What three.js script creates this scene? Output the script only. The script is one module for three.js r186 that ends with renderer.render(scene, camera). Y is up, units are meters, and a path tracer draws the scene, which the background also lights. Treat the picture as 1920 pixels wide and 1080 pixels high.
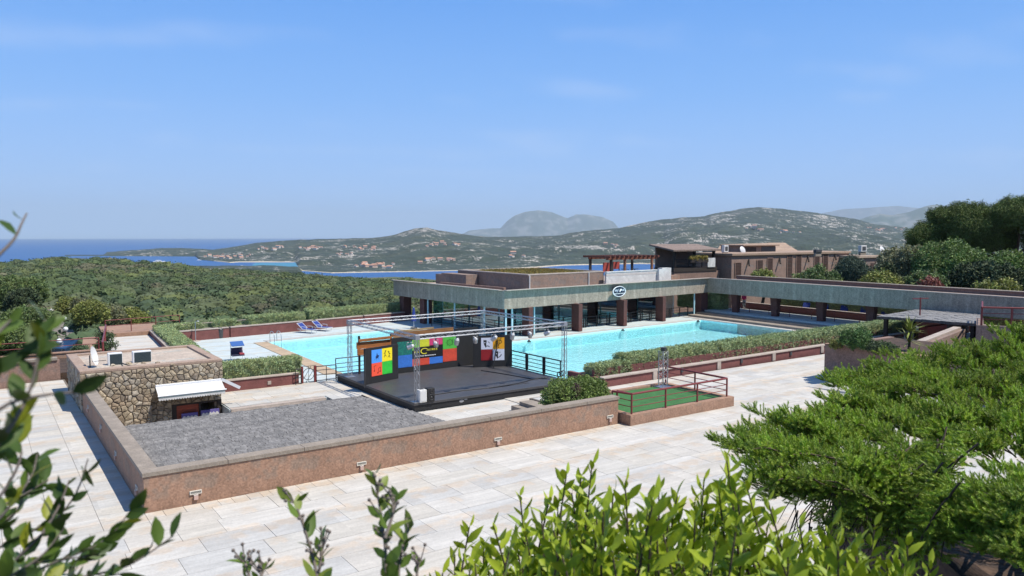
import * as THREE from 'three';
import { mergeGeometries, mergeVertices } from 'three/addons/utils/BufferGeometryUtils.js';
import { RoundedBoxGeometry } from 'three/addons/geometries/RoundedBoxGeometry.js';
import { MarchingCubes } from 'three/addons/objects/MarchingCubes.js';

// ---------- camera, sky, sun, exposure ----------
const scene = new THREE.Scene();
const FOCAL = 1434, CX = 960, CY = 540;              // in pixels of the 1920 x 1080 photograph
const YAW = 35 * Math.PI / 180, PITCH = Math.atan(97 / FOCAL);
const camera = new THREE.PerspectiveCamera(2 * Math.atan(540 / FOCAL) * 180 / Math.PI, 16 / 9, 0.05, 120000);
camera.position.set(0, 8, 0);
camera.rotation.order = 'YXZ';
camera.rotation.y = -YAW; camera.rotation.x = -PITCH;
camera.focus = 14; camera.userData.fStop = 6.3;
scene.add(camera);

const renderer = new THREE.WebGLRenderer({ antialias: true });
renderer.toneMapping = THREE.LinearToneMapping;
renderer.toneMappingExposure = 1.24;
renderer.shadowMap.enabled = true;

const SUN = new THREE.Vector3(0.30, 0.86, 0.40).normalize();
const sun = new THREE.DirectionalLight(new THREE.Color(1.0, 0.94, 0.84), 4.9);
sun.position.copy(SUN).multiplyScalar(150).add(new THREE.Vector3(30, 0, -40));
sun.target.position.set(30, 0, -40);
sun.castShadow = true;
sun.shadow.mapSize.set(4096, 4096);
Object.assign(sun.shadow.camera, { left: -90, right: 90, top: 90, bottom: -90, near: 1, far: 400 });
scene.add(sun, sun.target);

// ---------- random numbers and noise ----------
function rng(seed) { let a = seed >>> 0; return () => { a = a + 0x6D2B79F5 | 0; let t = Math.imul(a ^ a >>> 15, 1 | a); t = t + Math.imul(t ^ t >>> 7, 61 | t) ^ t; return ((t ^ t >>> 14) >>> 0) / 4294967296; }; }
const rand = rng(20240611);
const rr = (a, b, r = rand) => a + (b - a) * r();
function hash2(x, y) { let h = Math.imul(x | 0, 374761393) + Math.imul(y | 0, 668265263); h = Math.imul(h ^ h >>> 13, 1274126177); return ((h ^ h >>> 16) >>> 0) / 4294967296; }
function vnoise(x, y, per = 0) {
  const xi = Math.floor(x), yi = Math.floor(y), fx = x - xi, fy = y - yi;
  const u = fx * fx * (3 - 2 * fx), v = fy * fy * (3 - 2 * fy);
  const w = per ? (n => ((n % per) + per) % per) : (n => n);
  const a = hash2(w(xi), w(yi)), b = hash2(w(xi + 1), w(yi)), c = hash2(w(xi), w(yi + 1)), d = hash2(w(xi + 1), w(yi + 1));
  return a + (b - a) * u + (c - a) * v + (a - b - c + d) * u * v;
}
function fbm(x, y, oct = 4, per = 0) { let s = 0, a = 0.5, n = 0; for (let i = 0; i < oct; i++) { s += a * vnoise(x, y, per); n += a; a *= 0.5; x = x * 2 + (per ? 0 : 17.3); y = y * 2 + (per ? 0 : 9.1); per *= 2; } return s / n; }
const clamp = (x, a = 0, b = 1) => Math.min(b, Math.max(a, x));
const lerp = (a, b, t) => a + (b - a) * t;
const smooth = (a, b, x) => { const t = clamp((x - a) / (b - a)); return t * t * (3 - 2 * t); };
function poly(tab, x) { if (x <= tab[0][0]) return tab[0][1]; for (let i = 1; i < tab.length; i++) if (x <= tab[i][0]) return lerp(tab[i - 1][1], tab[i][1], (x - tab[i - 1][0]) / (tab[i][0] - tab[i - 1][0])); return tab[tab.length - 1][1]; }

// ---------- sky: clear blue air, paler towards the horizon, thin cirrus ----------
{
  const w = 1024, h = 512, d = new Float32Array(w * h * 4);
  const stops = [[-90, [0.30, 0.42, 0.62]], [-1, [0.39, 0.59, 0.92]], [0, [0.39, 0.59, 0.92]], [4, [0.30, 0.51, 0.88]], [10, [0.19, 0.41, 0.83]], [18, [0.105, 0.305, 0.75]], [35, [0.085, 0.215, 0.52]], [90, [0.06, 0.14, 0.35]]];
  for (let j = 0; j < h; j++) for (let i = 0; i < w; i++) {
    const el = ((j + 0.5) / h - 0.5) * 180, az = ((i + 0.5) / w - 0.5) * 2 * Math.PI;
    const c = [0, 1, 2].map(k => poly(stops.map(s => [s[0], s[1][k]]), el));
    const x = Math.cos(az), z = Math.sin(az), hz = Math.max(0.12, Math.sin(Math.max(el, 0) * Math.PI / 180) + 0.1);
    const cx = x / hz, cz = z / hz;
    let ci = smooth(0.56, 0.85, fbm(cx * 1.3 + cz * 0.7 + 5, cz * 3.1 - cx * 1.2 + 11, 5)) * smooth(1, 8, el) * 0.16;
    const k = (j * w + i) * 4;
    for (let q = 0; q < 3; q++) d[k + q] = lerp(c[q], [0.66, 0.72, 0.86][q], ci);
    d[k + 3] = 1;
  }
  const t = new THREE.DataTexture(d, w, h, THREE.RGBAFormat, THREE.FloatType);
  t.mapping = THREE.EquirectangularReflectionMapping; t.magFilter = THREE.LinearFilter; t.minFilter = THREE.LinearFilter; t.colorSpace = THREE.LinearSRGBColorSpace; t.needsUpdate = true;
  scene.background = t; scene.environment = t;
}
scene.fog = new THREE.FogExp2(new THREE.Color(0.70, 0.84, 0.95), 0.000038);

// ---------- pixel rays: a pixel gives a direction, the surface it touches gives the distance ----------
const V = (x, y, z) => new THREE.Vector3(x, y, z);
const EYE = V(0, 8, 0);
const FW = V(Math.sin(YAW) * Math.cos(PITCH), -Math.sin(PITCH), -Math.cos(YAW) * Math.cos(PITCH));
const RT = V(Math.cos(YAW), 0, Math.sin(YAW)), UPV = RT.clone().cross(FW);
const rayTo = (px, py) => FW.clone().addScaledVector(RT, (px - CX) / FOCAL).addScaledVector(UPV, (CY - py) / FOCAL);
const G = (px, py, y = 0) => { const r = rayTo(px, py); return r.multiplyScalar((y - 8) / r.y).add(EYE); };
const onX = (px, py, x) => { const r = rayTo(px, py); return r.multiplyScalar(x / r.x).add(EYE); };
const onZ = (px, py, z) => { const r = rayTo(px, py); return r.multiplyScalar(z / r.z).add(EYE); };
const atDepth = (px, py, d) => rayTo(px, py).multiplyScalar(d).add(EYE);
function proj(p) { const d = p.clone().sub(EYE), w = d.dot(FW); return { x: CX + FOCAL * d.dot(RT) / w, y: CY - FOCAL * d.dot(UPV) / w, w }; }
const XZ = p => [p.x, p.z];
const HZ = 443;                                            // eye level in the photograph

// ---------- textures ----------
function tex(size, fn, srgb = true, rep = 1) {
  const d = new Uint8Array(size * size * 4);
  for (let j = 0; j < size; j++) for (let i = 0; i < size; i++) { const c = fn(i / size, j / size), k = (j * size + i) * 4; for (let q = 0; q < 3; q++) d[k + q] = clamp(Array.isArray(c) ? c[q] : c) * 255; d[k + 3] = 255; }
  const t = new THREE.DataTexture(d, size, size); t.wrapS = t.wrapT = THREE.RepeatWrapping; t.magFilter = THREE.LinearFilter; t.minFilter = THREE.LinearMipmapLinearFilter; t.generateMipmaps = true;
  if (srgb) t.colorSpace = THREE.SRGBColorSpace; t.repeat.set(1 / rep, 1 / rep); t.needsUpdate = true; return t;
}
const T = {};
T.stucco = tex(512, (u, v) => { const a = fbm(u * 6, v * 6, 4, 6), b = fbm(u * 64, v * 64, 3, 64), p = smooth(0.60, 0.74, fbm(u * 5 + 0.3, v * 5, 4, 5)); const g = 0.84 + 0.14 * (a - 0.5) + 0.26 * (b - 0.5); return [g * lerp(1, 0.90, p), g * lerp(1, 0.96, p), g * lerp(1, 1.0, p)]; }, true, 3.2);
T.stuccoB = tex(512, (u, v) => 0.5 + 0.9 * (fbm(u * 70, v * 70, 3, 70) - 0.5), false, 3.2);
T.fine = tex(512, (u, v) => 0.86 + 0.16 * (fbm(u * 8, v * 8, 5, 8) - 0.5) + 0.18 * (fbm(u * 90, v * 90, 2, 90) - 0.5), true, 2.5);
T.fineB = tex(256, (u, v) => fbm(u * 40, v * 40, 3, 40), false, 2.5);
T.streak = tex(512, (u, v) => { const s = fbm(u * 46, v * 3, 3, 0), s2 = fbm(u * 18 + 3, v * 1.5, 3, 0), g = fbm(u * 60, v * 60, 3, 60); const m = fbm(u * 14, v * 14, 4, 14), k = 0.84 + 0.16 * (s - 0.5) + 0.10 * (s2 - 0.5) + 0.30 * (g - 0.5) + 0.10 * (m - 0.5); return [k, k, k * 0.985]; }, true, 4);
T.slab = tex(512, (u, v) => { const s = fbm(u * 3 + 2 * fbm(u * 4, v * 4, 3, 4), v * 14, 4, 0), g = fbm(u * 80, v * 80, 2, 80), p = fbm(u * 4 + 9, v * 4, 4, 4); const k = 0.90 + 0.15 * (s - 0.5) + 0.08 * (g - 0.5), warm = smooth(0.54, 0.72, p) * 0.06; return [k + warm * 0.3, k - warm * 0.35, k - warm]; }, true, 2.7);
T.shingle = tex(512, (u, v) => { const s = fbm(u * 40, v * 10, 3, 0), g = fbm(u * 90, v * 90, 2, 90), p = fbm(u * 4, v * 4, 4, 4); return 0.80 + 0.26 * (s - 0.5) + 0.36 * (g - 0.5) + 0.12 * (p - 0.5); }, true, 3);
T.rock = tex(256, (u, v) => { const a = fbm(u * 7, v * 7, 5, 7), g = fbm(u * 50, v * 50, 2, 50); return 0.80 + 0.42 * (a - 0.5) + 0.3 * (g - 0.5); }, true, 1.2);
T.wood = tex(256, (u, v) => 0.8 + 0.45 * (fbm(u * 3, v * 50, 3, 0) - 0.5), true, 1);
T.waterB = tex(512, (u, v) => fbm(u * 12 + 0.8 * fbm(u * 6, v * 6, 2, 6), v * 12, 3, 12), false, 3);
T.tile = tex(512, (u, v) => { const n = 16, fx = u * n % 1, fy = v * n % 1, j = (fx < 0.06 || fy < 0.06) ? 0.9 : 1, c = hash2(Math.floor(u * n), Math.floor(v * n)); return j * (0.93 + 0.07 * c); }, true, 2);

function M(r, g, b, o = {}) { const { map, bump, bs = 0.004, rough = 0.85, ...rest } = o; const m = new THREE.MeshPhysicalMaterial({ color: new THREE.Color().setRGB(r, g, b), roughness: rough, ...rest }); if (map) m.map = map; if (bump) { m.bumpMap = bump; m.bumpScale = bs; } return m; }
const mat = {
  stucco: M(0.46, 0.275, 0.185, { map: T.stucco, bump: T.stuccoB, bs: 0.006, rough: 0.95 }),
  stuccoDark: M(0.36, 0.23, 0.18, { map: T.stucco, bump: T.stuccoB, bs: 0.008, rough: 0.95 }),
  buff: M(0.36, 0.255, 0.205, { map: T.stucco, bump: T.stuccoB, bs: 0.006, rough: 0.95 }),
  cap: M(0.37, 0.31, 0.25, { map: T.fine, bump: T.fineB, bs: 0.006, rough: 0.95 }),
  capPale: M(0.56, 0.47, 0.40, { map: T.fine, bump: T.fineB, bs: 0.004 }),
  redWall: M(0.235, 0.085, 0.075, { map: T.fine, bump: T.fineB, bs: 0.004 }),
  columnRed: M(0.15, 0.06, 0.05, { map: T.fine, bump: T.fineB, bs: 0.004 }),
  concrete: M(0.44, 0.375, 0.31, { map: T.streak, bump: T.fineB, bs: 0.006, rough: 0.95 }),
  roofPink: M(0.58, 0.44, 0.34, { map: T.stucco, bump: T.fineB, bs: 0.004, rough: 0.95 }),
  bed: M(0.22, 0.18, 0.14, { map: T.fine, rough: 1 }),
  deck: M(0.58, 0.65, 0.65, { map: T.slab, rough: 0.8 }),
  coping: M(0.60, 0.45, 0.30, { map: T.fine, rough: 0.85 }),
  copingPale: M(0.60, 0.57, 0.52, { map: T.fine, rough: 0.85 }),
  poolTile: M(0.56, 0.93, 0.95, { map: T.tile, rough: 0.6 }),
  shingle: M(0.275, 0.262, 0.25, { map: T.shingle, rough: 0.95 }),
  shingleDark: M(0.16, 0.135, 0.125, { map: T.shingle, rough: 0.95 }),
  mortar: M(0.36, 0.29, 0.21, { map: T.fine, rough: 1 }),
  black: M(0.022, 0.021, 0.022, { map: T.fine, rough: 0.7 }),
  stageTop: M(0.085, 0.083, 0.088, { map: T.stucco, bump: T.fineB, bs: 0.002, rough: 0.5 }),
  blackMetal: M(0.018, 0.018, 0.02, { rough: 0.45 }),
  redMetal: M(0.17, 0.028, 0.026, { rough: 0.45 }),
  alu: M(0.42, 0.43, 0.45, { metalness: 0.8, rough: 0.42 }),
  white: M(0.85, 0.84, 0.81, { map: T.fine, rough: 0.7 }),
  whiteMetal: M(0.72, 0.73, 0.74, { rough: 0.4 }),
  blueWhite: M(0.42, 0.66, 0.72, { rough: 0.5 }),
  glass: M(0.30, 0.58, 0.66, { transmission: 1, thickness: 0, rough: 0.03, ior: 2.4 }),
  darkRoom: M(0.20, 0.19, 0.18, { rough: 0.9 }),
  orangeWood: M(0.55, 0.20, 0.05, { map: T.wood, rough: 0.7 }),
  rustWood: M(0.24, 0.075, 0.04, { map: T.wood, rough: 0.7 }),
  darkWood: M(0.05, 0.035, 0.028, { map: T.wood, rough: 0.8 }),
  green: M(0.055, 0.19, 0.05, { map: T.fine, bump: T.fineB, bs: 0.01, rough: 1 }),
  bark: M(0.12, 0.085, 0.06, { map: T.wood, rough: 1 }),
  barkPale: M(0.24, 0.20, 0.17, { map: T.wood, rough: 1 }),
  soil: M(0.11, 0.068, 0.045, { map: T.rock, bump: T.fineB, bs: 0.03, rough: 1 }),
  asphalt: M(0.27, 0.24, 0.21, { map: T.fine, rough: 1 }),
  tileRoof: M(0.52, 0.37, 0.27, { map: T.shingle, rough: 0.95 }),
  blueCloth: M(0.02, 0.045, 0.22, { rough: 0.9 }),
  darkGrey: M(0.05, 0.052, 0.055, { rough: 0.6 }),
  shutter: M(0.09, 0.045, 0.032, { map: T.wood, rough: 0.8 }),
  brickRed: M(0.35, 0.06, 0.045, { rough: 0.6 }),
};
const slabMats = [[0.60, 0.57, 0.51], [0.63, 0.60, 0.545], [0.60, 0.56, 0.49], [0.61, 0.57, 0.505], [0.56, 0.545, 0.51], [0.64, 0.61, 0.555]].map(c => M(...c, { map: T.slab, bump: T.fineB, bs: 0.003, rough: 0.8 }));
const stoneMats = [[0.54, 0.44, 0.31], [0.46, 0.36, 0.25], [0.58, 0.475, 0.33], [0.43, 0.35, 0.26], [0.60, 0.52, 0.40]].map(c => M(...c, { map: T.rock, bump: T.fineB, bs: 0.012, rough: 0.95 }));
const leafM = (r, g, b, o = {}) => new THREE.MeshPhysicalMaterial({ color: new THREE.Color().setRGB(r, g, b), roughness: 0.75, side: THREE.DoubleSide, vertexColors: true, transmission: 0.3, thickness: 0, ...o });
const leafSolid = (r, g, b, o = {}) => new THREE.MeshPhysicalMaterial({ color: new THREE.Color().setRGB(r, g, b), roughness: 0.8, side: THREE.DoubleSide, vertexColors: true, ...o });

// ---------- geometry helpers ----------
function boxUV(g) {
  const p = g.attributes.position, n = g.attributes.normal, uv = new Float32Array(p.count * 2);
  for (let i = 0; i < p.count; i++) {
    const ax = Math.abs(n.getX(i)), ay = Math.abs(n.getY(i)), az = Math.abs(n.getZ(i));
    if (ay >= ax && ay >= az) { uv[2 * i] = p.getX(i); uv[2 * i + 1] = p.getZ(i); } else if (ax > az) { uv[2 * i] = p.getZ(i); uv[2 * i + 1] = p.getY(i); } else { uv[2 * i] = p.getX(i); uv[2 * i + 1] = p.getY(i); }
  }
  g.setAttribute('uv', new THREE.BufferAttribute(uv, 2)); return g;
}
const plain = g => { const q = g.index ? g.toNonIndexed() : g; for (const k of Object.keys(q.attributes)) if (!['position', 'normal', 'uv'].includes(k)) q.deleteAttribute(k); if (!q.attributes.uv) q.setAttribute('uv', new THREE.BufferAttribute(new Float32Array(q.attributes.position.count * 2), 2)); return q; };
const join = (list) => boxUV(list.length === 1 ? plain(list[0]) : mergeGeometries(list.map(plain)));
const bx = (w, h, d, x, y, z, ry = 0, rx = 0, rz = 0) => { const g = new THREE.BoxGeometry(w, h, d); if (rx) g.rotateX(rx); if (rz) g.rotateZ(rz); if (ry) g.rotateY(ry); return g.translate(x, y, z); };
const box2 = (x0, x1, y0, y1, z0, z1) => bx(Math.abs(x1 - x0), Math.abs(y1 - y0), Math.abs(z1 - z0), (x0 + x1) / 2, (y0 + y1) / 2, (z0 + z1) / 2);
const rbox = (x0, x1, y0, y1, z0, z1, r = 0.012) => new RoundedBoxGeometry(Math.abs(x1 - x0), Math.abs(y1 - y0), Math.abs(z1 - z0), 1, r).translate((x0 + x1) / 2, (y0 + y1) / 2, (z0 + z1) / 2);
function bar(a, b, r, n = 6, r2 = r) { const d = b.clone().sub(a), L = d.length(), g = new THREE.CylinderGeometry(r2, r, L, n, 1); g.translate(0, L / 2, 0); g.applyQuaternion(new THREE.Quaternion().setFromUnitVectors(V(0, 1, 0), d.normalize())); return g.translate(a.x, a.y, a.z); }
function beam(a, b, w, h) { const d = b.clone().sub(a), L = d.length(), g = new THREE.BoxGeometry(w, h, L); const m = new THREE.Matrix4().lookAt(V(0, 0, 0), d, V(0, 1, 0)); g.applyMatrix4(m); return g.translate((a.x + b.x) / 2, (a.y + b.y) / 2, (a.z + b.z) / 2); }
function prism(pts, y0, y1) {                                  // pts: [x, z] round the footprint; y1 may be a function of x, z
  const top = typeof y1 === 'function' ? y1 : () => y1, pos = [];
  const c2 = pts.map(p => new THREE.Vector2(p[0], p[1])); if (THREE.ShapeUtils.isClockWise(c2)) c2.reverse();
  const tri = THREE.ShapeUtils.triangulateShape(c2, []);
  for (const [a, b, c] of tri) { for (const k of [a, c, b]) pos.push(c2[k].x, top(c2[k].x, c2[k].y), c2[k].y); for (const k of [a, b, c]) pos.push(c2[k].x, y0, c2[k].y); }
  for (let i = 0; i < c2.length; i++) { const a = c2[i], b = c2[(i + 1) % c2.length], ta = top(a.x, a.y), tb = top(b.x, b.y); pos.push(a.x, y0, a.y, b.x, tb, b.y, b.x, y0, b.y, a.x, y0, a.y, a.x, ta, a.y, b.x, tb, b.y); }
  const g = new THREE.BufferGeometry(); g.setAttribute('position', new THREE.Float32BufferAttribute(pos, 3)); g.computeVertexNormals(); return g;
}
function strip(a, b, t0, t1, y0, y1) {                        // wall along a -> b ([x, z]); t0..t1 across it (positive = to the right of a -> b seen from above)
  const dx = b[0] - a[0], dz = b[1] - a[1], L = Math.hypot(dx, dz), nx = -dz / L, nz = dx / L;
  return prism([[a[0] + nx * t0, a[1] + nz * t0], [b[0] + nx * t0, b[1] + nz * t0], [b[0] + nx * t1, b[1] + nz * t1], [a[0] + nx * t1, a[1] + nz * t1]], y0, y1);
}
function hull(verts, faces) { const pos = []; for (const f of faces) for (let i = 1; i < f.length - 1; i++) for (const k of [f[0], f[i], f[i + 1]]) pos.push(verts[k].x, verts[k].y, verts[k].z); const g = new THREE.BufferGeometry(); g.setAttribute('position', new THREE.Float32BufferAttribute(pos, 3)); g.computeVertexNormals(); return g; }
function tube(pts, r0, r1, n = 6, seg = 8) {
  const c = new THREE.CatmullRomCurve3(pts), g = new THREE.TubeGeometry(c, seg, 1, n, false), p = g.attributes.position, q = c.getSpacedPoints(seg);
  for (let i = 0; i <= seg; i++) for (let j = 0; j <= n; j++) { const k = i * (n + 1) + j, r = lerp(r0, r1, i / seg), o = c.getPointAt(i / seg); p.setXYZ(k, o.x + (p.getX(k) - o.x) * r, o.y + (p.getY(k) - o.y) * r, o.z + (p.getZ(k) - o.z) * r); }
  return g;
}
const taken = {};
function numbered(n) { const k = taken[n] = (taken[n] ?? -1) + 1; return k ? `${n}_${String(k).padStart(3, '0')}` : n; }
function obj(name, geos, m, parent, label) { const o = new THREE.Mesh(join(Array.isArray(geos) ? geos : [geos]), m); o.name = parent === scene ? numbered(name) : name; o.castShadow = o.receiveShadow = true; parent.add(o); if (label) o.userData.label = label; return o; }
function tag(o, label, category, group, kind) { Object.assign(o.userData, { label, category }); if (group) o.userData.group = group; if (kind) o.userData.kind = kind; return o; }
function thing(name, label, category, group) { const o = new THREE.Group(); o.name = numbered(name); scene.add(o); return tag(o, label, category, group); }
function structure(name, label) { const o = new THREE.Group(); o.name = numbered(name); scene.add(o); o.userData = { kind: 'structure', label, category: name.split('_').pop() }; return o; }
function settle(o) { const b = new THREE.Box3().setFromObject(o); const c = b.getCenter(V(0, 0, 0)); c.y = b.min.y; o.position.copy(c); for (const k of o.children) k.position.sub(c); return o; }
function copy(o, label) { const c = o.clone(); c.name = numbered(o.name.replace(/_\d{3}$/, '')); scene.add(c); if (label) c.userData.label = label; return c; }
const _m = new THREE.Matrix4(), _q = new THREE.Quaternion(), _e = new THREE.Euler();
function inst(name, geo, m, list, parent) {                   // list: { p, r: [x, y, z], s: number | Vector3, c: Color }
  const o = new THREE.InstancedMesh(geo, m, list.length); o.name = name; o.userData.kind = 'stuff'; o.castShadow = o.receiveShadow = true;
  list.forEach((q, i) => { _q.setFromEuler(_e.set(...(q.r || [0, 0, 0]))); _m.compose(q.p, q.q || _q, typeof q.s === 'number' ? V(q.s, q.s, q.s) : q.s); o.setMatrixAt(i, _m); if (q.c) o.setColorAt(i, q.c); });
  parent.add(o); return o;
}
function railing(parent, path, h, rails, m, { post = 0.03, rail = 0.022, top = 0.03, every = 0, names = ['post', 'rail'] } = {}) {
  for (let i = 0; i < path.length - 1; i++) {
    const a = path[i], b = path[i + 1], L = a.distanceTo(b), n = every ? Math.max(1, Math.round(L / every)) : 1, up = y => V(0, y, 0);
    for (let k = (i ? 1 : 0); k <= n; k++) { const p = a.clone().lerp(b, k / n); obj(names[0], bar(p, p.clone().add(up(h)), post, 8), m, parent); }
    for (const f of rails) obj(names[1], bar(a.clone().add(up(h * f)), b.clone().add(up(h * f)), f === 1 ? top : rail, 8), m, parent);
  }
}

// ================= LAND, SEA AND HILLS =================
const SEA = -102;
const colRay = u => rayTo(u, HZ);
const at = (u, d, y) => { const r = colRay(u); return V(r.x * d, y, r.z * d); };
const seaDepth = py => FOCAL * 110 / (py - HZ);
const crestTab = [[-600, 505], [0, 500], [100, 492], [180, 490], [300, 499], [380, 508], [480, 515], [560, 521], [650, 526], [740, 529], [900, 540], [1200, 545], [1300, 520], [2600, 500]];
function nearH(u, d) {
  const yc = poly(crestTab, u) + 6, hc = 8 - 420 * (yc - HZ) / FOCAL, n = fbm(u * 0.012 + 3, Math.log(d) * 5, 3) - 0.5;
  const east = smooth(1150, 1350, u);
  const foot = lerp(-4.2, lerp(-4.2, -1.0, smooth(70, 95, d)), east);
  let h;
  if (d < 75) h = foot; else if (d < 420) h = lerp(foot, hc, (d - 75) / 345) + n * 3 * smooth(75, 160, d); else if (d < 1500) h = lerp(hc, -96, smooth(420, 1500, d)) + n * 3; else h = lerp(-96, lerp(-112, -98, east), smooth(1500, 1900, d)) + n * 4 * east;
  return h;
}
const shoreTab = [[190, 480], [365, 481], [372, 487], [430, 493], [445, 492], [552, 492], [562, 508], [620, 512.5], [760, 510], [900, 507], [1000, 502], [1060, 498], [1190, 495], [1245, 496], [1290, 530]];
const ridgeTab = [[-400, 482], [186, 481], [200, 477], [230, 473], [300, 467], [340, 466], [400, 470], [440, 463], [480, 456], [520, 452], [560, 450], [640, 448], [700, 446], [740, 440], [760, 434], [778, 429], [800, 427], [820, 431], [850, 436], [880, 441], [920, 445], [1000, 444], [1050, 441], [1090, 434], [1130, 431], [1160, 428], [1200, 419], [1240, 412], [1280, 408], [1320, 406], [1350, 398], [1390, 392], [1420, 388], [1450, 390], [1480, 393], [1520, 398], [1560, 404], [1600, 410], [1640, 420], [1700, 427], [1760, 434], [1920, 440], [2500, 436]];
const ridgeD = u => poly([[-400, 4500], [190, 4500], [340, 4800], [420, 4500], [520, 5000], [800, 5100], [1000, 5600], [1420, 6600], [2500, 6600]], u);
const farCache = {};
function farH(u, d) {
  const dS = seaDepth(poly(shoreTab, u)), dR = ridgeD(u), hR = u < 188 ? -125 : 8 + dR * (HZ - poly(ridgeTab, u)) / FOCAL;
  const p = at(u, d, 0), n1 = fbm(p.x * 0.0016, p.z * 0.0016, 5) - 0.5, n2 = fbm(p.x * 0.008 + 40, p.z * 0.008, 4) - 0.5;
  let h = -114;
  if (d > dS) { const t = clamp((d - dS) / (dR - dS)); const e = Math.pow(t, 1.35); h = lerp(SEA + 1.2 + Math.min(3, (d - dS) * 0.02), hR, e) + (n1 * 110 + n2 * 34) * Math.min(1, t * 5) * Math.pow(1 - e, 0.6) * clamp((hR + 115) / 120, 0.12, 1.1) + n2 * 12 * e; if (d > dR) h = lerp(hR + n2 * 12, -120, smooth(0, 2600, d - dR)); if (h < SEA + 1 && d < dR) h = SEA + 1; }
  const py = HZ + FOCAL * 110 / d;                          // the wooded spit between the two bays
  if (u > 300 && u < 575) { const k = smooth(300, 350, u) * (1 - smooth(555, 575, u)) * smooth(502.5, 505, py) * (1 - smooth(512.5, 514.5, py)); h = Math.max(h, -114 + 24 * k + n2 * 10 * k); }
  return h;
}
function fan(name, label, u0, u1, nu, ds, H, color, m, category) {
  const nd = ds.length, pos = new Float32Array(nu * nd * 3), col = new Float32Array(nu * nd * 3), idx = [];
  for (let i = 0; i < nu; i++) for (let j = 0; j < nd; j++) {
    const u = lerp(u0, u1, i / (nu - 1)), d = ds[j], h = H(u, d), p = at(u, d, h), k = (i * nd + j) * 3;
    pos[k] = p.x; pos[k + 1] = p.y; pos[k + 2] = p.z; const c = color(u, d, h, p); col[k] = c[0]; col[k + 1] = c[1]; col[k + 2] = c[2];
    if (i && j) { const a = (i - 1) * nd + j - 1, b = a + 1, c2 = i * nd + j - 1, e = c2 + 1; idx.push(a, c2, b, b, c2, e); }
  }
  const g = new THREE.BufferGeometry(); g.setAttribute('position', new THREE.BufferAttribute(pos, 3)); g.setAttribute('color', new THREE.BufferAttribute(col, 3)); g.setIndex(idx); g.computeVertexNormals();
  const o = new THREE.Mesh(g, m); o.name = name; o.receiveShadow = o.castShadow = true; o.userData = { kind: 'structure', label, category }; scene.add(o); return o;
}
const steps = (a, b, n) => Array.from({ length: n }, (_, i) => a * Math.pow(b / a, i / (n - 1)));
const earthM = new THREE.MeshStandardMaterial({ vertexColors: true, roughness: 1 });
fan('terrain', 'scrub covered slope falling away behind the pool terrace', -700, 2700, 230, steps(12, 2100, 120), nearH, (u, d, h, p) => { const n = fbm(p.x * 0.23, p.z * 0.23, 4); const s = smooth(0.66, 0.76, n); return [lerp(0.085, 0.20, s), lerp(0.10, 0.16, s), lerp(0.04, 0.09, s)]; }, earthM, 'hillside');
fan('coastal_hills', 'green granite hills with pale rock outcrops beyond the bays', 120, 2300, 1150, steps(1750, 7400, 420), farH, (u, d, h, p) => {
  const n = fbm(p.x * 0.005, p.z * 0.005, 4), f = hash2(u * 7.7, d * 0.9), g = fbm(p.x * 0.034 + 7, p.z * 0.034, 3);
  if (d - seaDepth(poly(shoreTab, u)) < 34 && d > seaDepth(poly(shoreTab, u)) && u < 1262 && u > 400) return [0.50, 0.43, 0.32];
  const hi = smooth(-60, 200, h);
  let rock = smooth(0.545 - 0.03 * hi, 0.66, 0.40 * n + 0.42 * g + 0.20 * f - 0.07);
  if (Math.abs(u - 800) < 80) rock = Math.max(rock, smooth(0.44, 0.64, g * 0.7 + f * 0.3) * smooth(10, 50, h) * 0.85);
  const v = 0.25 + 0.6 * g + 0.75 * f;
  const fld = smooth(0.60, 0.66, fbm(p.x * 0.004 + 90, p.z * 0.010, 3)) * (1 - hi) * 0.18;
  const c = [lerp(0.028 * v, 0.12, fld), lerp(0.043 * v, 0.12, fld), lerp(0.024 * v, 0.06, fld)];
  return [lerp(c[0], 0.42, rock), lerp(c[1], 0.38, rock), lerp(c[2], 0.33, rock)];
}, earthM, 'hills');
function range(name, label, tab, d, half, col, cat) {
  const u0 = tab[0][0], u1 = tab[tab.length - 1][0];
  fan(name, label, u0, u1, 160, steps(d - half, d + half, 26), (u, dd) => { const top = 8 + d * (HZ - poly(tab, u)) / FOCAL, t = 1 - Math.abs(dd - d) / half, p = at(u, dd, 0), n = fbm(p.x * 0.0009, p.z * 0.0009, 5) - 0.5; return lerp(SEA - 12, top, Math.pow(t, 0.8)) + n * (top + 100) * 0.6 * t * (1 - t); }, (u, dd, h, p) => { const n = fbm(p.x * 0.004, p.z * 0.004, 4), r = smooth(0.5, 0.7, n); return [lerp(col[0], 0.3, r * 0.5), lerp(col[1], 0.28, r * 0.5), lerp(col[2], 0.25, r * 0.5)]; }, earthM, cat);
}
range('island_massif', 'hazy twin humped island on the sea horizon', [[855, 445], [880, 432], [920, 428], [938, 428], [950, 415], [965, 404], [985, 397], [1010, 394], [1035, 398], [1055, 406], [1064, 409], [1080, 402], [1100, 402], [1130, 407], [1150, 416], [1160, 428], [1190, 440]], 27000, 2500, [0.06, 0.08, 0.05], 'island');
range('conical_mountain', 'blue hazy peaked mountain behind the umbrella pine', [[1540, 425], [1600, 414], [1620, 407], [1648, 399], [1670, 402], [1700, 397], [1730, 386], [1745, 382], [1758, 382], [1790, 388], [1830, 387], [1900, 395], [2100, 405], [2300, 430]], 17000, 3000, [0.05, 0.075, 0.04], 'mountain');
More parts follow.
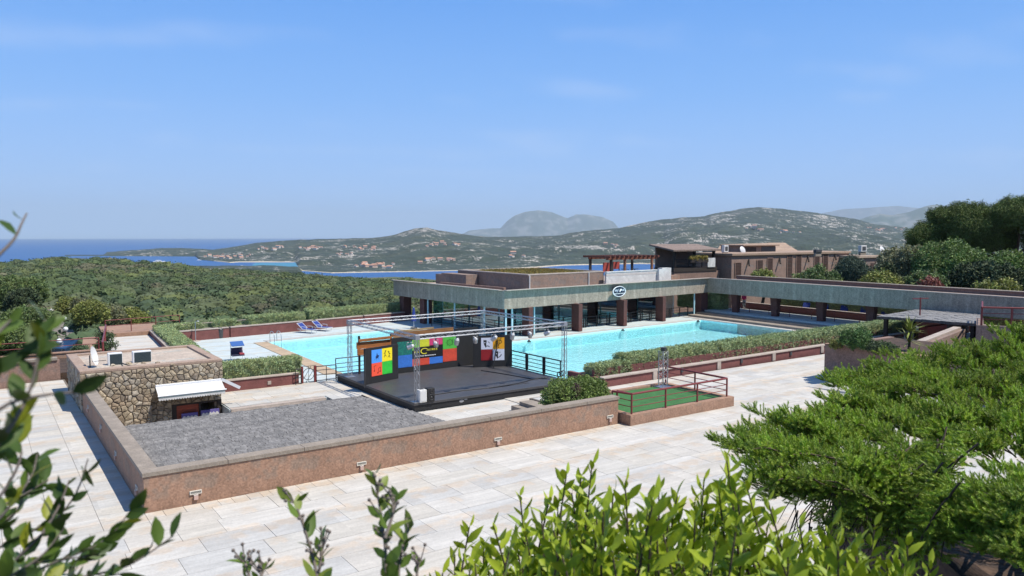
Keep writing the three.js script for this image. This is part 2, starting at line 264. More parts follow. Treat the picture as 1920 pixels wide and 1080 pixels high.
range('distant_range', 'faint pale mountain range barely showing through haze', [[1500, 420], [1540, 400], [1580, 392], [1620, 390], [1680, 386], [1720, 390], [1800, 395], [2000, 420]], 34000, 2500, [0.07, 0.08, 0.07], 'mountain');
// sea
{
  const m = M(0.02, 0.085, 0.24, { rough: 0.42, bump: T.waterB, bs: 0.25 }); m.specularIntensity = 0.55;
  const g = new THREE.PlaneGeometry(76000, 76000, 1, 1); g.rotateX(-Math.PI / 2);
  const o = new THREE.Mesh(g, m); o.name = 'sea'; o.position.y = SEA; o.receiveShadow = true; o.userData = { kind: 'structure', label: 'blue open sea beyond the headland', category: 'sea' }; scene.add(o);
  const uv = g.attributes.uv, p = g.attributes.position; for (let i = 0; i < uv.count; i++) uv.setXY(i, p.getX(i) / 20, p.getZ(i) / 20);
  const sh = M(0.045, 0.20, 0.29, { rough: 0.45 }); sh.specularIntensity = 0.5;       // shallow turquoise water over pale sand
  const q = [[478, 493], [556, 493], [560, 497], [556, 502], [500, 502], [470, 498]].map(([u, py]) => { const d = seaDepth(py), r = at(u, d, 0); return [r.x, r.z]; });
  const s = obj('shallow_bay', prism(q, SEA - 1, SEA + 0.6), sh, scene); s.userData = { kind: 'structure', label: 'turquoise shallow cove below the village', category: 'water' };
}
const houses = [];
// where a pixel meets the far land
function landAt(u, py) { for (let d = 2100; d < 8000; d += 12) { const h = farH(u, d); if (h > SEA + 1 && HZ + (8 - h) * FOCAL / d <= py) return at(u, d, h); } return null; }
{
  const proto = new THREE.Group(); proto.name = 'village_house';
  const wallM = [M(0.62, 0.52, 0.42), M(0.68, 0.62, 0.55), M(0.55, 0.40, 0.32)], roofM = M(0.45, 0.24, 0.16);
  const gW = join([bx(12, 5, 9, 0, 2, 0)]), gR = join([hull([V(-6.5, 4.5, -5), V(6.5, 4.5, -5), V(6.5, 4.5, 5), V(-6.5, 4.5, 5), V(-6.3, 7, 0), V(6.3, 7, 0)], [[0, 4, 5, 1], [3, 2, 5, 4], [0, 3, 4], [1, 5, 2], [0, 1, 2, 3]])]);
  const clusters = [[480, 535, 462, 470, 9], [560, 605, 464, 470, 10], [640, 705, 463, 470, 16], [800, 860, 455, 463, 12], [665, 745, 496, 503, 18], [785, 870, 487, 495, 8], [600, 660, 476, 484, 6], [1395, 1430, 425, 433, 6], [1462, 1500, 433, 438, 6], [1620, 1695, 428, 434, 14], [380, 470, 479, 486, 14], [940, 1010, 476, 484, 4], [1130, 1200, 458, 466, 5]];
  const where = ['in the hamlet high on the wooded cape', 'in the pink hamlet on the cape slope', 'in the large village on the mid slope', 'in the hamlet under the rocky knoll', 'in the waterfront village by the sandy beach', 'scattered between beach village and rocky slope', 'scattered in the scrub below the cape', 'in the terrace row under the highest summit', 'in the row on the flank of the highest summit', 'in the village under the conical mountain', 'around the harbour on the headland', 'alone in the plain behind the pavilion roof', 'on the slope above the roof pergola'];
  clusters.forEach(([u0, u1, y0, y1, n], ci) => { for (let k = 0; k < n; k++) { const p = landAt(rr(u0, u1), rr(y0, y1)); if (!p) continue; const o = thing('village_house', `small pale house with terracotta roof ${where[ci]}`, 'house', `houses ${where[ci]}`); const w = new THREE.Mesh(gW, wallM[Math.floor(rand() * 3)]), r = new THREE.Mesh(gR, roofM); w.name = 'wall'; r.name = 'roof'; o.add(w, r); o.position.copy(p); o.rotation.y = rand() * 3; const s = rr(0.9, 2.0); o.scale.set(s, s * 0.9, s); for (const q of [w, r]) q.castShadow = q.receiveShadow = true; } });
  // motor yacht and small boats on the bay
  const boat = (u, py, L, label) => {
    const d = seaDepth(py), p = at(u, d, SEA), o = thing('motor_yacht', label, 'boat');
    const s = L / 40, sh = new THREE.Shape(); sh.moveTo(-20, -3.6); sh.lineTo(10, -3.6); sh.quadraticCurveTo(17, -3, 21, 0); sh.quadraticCurveTo(17, 3, 10, 3.6); sh.lineTo(-20, 3.6); sh.closePath();
    const hg = new THREE.ExtrudeGeometry(sh, { depth: 4.2, bevelEnabled: true, bevelSize: 0.6, bevelThickness: 0.6, bevelSegments: 1 }); hg.rotateX(-Math.PI / 2);
    obj('hull', hg.translate(0, -0.4, 0), mat.whiteMetal, o); obj('deckhouse', [rbox(-14, 9, 4, 6.6, -3, 3, 0.5), rbox(-11, 5, 6.6, 8.8, -2.6, 2.6, 0.5)], mat.whiteMetal, o); obj('window_band', [box2(-12, 9.1, 5, 5.9, -3.06, 3.06)], mat.darkGrey, o); obj('mast', bar(V(-3, 8.8, 0), V(-4, 12.5, 0), 0.25), mat.whiteMetal, o);
    o.scale.setScalar(s); o.position.copy(p); o.rotation.y = -YAW * 0.4; return o;
  };
  boat(297, 492, 44, 'large white motor yacht cruising off the headland'); boat(453, 500, 22, 'white motorboat anchored in the turquoise cove'); boat(118, 489, 20, 'small white boat far out on the open sea'); boat(372, 488, 18, 'white motorboat moored at the harbour mouth');
}

// ================= PLAZA AND WALLS =================
const unitPave = [];
function pave(parent, regions, y, most, th = 0.04) {
  const all = [];
  for (const R of regions) {
    const alongX = R.dir === 'x', a0 = alongX ? R.z0 : R.x0, a1 = alongX ? R.z1 : R.x1, b0 = alongX ? R.x0 : R.z0, b1 = alongX ? R.x1 : R.z1;
    const n = Math.max(1, Math.round((a1 - a0) / R.course)), cw = (a1 - a0) / n;
    for (let i = 0; i < n; i++) { let b = b0 - rand() * R.len[1] * 0.8; while (b < b1) { const L = rr(...R.len); const s = Math.max(b, b0), e = Math.min(b + L, b1); b += L; if (e - s < 0.12) continue; const q = [a0 + i * cw, a0 + (i + 1) * cw, s, e]; all.push(alongX ? [q[2], q[3], q[0], q[1]] : [q[0], q[1], q[2], q[3]]); } }
  }
  const scored = all.map(r => { const c = V((r[0] + r[1]) / 2, y, (r[2] + r[3]) / 2), p = proj(c); const inn = p.w > 3 && p.x > -80 && p.x < 2000 && p.y > 0 && p.y < 1150; return { r, s: inn ? (r[1] - r[0]) * (r[3] - r[2]) / Math.pow(p.w, 3) : 0 }; }).sort((a, b) => b.s - a.s);
  const rest = slabMats.map(() => []);
  scored.forEach(({ r, s }, i) => { const j = 0.004 + rand() * 0.003, k = Math.floor(rand() * slabMats.length), g = box2(r[0] + j, r[1] - j, y - th, y + (rand() - 0.5) * 0.004, r[2] + j, r[3] - j); if (i < most && s > 0) obj('slab', g, slabMats[k], parent); else rest[k].push(g); });
  rest.forEach((l, k) => { if (l.length) obj('slab_field', l, slabMats[k], parent).userData.kind = 'stuff'; });
}
{
  const plaza = structure('plaza', 'pale stone paved plaza in front of the brown wall');
  obj('joint_bed', [prism([[-34, 8], [70, 8], [70, -23.2], [48, -23.2], [48, -30.2], [22.2, -30.2], [22.2, -23.9], [3.8, -23.9], [3.8, -49.2], [-34, -49.2]], -3.5, -0.012)], mat.bed, plaza);
  pave(plaza, [
    { x0: -34, x1: 3.7, z0: -49, z1: -23.0, dir: 'z', course: 1.16, len: [0.5, 1.3] },
    { x0: -34, x1: 50, z0: -22.1, z1: -8, dir: 'x', course: 1.12, len: [0.8, 2.2] },
    { x0: -34, x1: 3.7, z0: -23.0, z1: -22.1, dir: 'x', course: 0.9, len: [0.8, 1.8] },
    { x0: 3.7, x1: 22.3, z0: -23.8, z1: -23.25, dir: 'x', course: 0.55, len: [0.28, 0.75] },
    { x0: 3.7, x1: 22.3, z0: -23.25, z1: -22.1, dir: 'x', course: 1.15, len: [0.8, 2.0] },
    { x0: 22.3, x1: 48, z0: -30.1, z1: -22.1, dir: 'x', course: 1.0, len: [0.8, 2.0] },
  ], 0, 290);
}
const wallLights = [];
{
  // low wall along the plaza front, with its cast cap in lengths
  const fw = thing('plaza_wall', 'long low brown stucco wall with grey cap facing the plaza', 'wall');
  obj('wall_body', [box2(3.7, 22.2, -2.3, 1.06, -23.8, -24.2)], mat.stucco, fw);
  let x = 3.66; while (x < 22.2) { const e = Math.min(22.25, x + 2.4); obj('cap_length', rbox(x, e - 0.008, 1.06, 1.19, -23.765, -24.235, 0.012), mat.cap, fw); x = e; }
  const lw = thing('side_wall', 'brown stucco wall with grey cap running back to the stone hut', 'wall');
  obj('wall_body', [box2(3.702, 4.1, -2.3, 1.06, -24.21, -39.6)], mat.stucco, lw);
  let z = -24.24; while (z > -39.3) { const e = Math.max(-39.32, z - 2.4); obj('cap_length', rbox(3.665, 4.135, 1.06, 1.19, z, e + 0.008, 0.012), mat.cap, lw); z = e; }
  // louvred wall lights
  const light = (p, turn, label, group) => {
    const o = thing('wall_light', label, 'wall light', group);
    obj('frame', [bx(0.34, 0.022, 0.035, 0, 0.045, 0), bx(0.34, 0.022, 0.035, 0, -0.045, 0), bx(0.022, 0.068, 0.035, -0.159, 0, 0), bx(0.022, 0.068, 0.035, 0.159, 0, 0)], M(0.62, 0.58, 0.5), o);
    obj('louvre', [bx(0.296, 0.068, 0.012, 0, 0, -0.004)], mat.darkGrey, o);
    for (const s of [-0.015, 0.015]) obj('slat', bx(0.29, 0.008, 0.02, 0, s, 0.004, 0, 0.5), M(0.35, 0.34, 0.3), o);
    obj('junction_box', rbox(-0.06, 0.06, -0.22, -0.075, -0.01, 0.05, 0.006), M(0.52, 0.36, 0.30), o); obj('junction_lid', rbox(-0.062, 0.062, -0.085, -0.07, -0.012, 0.056, 0.004), M(0.62, 0.55, 0.5), o);
    o.position.copy(p); o.rotation.y = turn; return o;
  };
  [[367, 923, 'beside the outer wall corner'], [678, 869, 'behind the slender sprig of leaves'], [934, 823, 'midway along the plaza wall'], [1144, 781, 'beside the green carpet platform']].forEach(([px, py, w]) => { const p = onZ(px, py, -23.78); light(p, 0, `small louvred white wall light ${w}`, 'louvred lights on the plaza wall'); });
  for (const [px, py] of [[256, 914], [217, 850], [189, 800], [165, 763]]) { const p = onX(px, py, 3.69); light(p, -Math.PI / 2, 'small louvred wall light on the shaded side wall', 'lights on the shaded side wall'); }
}
// ---------- shingle roof over the sunken court ----------
{
  const court = structure('sunken_court', 'sunken paved court under the shingle roof');
  obj('floor', box2(4.1, 15.2, -2.6, -2.2, -24.2, -38.3), slabMats[2], court);
  obj('step_wall', box2(9.9, 15.2, -2.4, -0.82, -38.3, -38.55), mat.capPale, court);
  const roof = thing('shingle_roof', 'low grey weathered shingle roof behind the brown plaza wall', 'roof');
  const yA = 0.93, yB = 0.52, zA = -25.05, zB = -33.0, x0 = 4.14, x1 = 14.5;
  const yAt = z => lerp(yA, yB, (z - zA) / (zB - zA));
  obj('roof_deck', [hull([V(x0, yA - 0.03, zA), V(x1, yA - 0.03, zA), V(x1, yB - 0.03, zB), V(x0, yB - 0.03, zB), V(x0, yA - 0.2, zA), V(x1, yA - 0.2, zA), V(x1, yB - 0.2, zB), V(x0, yB - 0.2, zB)], [[0, 1, 2, 3], [7, 6, 5, 4], [0, 4, 5, 1], [1, 5, 6, 2], [2, 6, 7, 3], [3, 7, 4, 0]])], mat.shingleDark, roof);
  const rows = 34, list = [[], [], []];
  const ms = [mat.shingle, M(0.24, 0.23, 0.22, { map: T.shingle, rough: 0.95 }), M(0.31, 0.295, 0.28, { map: T.shingle, rough: 0.95 })];
  for (let i = 0; i < rows; i++) { const za = lerp(zA, zB, i / rows), zb = lerp(zA, zB, (i + 1) / rows); let x = x0 - rand() * 0.2; while (x < x1) { const w = rr(0.16, 0.34); const a = Math.max(x, x0), b = Math.min(x + w, x1); x += w; if (b - a < 0.05) continue; const l = rr(0.02, 0.05); list[Math.floor(rand() * 3)].push(hull([V(a + 0.003, yAt(za) + 0.004, za), V(b - 0.003, yAt(za) + 0.004, za), V(b - 0.003, yAt(zb) + l + 0.006, zb - 0.02), V(a + 0.003, yAt(zb) + l + 0.006, zb - 0.02), V(a + 0.003, yAt(zb) - 0.03, zb - 0.02), V(b - 0.003, yAt(zb) - 0.03, zb - 0.02)], [[0, 1, 2, 3], [3, 2, 5, 4]])); } }
  list.forEach((l, k) => { obj('shingles', l, ms[k], roof).userData.kind = 'stuff'; });
  for (let x = x0; x < x1 + 0.5; x += 0.44) obj('edge_board', rbox(x, Math.min(x + 0.43, x1 + 0.6), 0.80, 0.90 + rr(-0.01, 0.01), -24.24, -25.03, 0.008), mat.shingleDark, roof);
  obj('fascia_board', [box2(x1 + 0.002, x1 + 0.05, 0.2, 0.6, zB, zA), box2(x0, x1, yB - 0.3, yB - 0.02, zB - 0.002, zB - 0.05)], mat.darkWood, roof);
  for (const x of [5, 9.5, 14.3]) obj('roof_post', box2(x - 0.07, x + 0.07, -2.2, 0.4, -32.7, -32.84), mat.darkWood, roof);
}
// ---------- stone walls from separate stones ----------
function stones(w, h, size, r) {                                // cells of irregular rubble, in a w x h rectangle
  const seeds = [], nx = Math.round(w / size), ny = Math.round(h / (size * 0.72));
  for (let j = 0; j < ny; j++) for (let i = 0; i < nx; i++) seeds.push([(i + 0.5 + (j % 2) * 0.5 + rr(-0.46, 0.46, r)) * w / nx, (j + 0.5 + rr(-0.44, 0.44, r)) * h / ny]);
  for (let i = Math.round(nx * ny * 0.55); i > 0; i--) seeds.push([r() * w, r() * h]);
  const out = [];
  for (const s of seeds) {
    let p = [[0, 0], [w, 0], [w, h], [0, h]];
    for (const t of seeds) { if (t === s || Math.hypot(t[0] - s[0], t[1] - s[1]) > size * 3.2) continue; const mx = (s[0] + t[0]) / 2, my = (s[1] + t[1]) / 2, nx2 = t[0] - s[0], ny2 = t[1] - s[1], f = q => (q[0] - mx) * nx2 + (q[1] - my) * ny2, o = []; for (let i = 0; i < p.length; i++) { const a = p[i], b = p[(i + 1) % p.length], fa = f(a), fb = f(b); if (fa <= 0) o.push(a); if (fa * fb < 0) { const k = fa / (fa - fb); o.push([lerp(a[0], b[0], k), lerp(a[1], b[1], k)]); } } p = o; if (p.length < 3) break; }
    if (p.length >= 3 && s[0] > -0.1 && s[0] < w + 0.1) out.push(p);
  }
  return out;
}
function stoneGeo(p, r, place) {                                // place(x, y, out) -> point in the world
  const cx = p.reduce((a, q) => a + q[0], 0) / p.length, cy = p.reduce((a, q) => a + q[1], 0) / p.length, sz = Math.sqrt(p.reduce((a, q, i) => { const b = p[(i + 1) % p.length]; return a + (q[0] * b[1] - b[0] * q[1]) / 2; }, 0)), k0 = 1 - 0.010 / Math.max(0.1, sz) * 1.6, k1 = k0 * 0.78, d = rr(0.045, 0.10, r), pos = [], n = p.length;
  const P = (q, k, o) => place(cx + (q[0] - cx) * k, cy + (q[1] - cy) * k, o), push = v => pos.push(v.x, v.y, v.z);
  const jit = p.map(() => d * rr(0.75, 1.1, r)), top = place(cx, cy, d * 1.12);
  for (let i = 0; i < n; i++) { const j = (i + 1) % n, a = P(p[i], k0, -0.03), b = P(p[j], k0, -0.03), a1 = P(p[i], k0 * 0.97, jit[i] * 0.6), b1 = P(p[j], k0 * 0.97, jit[j] * 0.6), a2 = P(p[i], k1, jit[i]), b2 = P(p[j], k1, jit[j]); for (const v of [a, b, b1, a, b1, a1, a1, b1, b2, a1, b2, a2, a2, b2, top]) push(v); }
  const g = new THREE.BufferGeometry(); g.setAttribute('position', new THREE.Float32BufferAttribute(pos, 3)); g.computeVertexNormals(); return g;
}
{
  const hut = thing('stone_hut', 'rubble stone hut with flat pinkish roof beside the shingle roof', 'hut');
  const x0 = 3.62, x1 = 9.86, zF = -39.3, zB = -45.5, top = 1.9, base = -2.2, bay = onZ(284, 760, zF).x, bayTop = 0.28, zBay = zF - 0.38;
  const dx0 = onZ(322, 760, zBay).x, dx1 = onZ(415, 752, zBay).x, dTop = onZ(340, 757, zBay).y;
  obj('wall_core', [box2(x0 + 0.1, bay - 0.002, base, top - 0.14, zF - 0.02, zF - 0.5), box2(bay, x1 - 0.05, bayTop, top - 0.14, zF - 0.02, zF - 0.5), box2(bay, dx0, base, bayTop - 0.003, zBay - 0.02, zBay - 0.3), box2(dx0, dx1, dTop, bayTop - 0.003, zBay - 0.02, zBay - 0.3), box2(dx1, x1 - 0.05, base, bayTop - 0.003, zBay - 0.02, zBay - 0.3), box2(x0 + 0.1, x0 + 0.4, base, top - 0.14, zF - 0.5, zB), box2(x1 - 0.3, x1 - 0.05, base, top - 0.14, zF - 0.5, zB), box2(x0 + 0.1, x1 - 0.05, base, top - 0.14, zB, zB + 0.3)], mat.mortar, hut);
  const r = rng(77), cells = [], put = (list, place) => { for (const p of list) { let a = 0; p.forEach((q, i) => { const b = p[(i + 1) % p.length]; a += (q[0] * b[1] - b[0] * q[1]) / 2; }); cells.push({ a, g: stoneGeo(p, r, place), m: Math.floor(r() * stoneMats.length) }); } };
  const H = top - 0.14 + 0.9;                                // the wall shows down to about 0.9 m below plaza level
  const inBay = q => q.every(v => v[0] + x0 > bay + 0.06 && v[1] - 0.9 < bayTop - 0.1);
  const cut = stones(x1 - x0, H, 0.34, r).map(p => p.map(q => [q[0], q[1]])).filter(p => { const cx = p.reduce((a, q) => a + q[0], 0) / p.length + x0, cy = p.reduce((a, q) => a + q[1], 0) / p.length - 0.9; return !(cx > bay - 0.02 && cy < bayTop + 0.06); });
  put(cut, (x, y, o) => V(x0 + x, y - 0.9, zF + o));
  put(stones(dx0 - bay - 0.02, bayTop + 1.4, 0.36, r), (x, y, o) => V(bay + 0.02 + x, y - 1.4, zBay + o));
  put(stones(x1 - dx0, Math.max(0.25, bayTop - dTop), 0.33, r), (x, y, o) => V(dx0 + x, dTop + y, zBay + o));
  put(stones(1.5, 2.2, 0.42, r), (x, y, o) => V(x0 + 0.1 - o, y - 0.45, zF - 0.02 - x));   // return beside the side wall
  put(stones(zF - zB - 1.6, 2.2, 0.5, r), (x, y, o) => V(x0 + 0.1 - o, y - 0.45, zF - 1.55 - x));
  cells.sort((a, b) => b.a - a.a); const small = stoneMats.map(() => []); cells.forEach((c, i) => { if (i < 300) obj('stone', c.g, stoneMats[c.m], hut); else small[c.m].push(c.g); }); small.forEach((l, k) => { if (l.length) obj('small_stones', l, stoneMats[k], hut).userData.kind = 'stuff'; });
  obj('roof_slab', [box2(x0 + 0.45, x1 - 0.4, 1.5, 1.80, zF - 0.45, zB + 0.35)], M(0.66, 0.54, 0.43, { map: T.stucco, bump: T.fineB }), hut);
  for (const [a, b, c, d] of [[x0, x1, zF + 0.03, zF - 0.46], [x0, x1, zB, zB + 0.36], [x0, x0 + 0.46, zF - 0.462, zB + 0.362], [x1 - 0.41, x1, zF - 0.462, zB + 0.362]]) obj('parapet_coping', rbox(a, b, 1.755, top, c, d, 0.03), M(0.50, 0.36, 0.275, { map: T.stucco, bump: T.fineB, rough: 0.95 }), hut);
  obj('door_frame', [box2(dx0, dx0 + 0.22, base, dTop, zBay - 0.02, zBay - 0.2), box2(dx1 - 0.2, dx1, base, dTop, zBay + 0.04, zBay - 0.2), box2(dx0 + 0.222, dx1 - 0.202, dTop - 0.1, dTop, zBay - 0.02, zBay - 0.2), box2((dx0 + dx1) / 2 + 0.1, (dx0 + dx1) / 2 + 0.2, base, dTop - 0.102, zBay - 0.05, zBay - 0.15)], mat.darkWood, hut);
  obj('door_panel', box2(dx0 + 0.225, (dx0 + dx1) / 2 + 0.098, base, dTop - 0.102, zBay - 0.1, zBay - 0.14), M(0.42, 0.075, 0.03, { map: T.wood, rough: 0.6 }), hut);
  obj('back_panel', box2(dx0, dx1, base, dTop, zBay - 1.4, zBay - 1.45), mat.buff, hut);
  // painted serving boards with a scalloped edge, standing in the doorway
  const sboard = (xa, xb, yt, label) => { const o = thing('serving_board', label, 'board'), w = xb - xa, s = new THREE.Shape(), n = Math.round(w / 0.16); s.moveTo(0, -1.2); s.lineTo(w, -1.2); s.lineTo(w, -0.2); for (let i = 0; i < n; i++) { const a = w - i * w / n, b = w - (i + 1) * w / n; s.quadraticCurveTo((a + b) / 2, -0.05, b, -0.2); } obj('scalloped_front', new THREE.ExtrudeGeometry(s, { depth: 0.03, bevelEnabled: false }).translate(xa, yt, zBay + 0.09), mat.white, o); obj('purple_back', box2(xa - 0.03, xb + 0.03, yt - 1.2, yt, zBay + 0.02, zBay + 0.088), M(0.12, 0.10, 0.30), o); };
  const m = onZ(352, 775, zBay + 0.1), m2 = onZ(370, 772, zBay + 0.1), m3 = onZ(378, 770, zBay + 0.1), m4 = onZ(410, 766, zBay + 0.1);
  sboard(m.x - 0.25, m2.x, m.y, 'white scalloped serving board before the red hut door'); sboard(m3.x, m4.x, m4.y, 'purple and white scalloped serving board in the open doorway');
  // awning
  const aw = thing('awning', 'white roll out awning with scalloped valance over hut door', 'awning');
  const a0 = onZ(297, 744, zF + 0.75), a1 = onZ(422, 727, zF + 0.75), yF = (a0.y + a1.y) / 2, yW = onZ(418, 713, zF + 0.1).y;
  obj('fabric', [hull([V(a0.x, yW, zF + 0.1), V(a1.x, yW, zF + 0.1), V(a1.x, yF, zF + 0.75), V(a0.x, yF, zF + 0.75), V(a0.x, yW - 0.03, zF + 0.1), V(a1.x, yW - 0.03, zF + 0.1), V(a1.x, yF - 0.03, zF + 0.75), V(a0.x, yF - 0.03, zF + 0.75)], [[0, 3, 2, 1], [4, 5, 6, 7], [0, 4, 7, 3], [1, 2, 6, 5], [3, 7, 6, 2]])], mat.white, aw);
  { const s = new THREE.Shape(), w = a1.x - a0.x, n = 26; s.moveTo(0, 0); s.lineTo(w, 0); s.lineTo(w, -0.17); for (let i = 0; i < n; i++) { const a = w - i * w / n, b = w - (i + 1) * w / n; s.quadraticCurveTo((a + b) / 2, -0.29, b, -0.17); } obj('valance', new THREE.ExtrudeGeometry(s, { depth: 0.015, bevelEnabled: false }).translate(a0.x, yF - 0.03, zF + 0.752), mat.white, aw); const tr = []; for (let i = 0; i < 40; i++) tr.push(bx(0.06, 0.035, 0.01, a0.x + (i + 0.5) * w / 40, yF - 0.10, zF + 0.775)); obj('trim_dash', tr, M(0.12, 0.2, 0.2), aw); }
  obj('front_bar', bar(V(a0.x - 0.03, yF - 0.03, zF + 0.77), V(a1.x + 0.06, yF - 0.03, zF + 0.77), 0.035, 8), mat.whiteMetal, aw);
  obj('cassette', rbox(a0.x, a1.x, yW - 0.02, yW + 0.1, zF + 0.02, zF + 0.12, 0.02), mat.whiteMetal, aw);
  { const e = V(a1.x + 0.02, yW + 0.05, zF + 0.1), f = onZ(450, 727, zF + 0.2); obj('arm', beam(e, f, 0.06, 0.14), mat.whiteMetal, aw); }
  // things on the hut roof
  const dish = thing('satellite_dish', 'white satellite dish on the hut roof', 'satellite dish'), dp = G(169, 690, 1.78);
  { const g = new THREE.SphereGeometry(1.0, 20, 6, 0, Math.PI * 2, 0, 0.42); g.translate(0, -1, 0); g.rotateX(-Math.PI / 2 - 0.25); g.scale(1, 1.15, 1); g.rotateY(1.15); g.translate(dp.x + 0.12, dp.y + 0.55, dp.z); obj('reflector', g, new THREE.MeshPhysicalMaterial({ color: 0xd8d8d6, roughness: 0.5, side: THREE.DoubleSide }), dish); obj('mast', [bar(V(dp.x, dp.y - 0.04, dp.z), V(dp.x, dp.y + 0.6, dp.z), 0.03), bx(0.4, 0.04, 0.3, dp.x, dp.y - 0.02, dp.z)], mat.darkGrey, dish); obj('feed_arm', bar(V(dp.x + 0.1, dp.y + 0.3, dp.z), V(dp.x + 0.65, dp.y + 0.35, dp.z + 0.3), 0.015), mat.darkGrey, dish); }
  const acs = (px, py, w, h, label) => { const o = thing('air_conditioner', label, 'air conditioner'), p = G(px, py, 1.75); obj('casing', rbox(p.x - w / 2, p.x + w / 2, p.y, p.y + h, p.z - 0.34, p.z, 0.02), mat.whiteMetal, o); obj('grille', rbox(p.x - w / 2 + 0.07, p.x + w / 2 - 0.02, p.y + 0.05, p.y + h - 0.05, p.z - 0.01, p.z + 0.02, 0.008), M(0.03, 0.05, 0.06), o); const f = []; for (let i = 0; i < 9; i++) f.push(bx(w - 0.12, 0.008, 0.01, p.x + 0.02, p.y + 0.09 + i * (h - 0.18) / 8, p.z + 0.026)); obj('fins', f, M(0.08, 0.1, 0.1), o); };
  acs(217, 686, 0.62, 0.62, 'dark faced air conditioner unit near the satellite dish'); acs(267, 681, 0.84, 0.6, 'wide air conditioner unit with cream casing on hut roof');
  for (let i = 0; i < 12; i++) { const p = G(rr(196, 325), rr(682, 689), 1.76), g = new THREE.IcosahedronGeometry(rr(0.07, 0.16), 1); const q = g.attributes.position; for (let k = 0; k < q.count; k++) { const n = 0.8 + 0.4 * hash2(q.getX(k) * 90 + i, q.getY(k) * 90 + q.getZ(k) * 37); q.setXYZ(k, q.getX(k) * n, q.getY(k) * n * 0.7, q.getZ(k) * n); } g.computeVertexNormals(); tag(obj('loose_rock', g.translate(p.x, p.y + 0.05, p.z), stoneMats[i % 5], scene), 'loose stone lying on the flat hut roof', 'stone', 'loose stones on the hut roof'); }
  tag(obj('roof_cable', tube([G(226, 680, 1.8), G(238, 684, 1.95), G(248, 686, 1.8), G(258, 682, 1.78)], 0.03, 0.03, 6, 14), mat.darkGrey, scene), 'dark hose looping between the two air conditioners', 'hose');
}

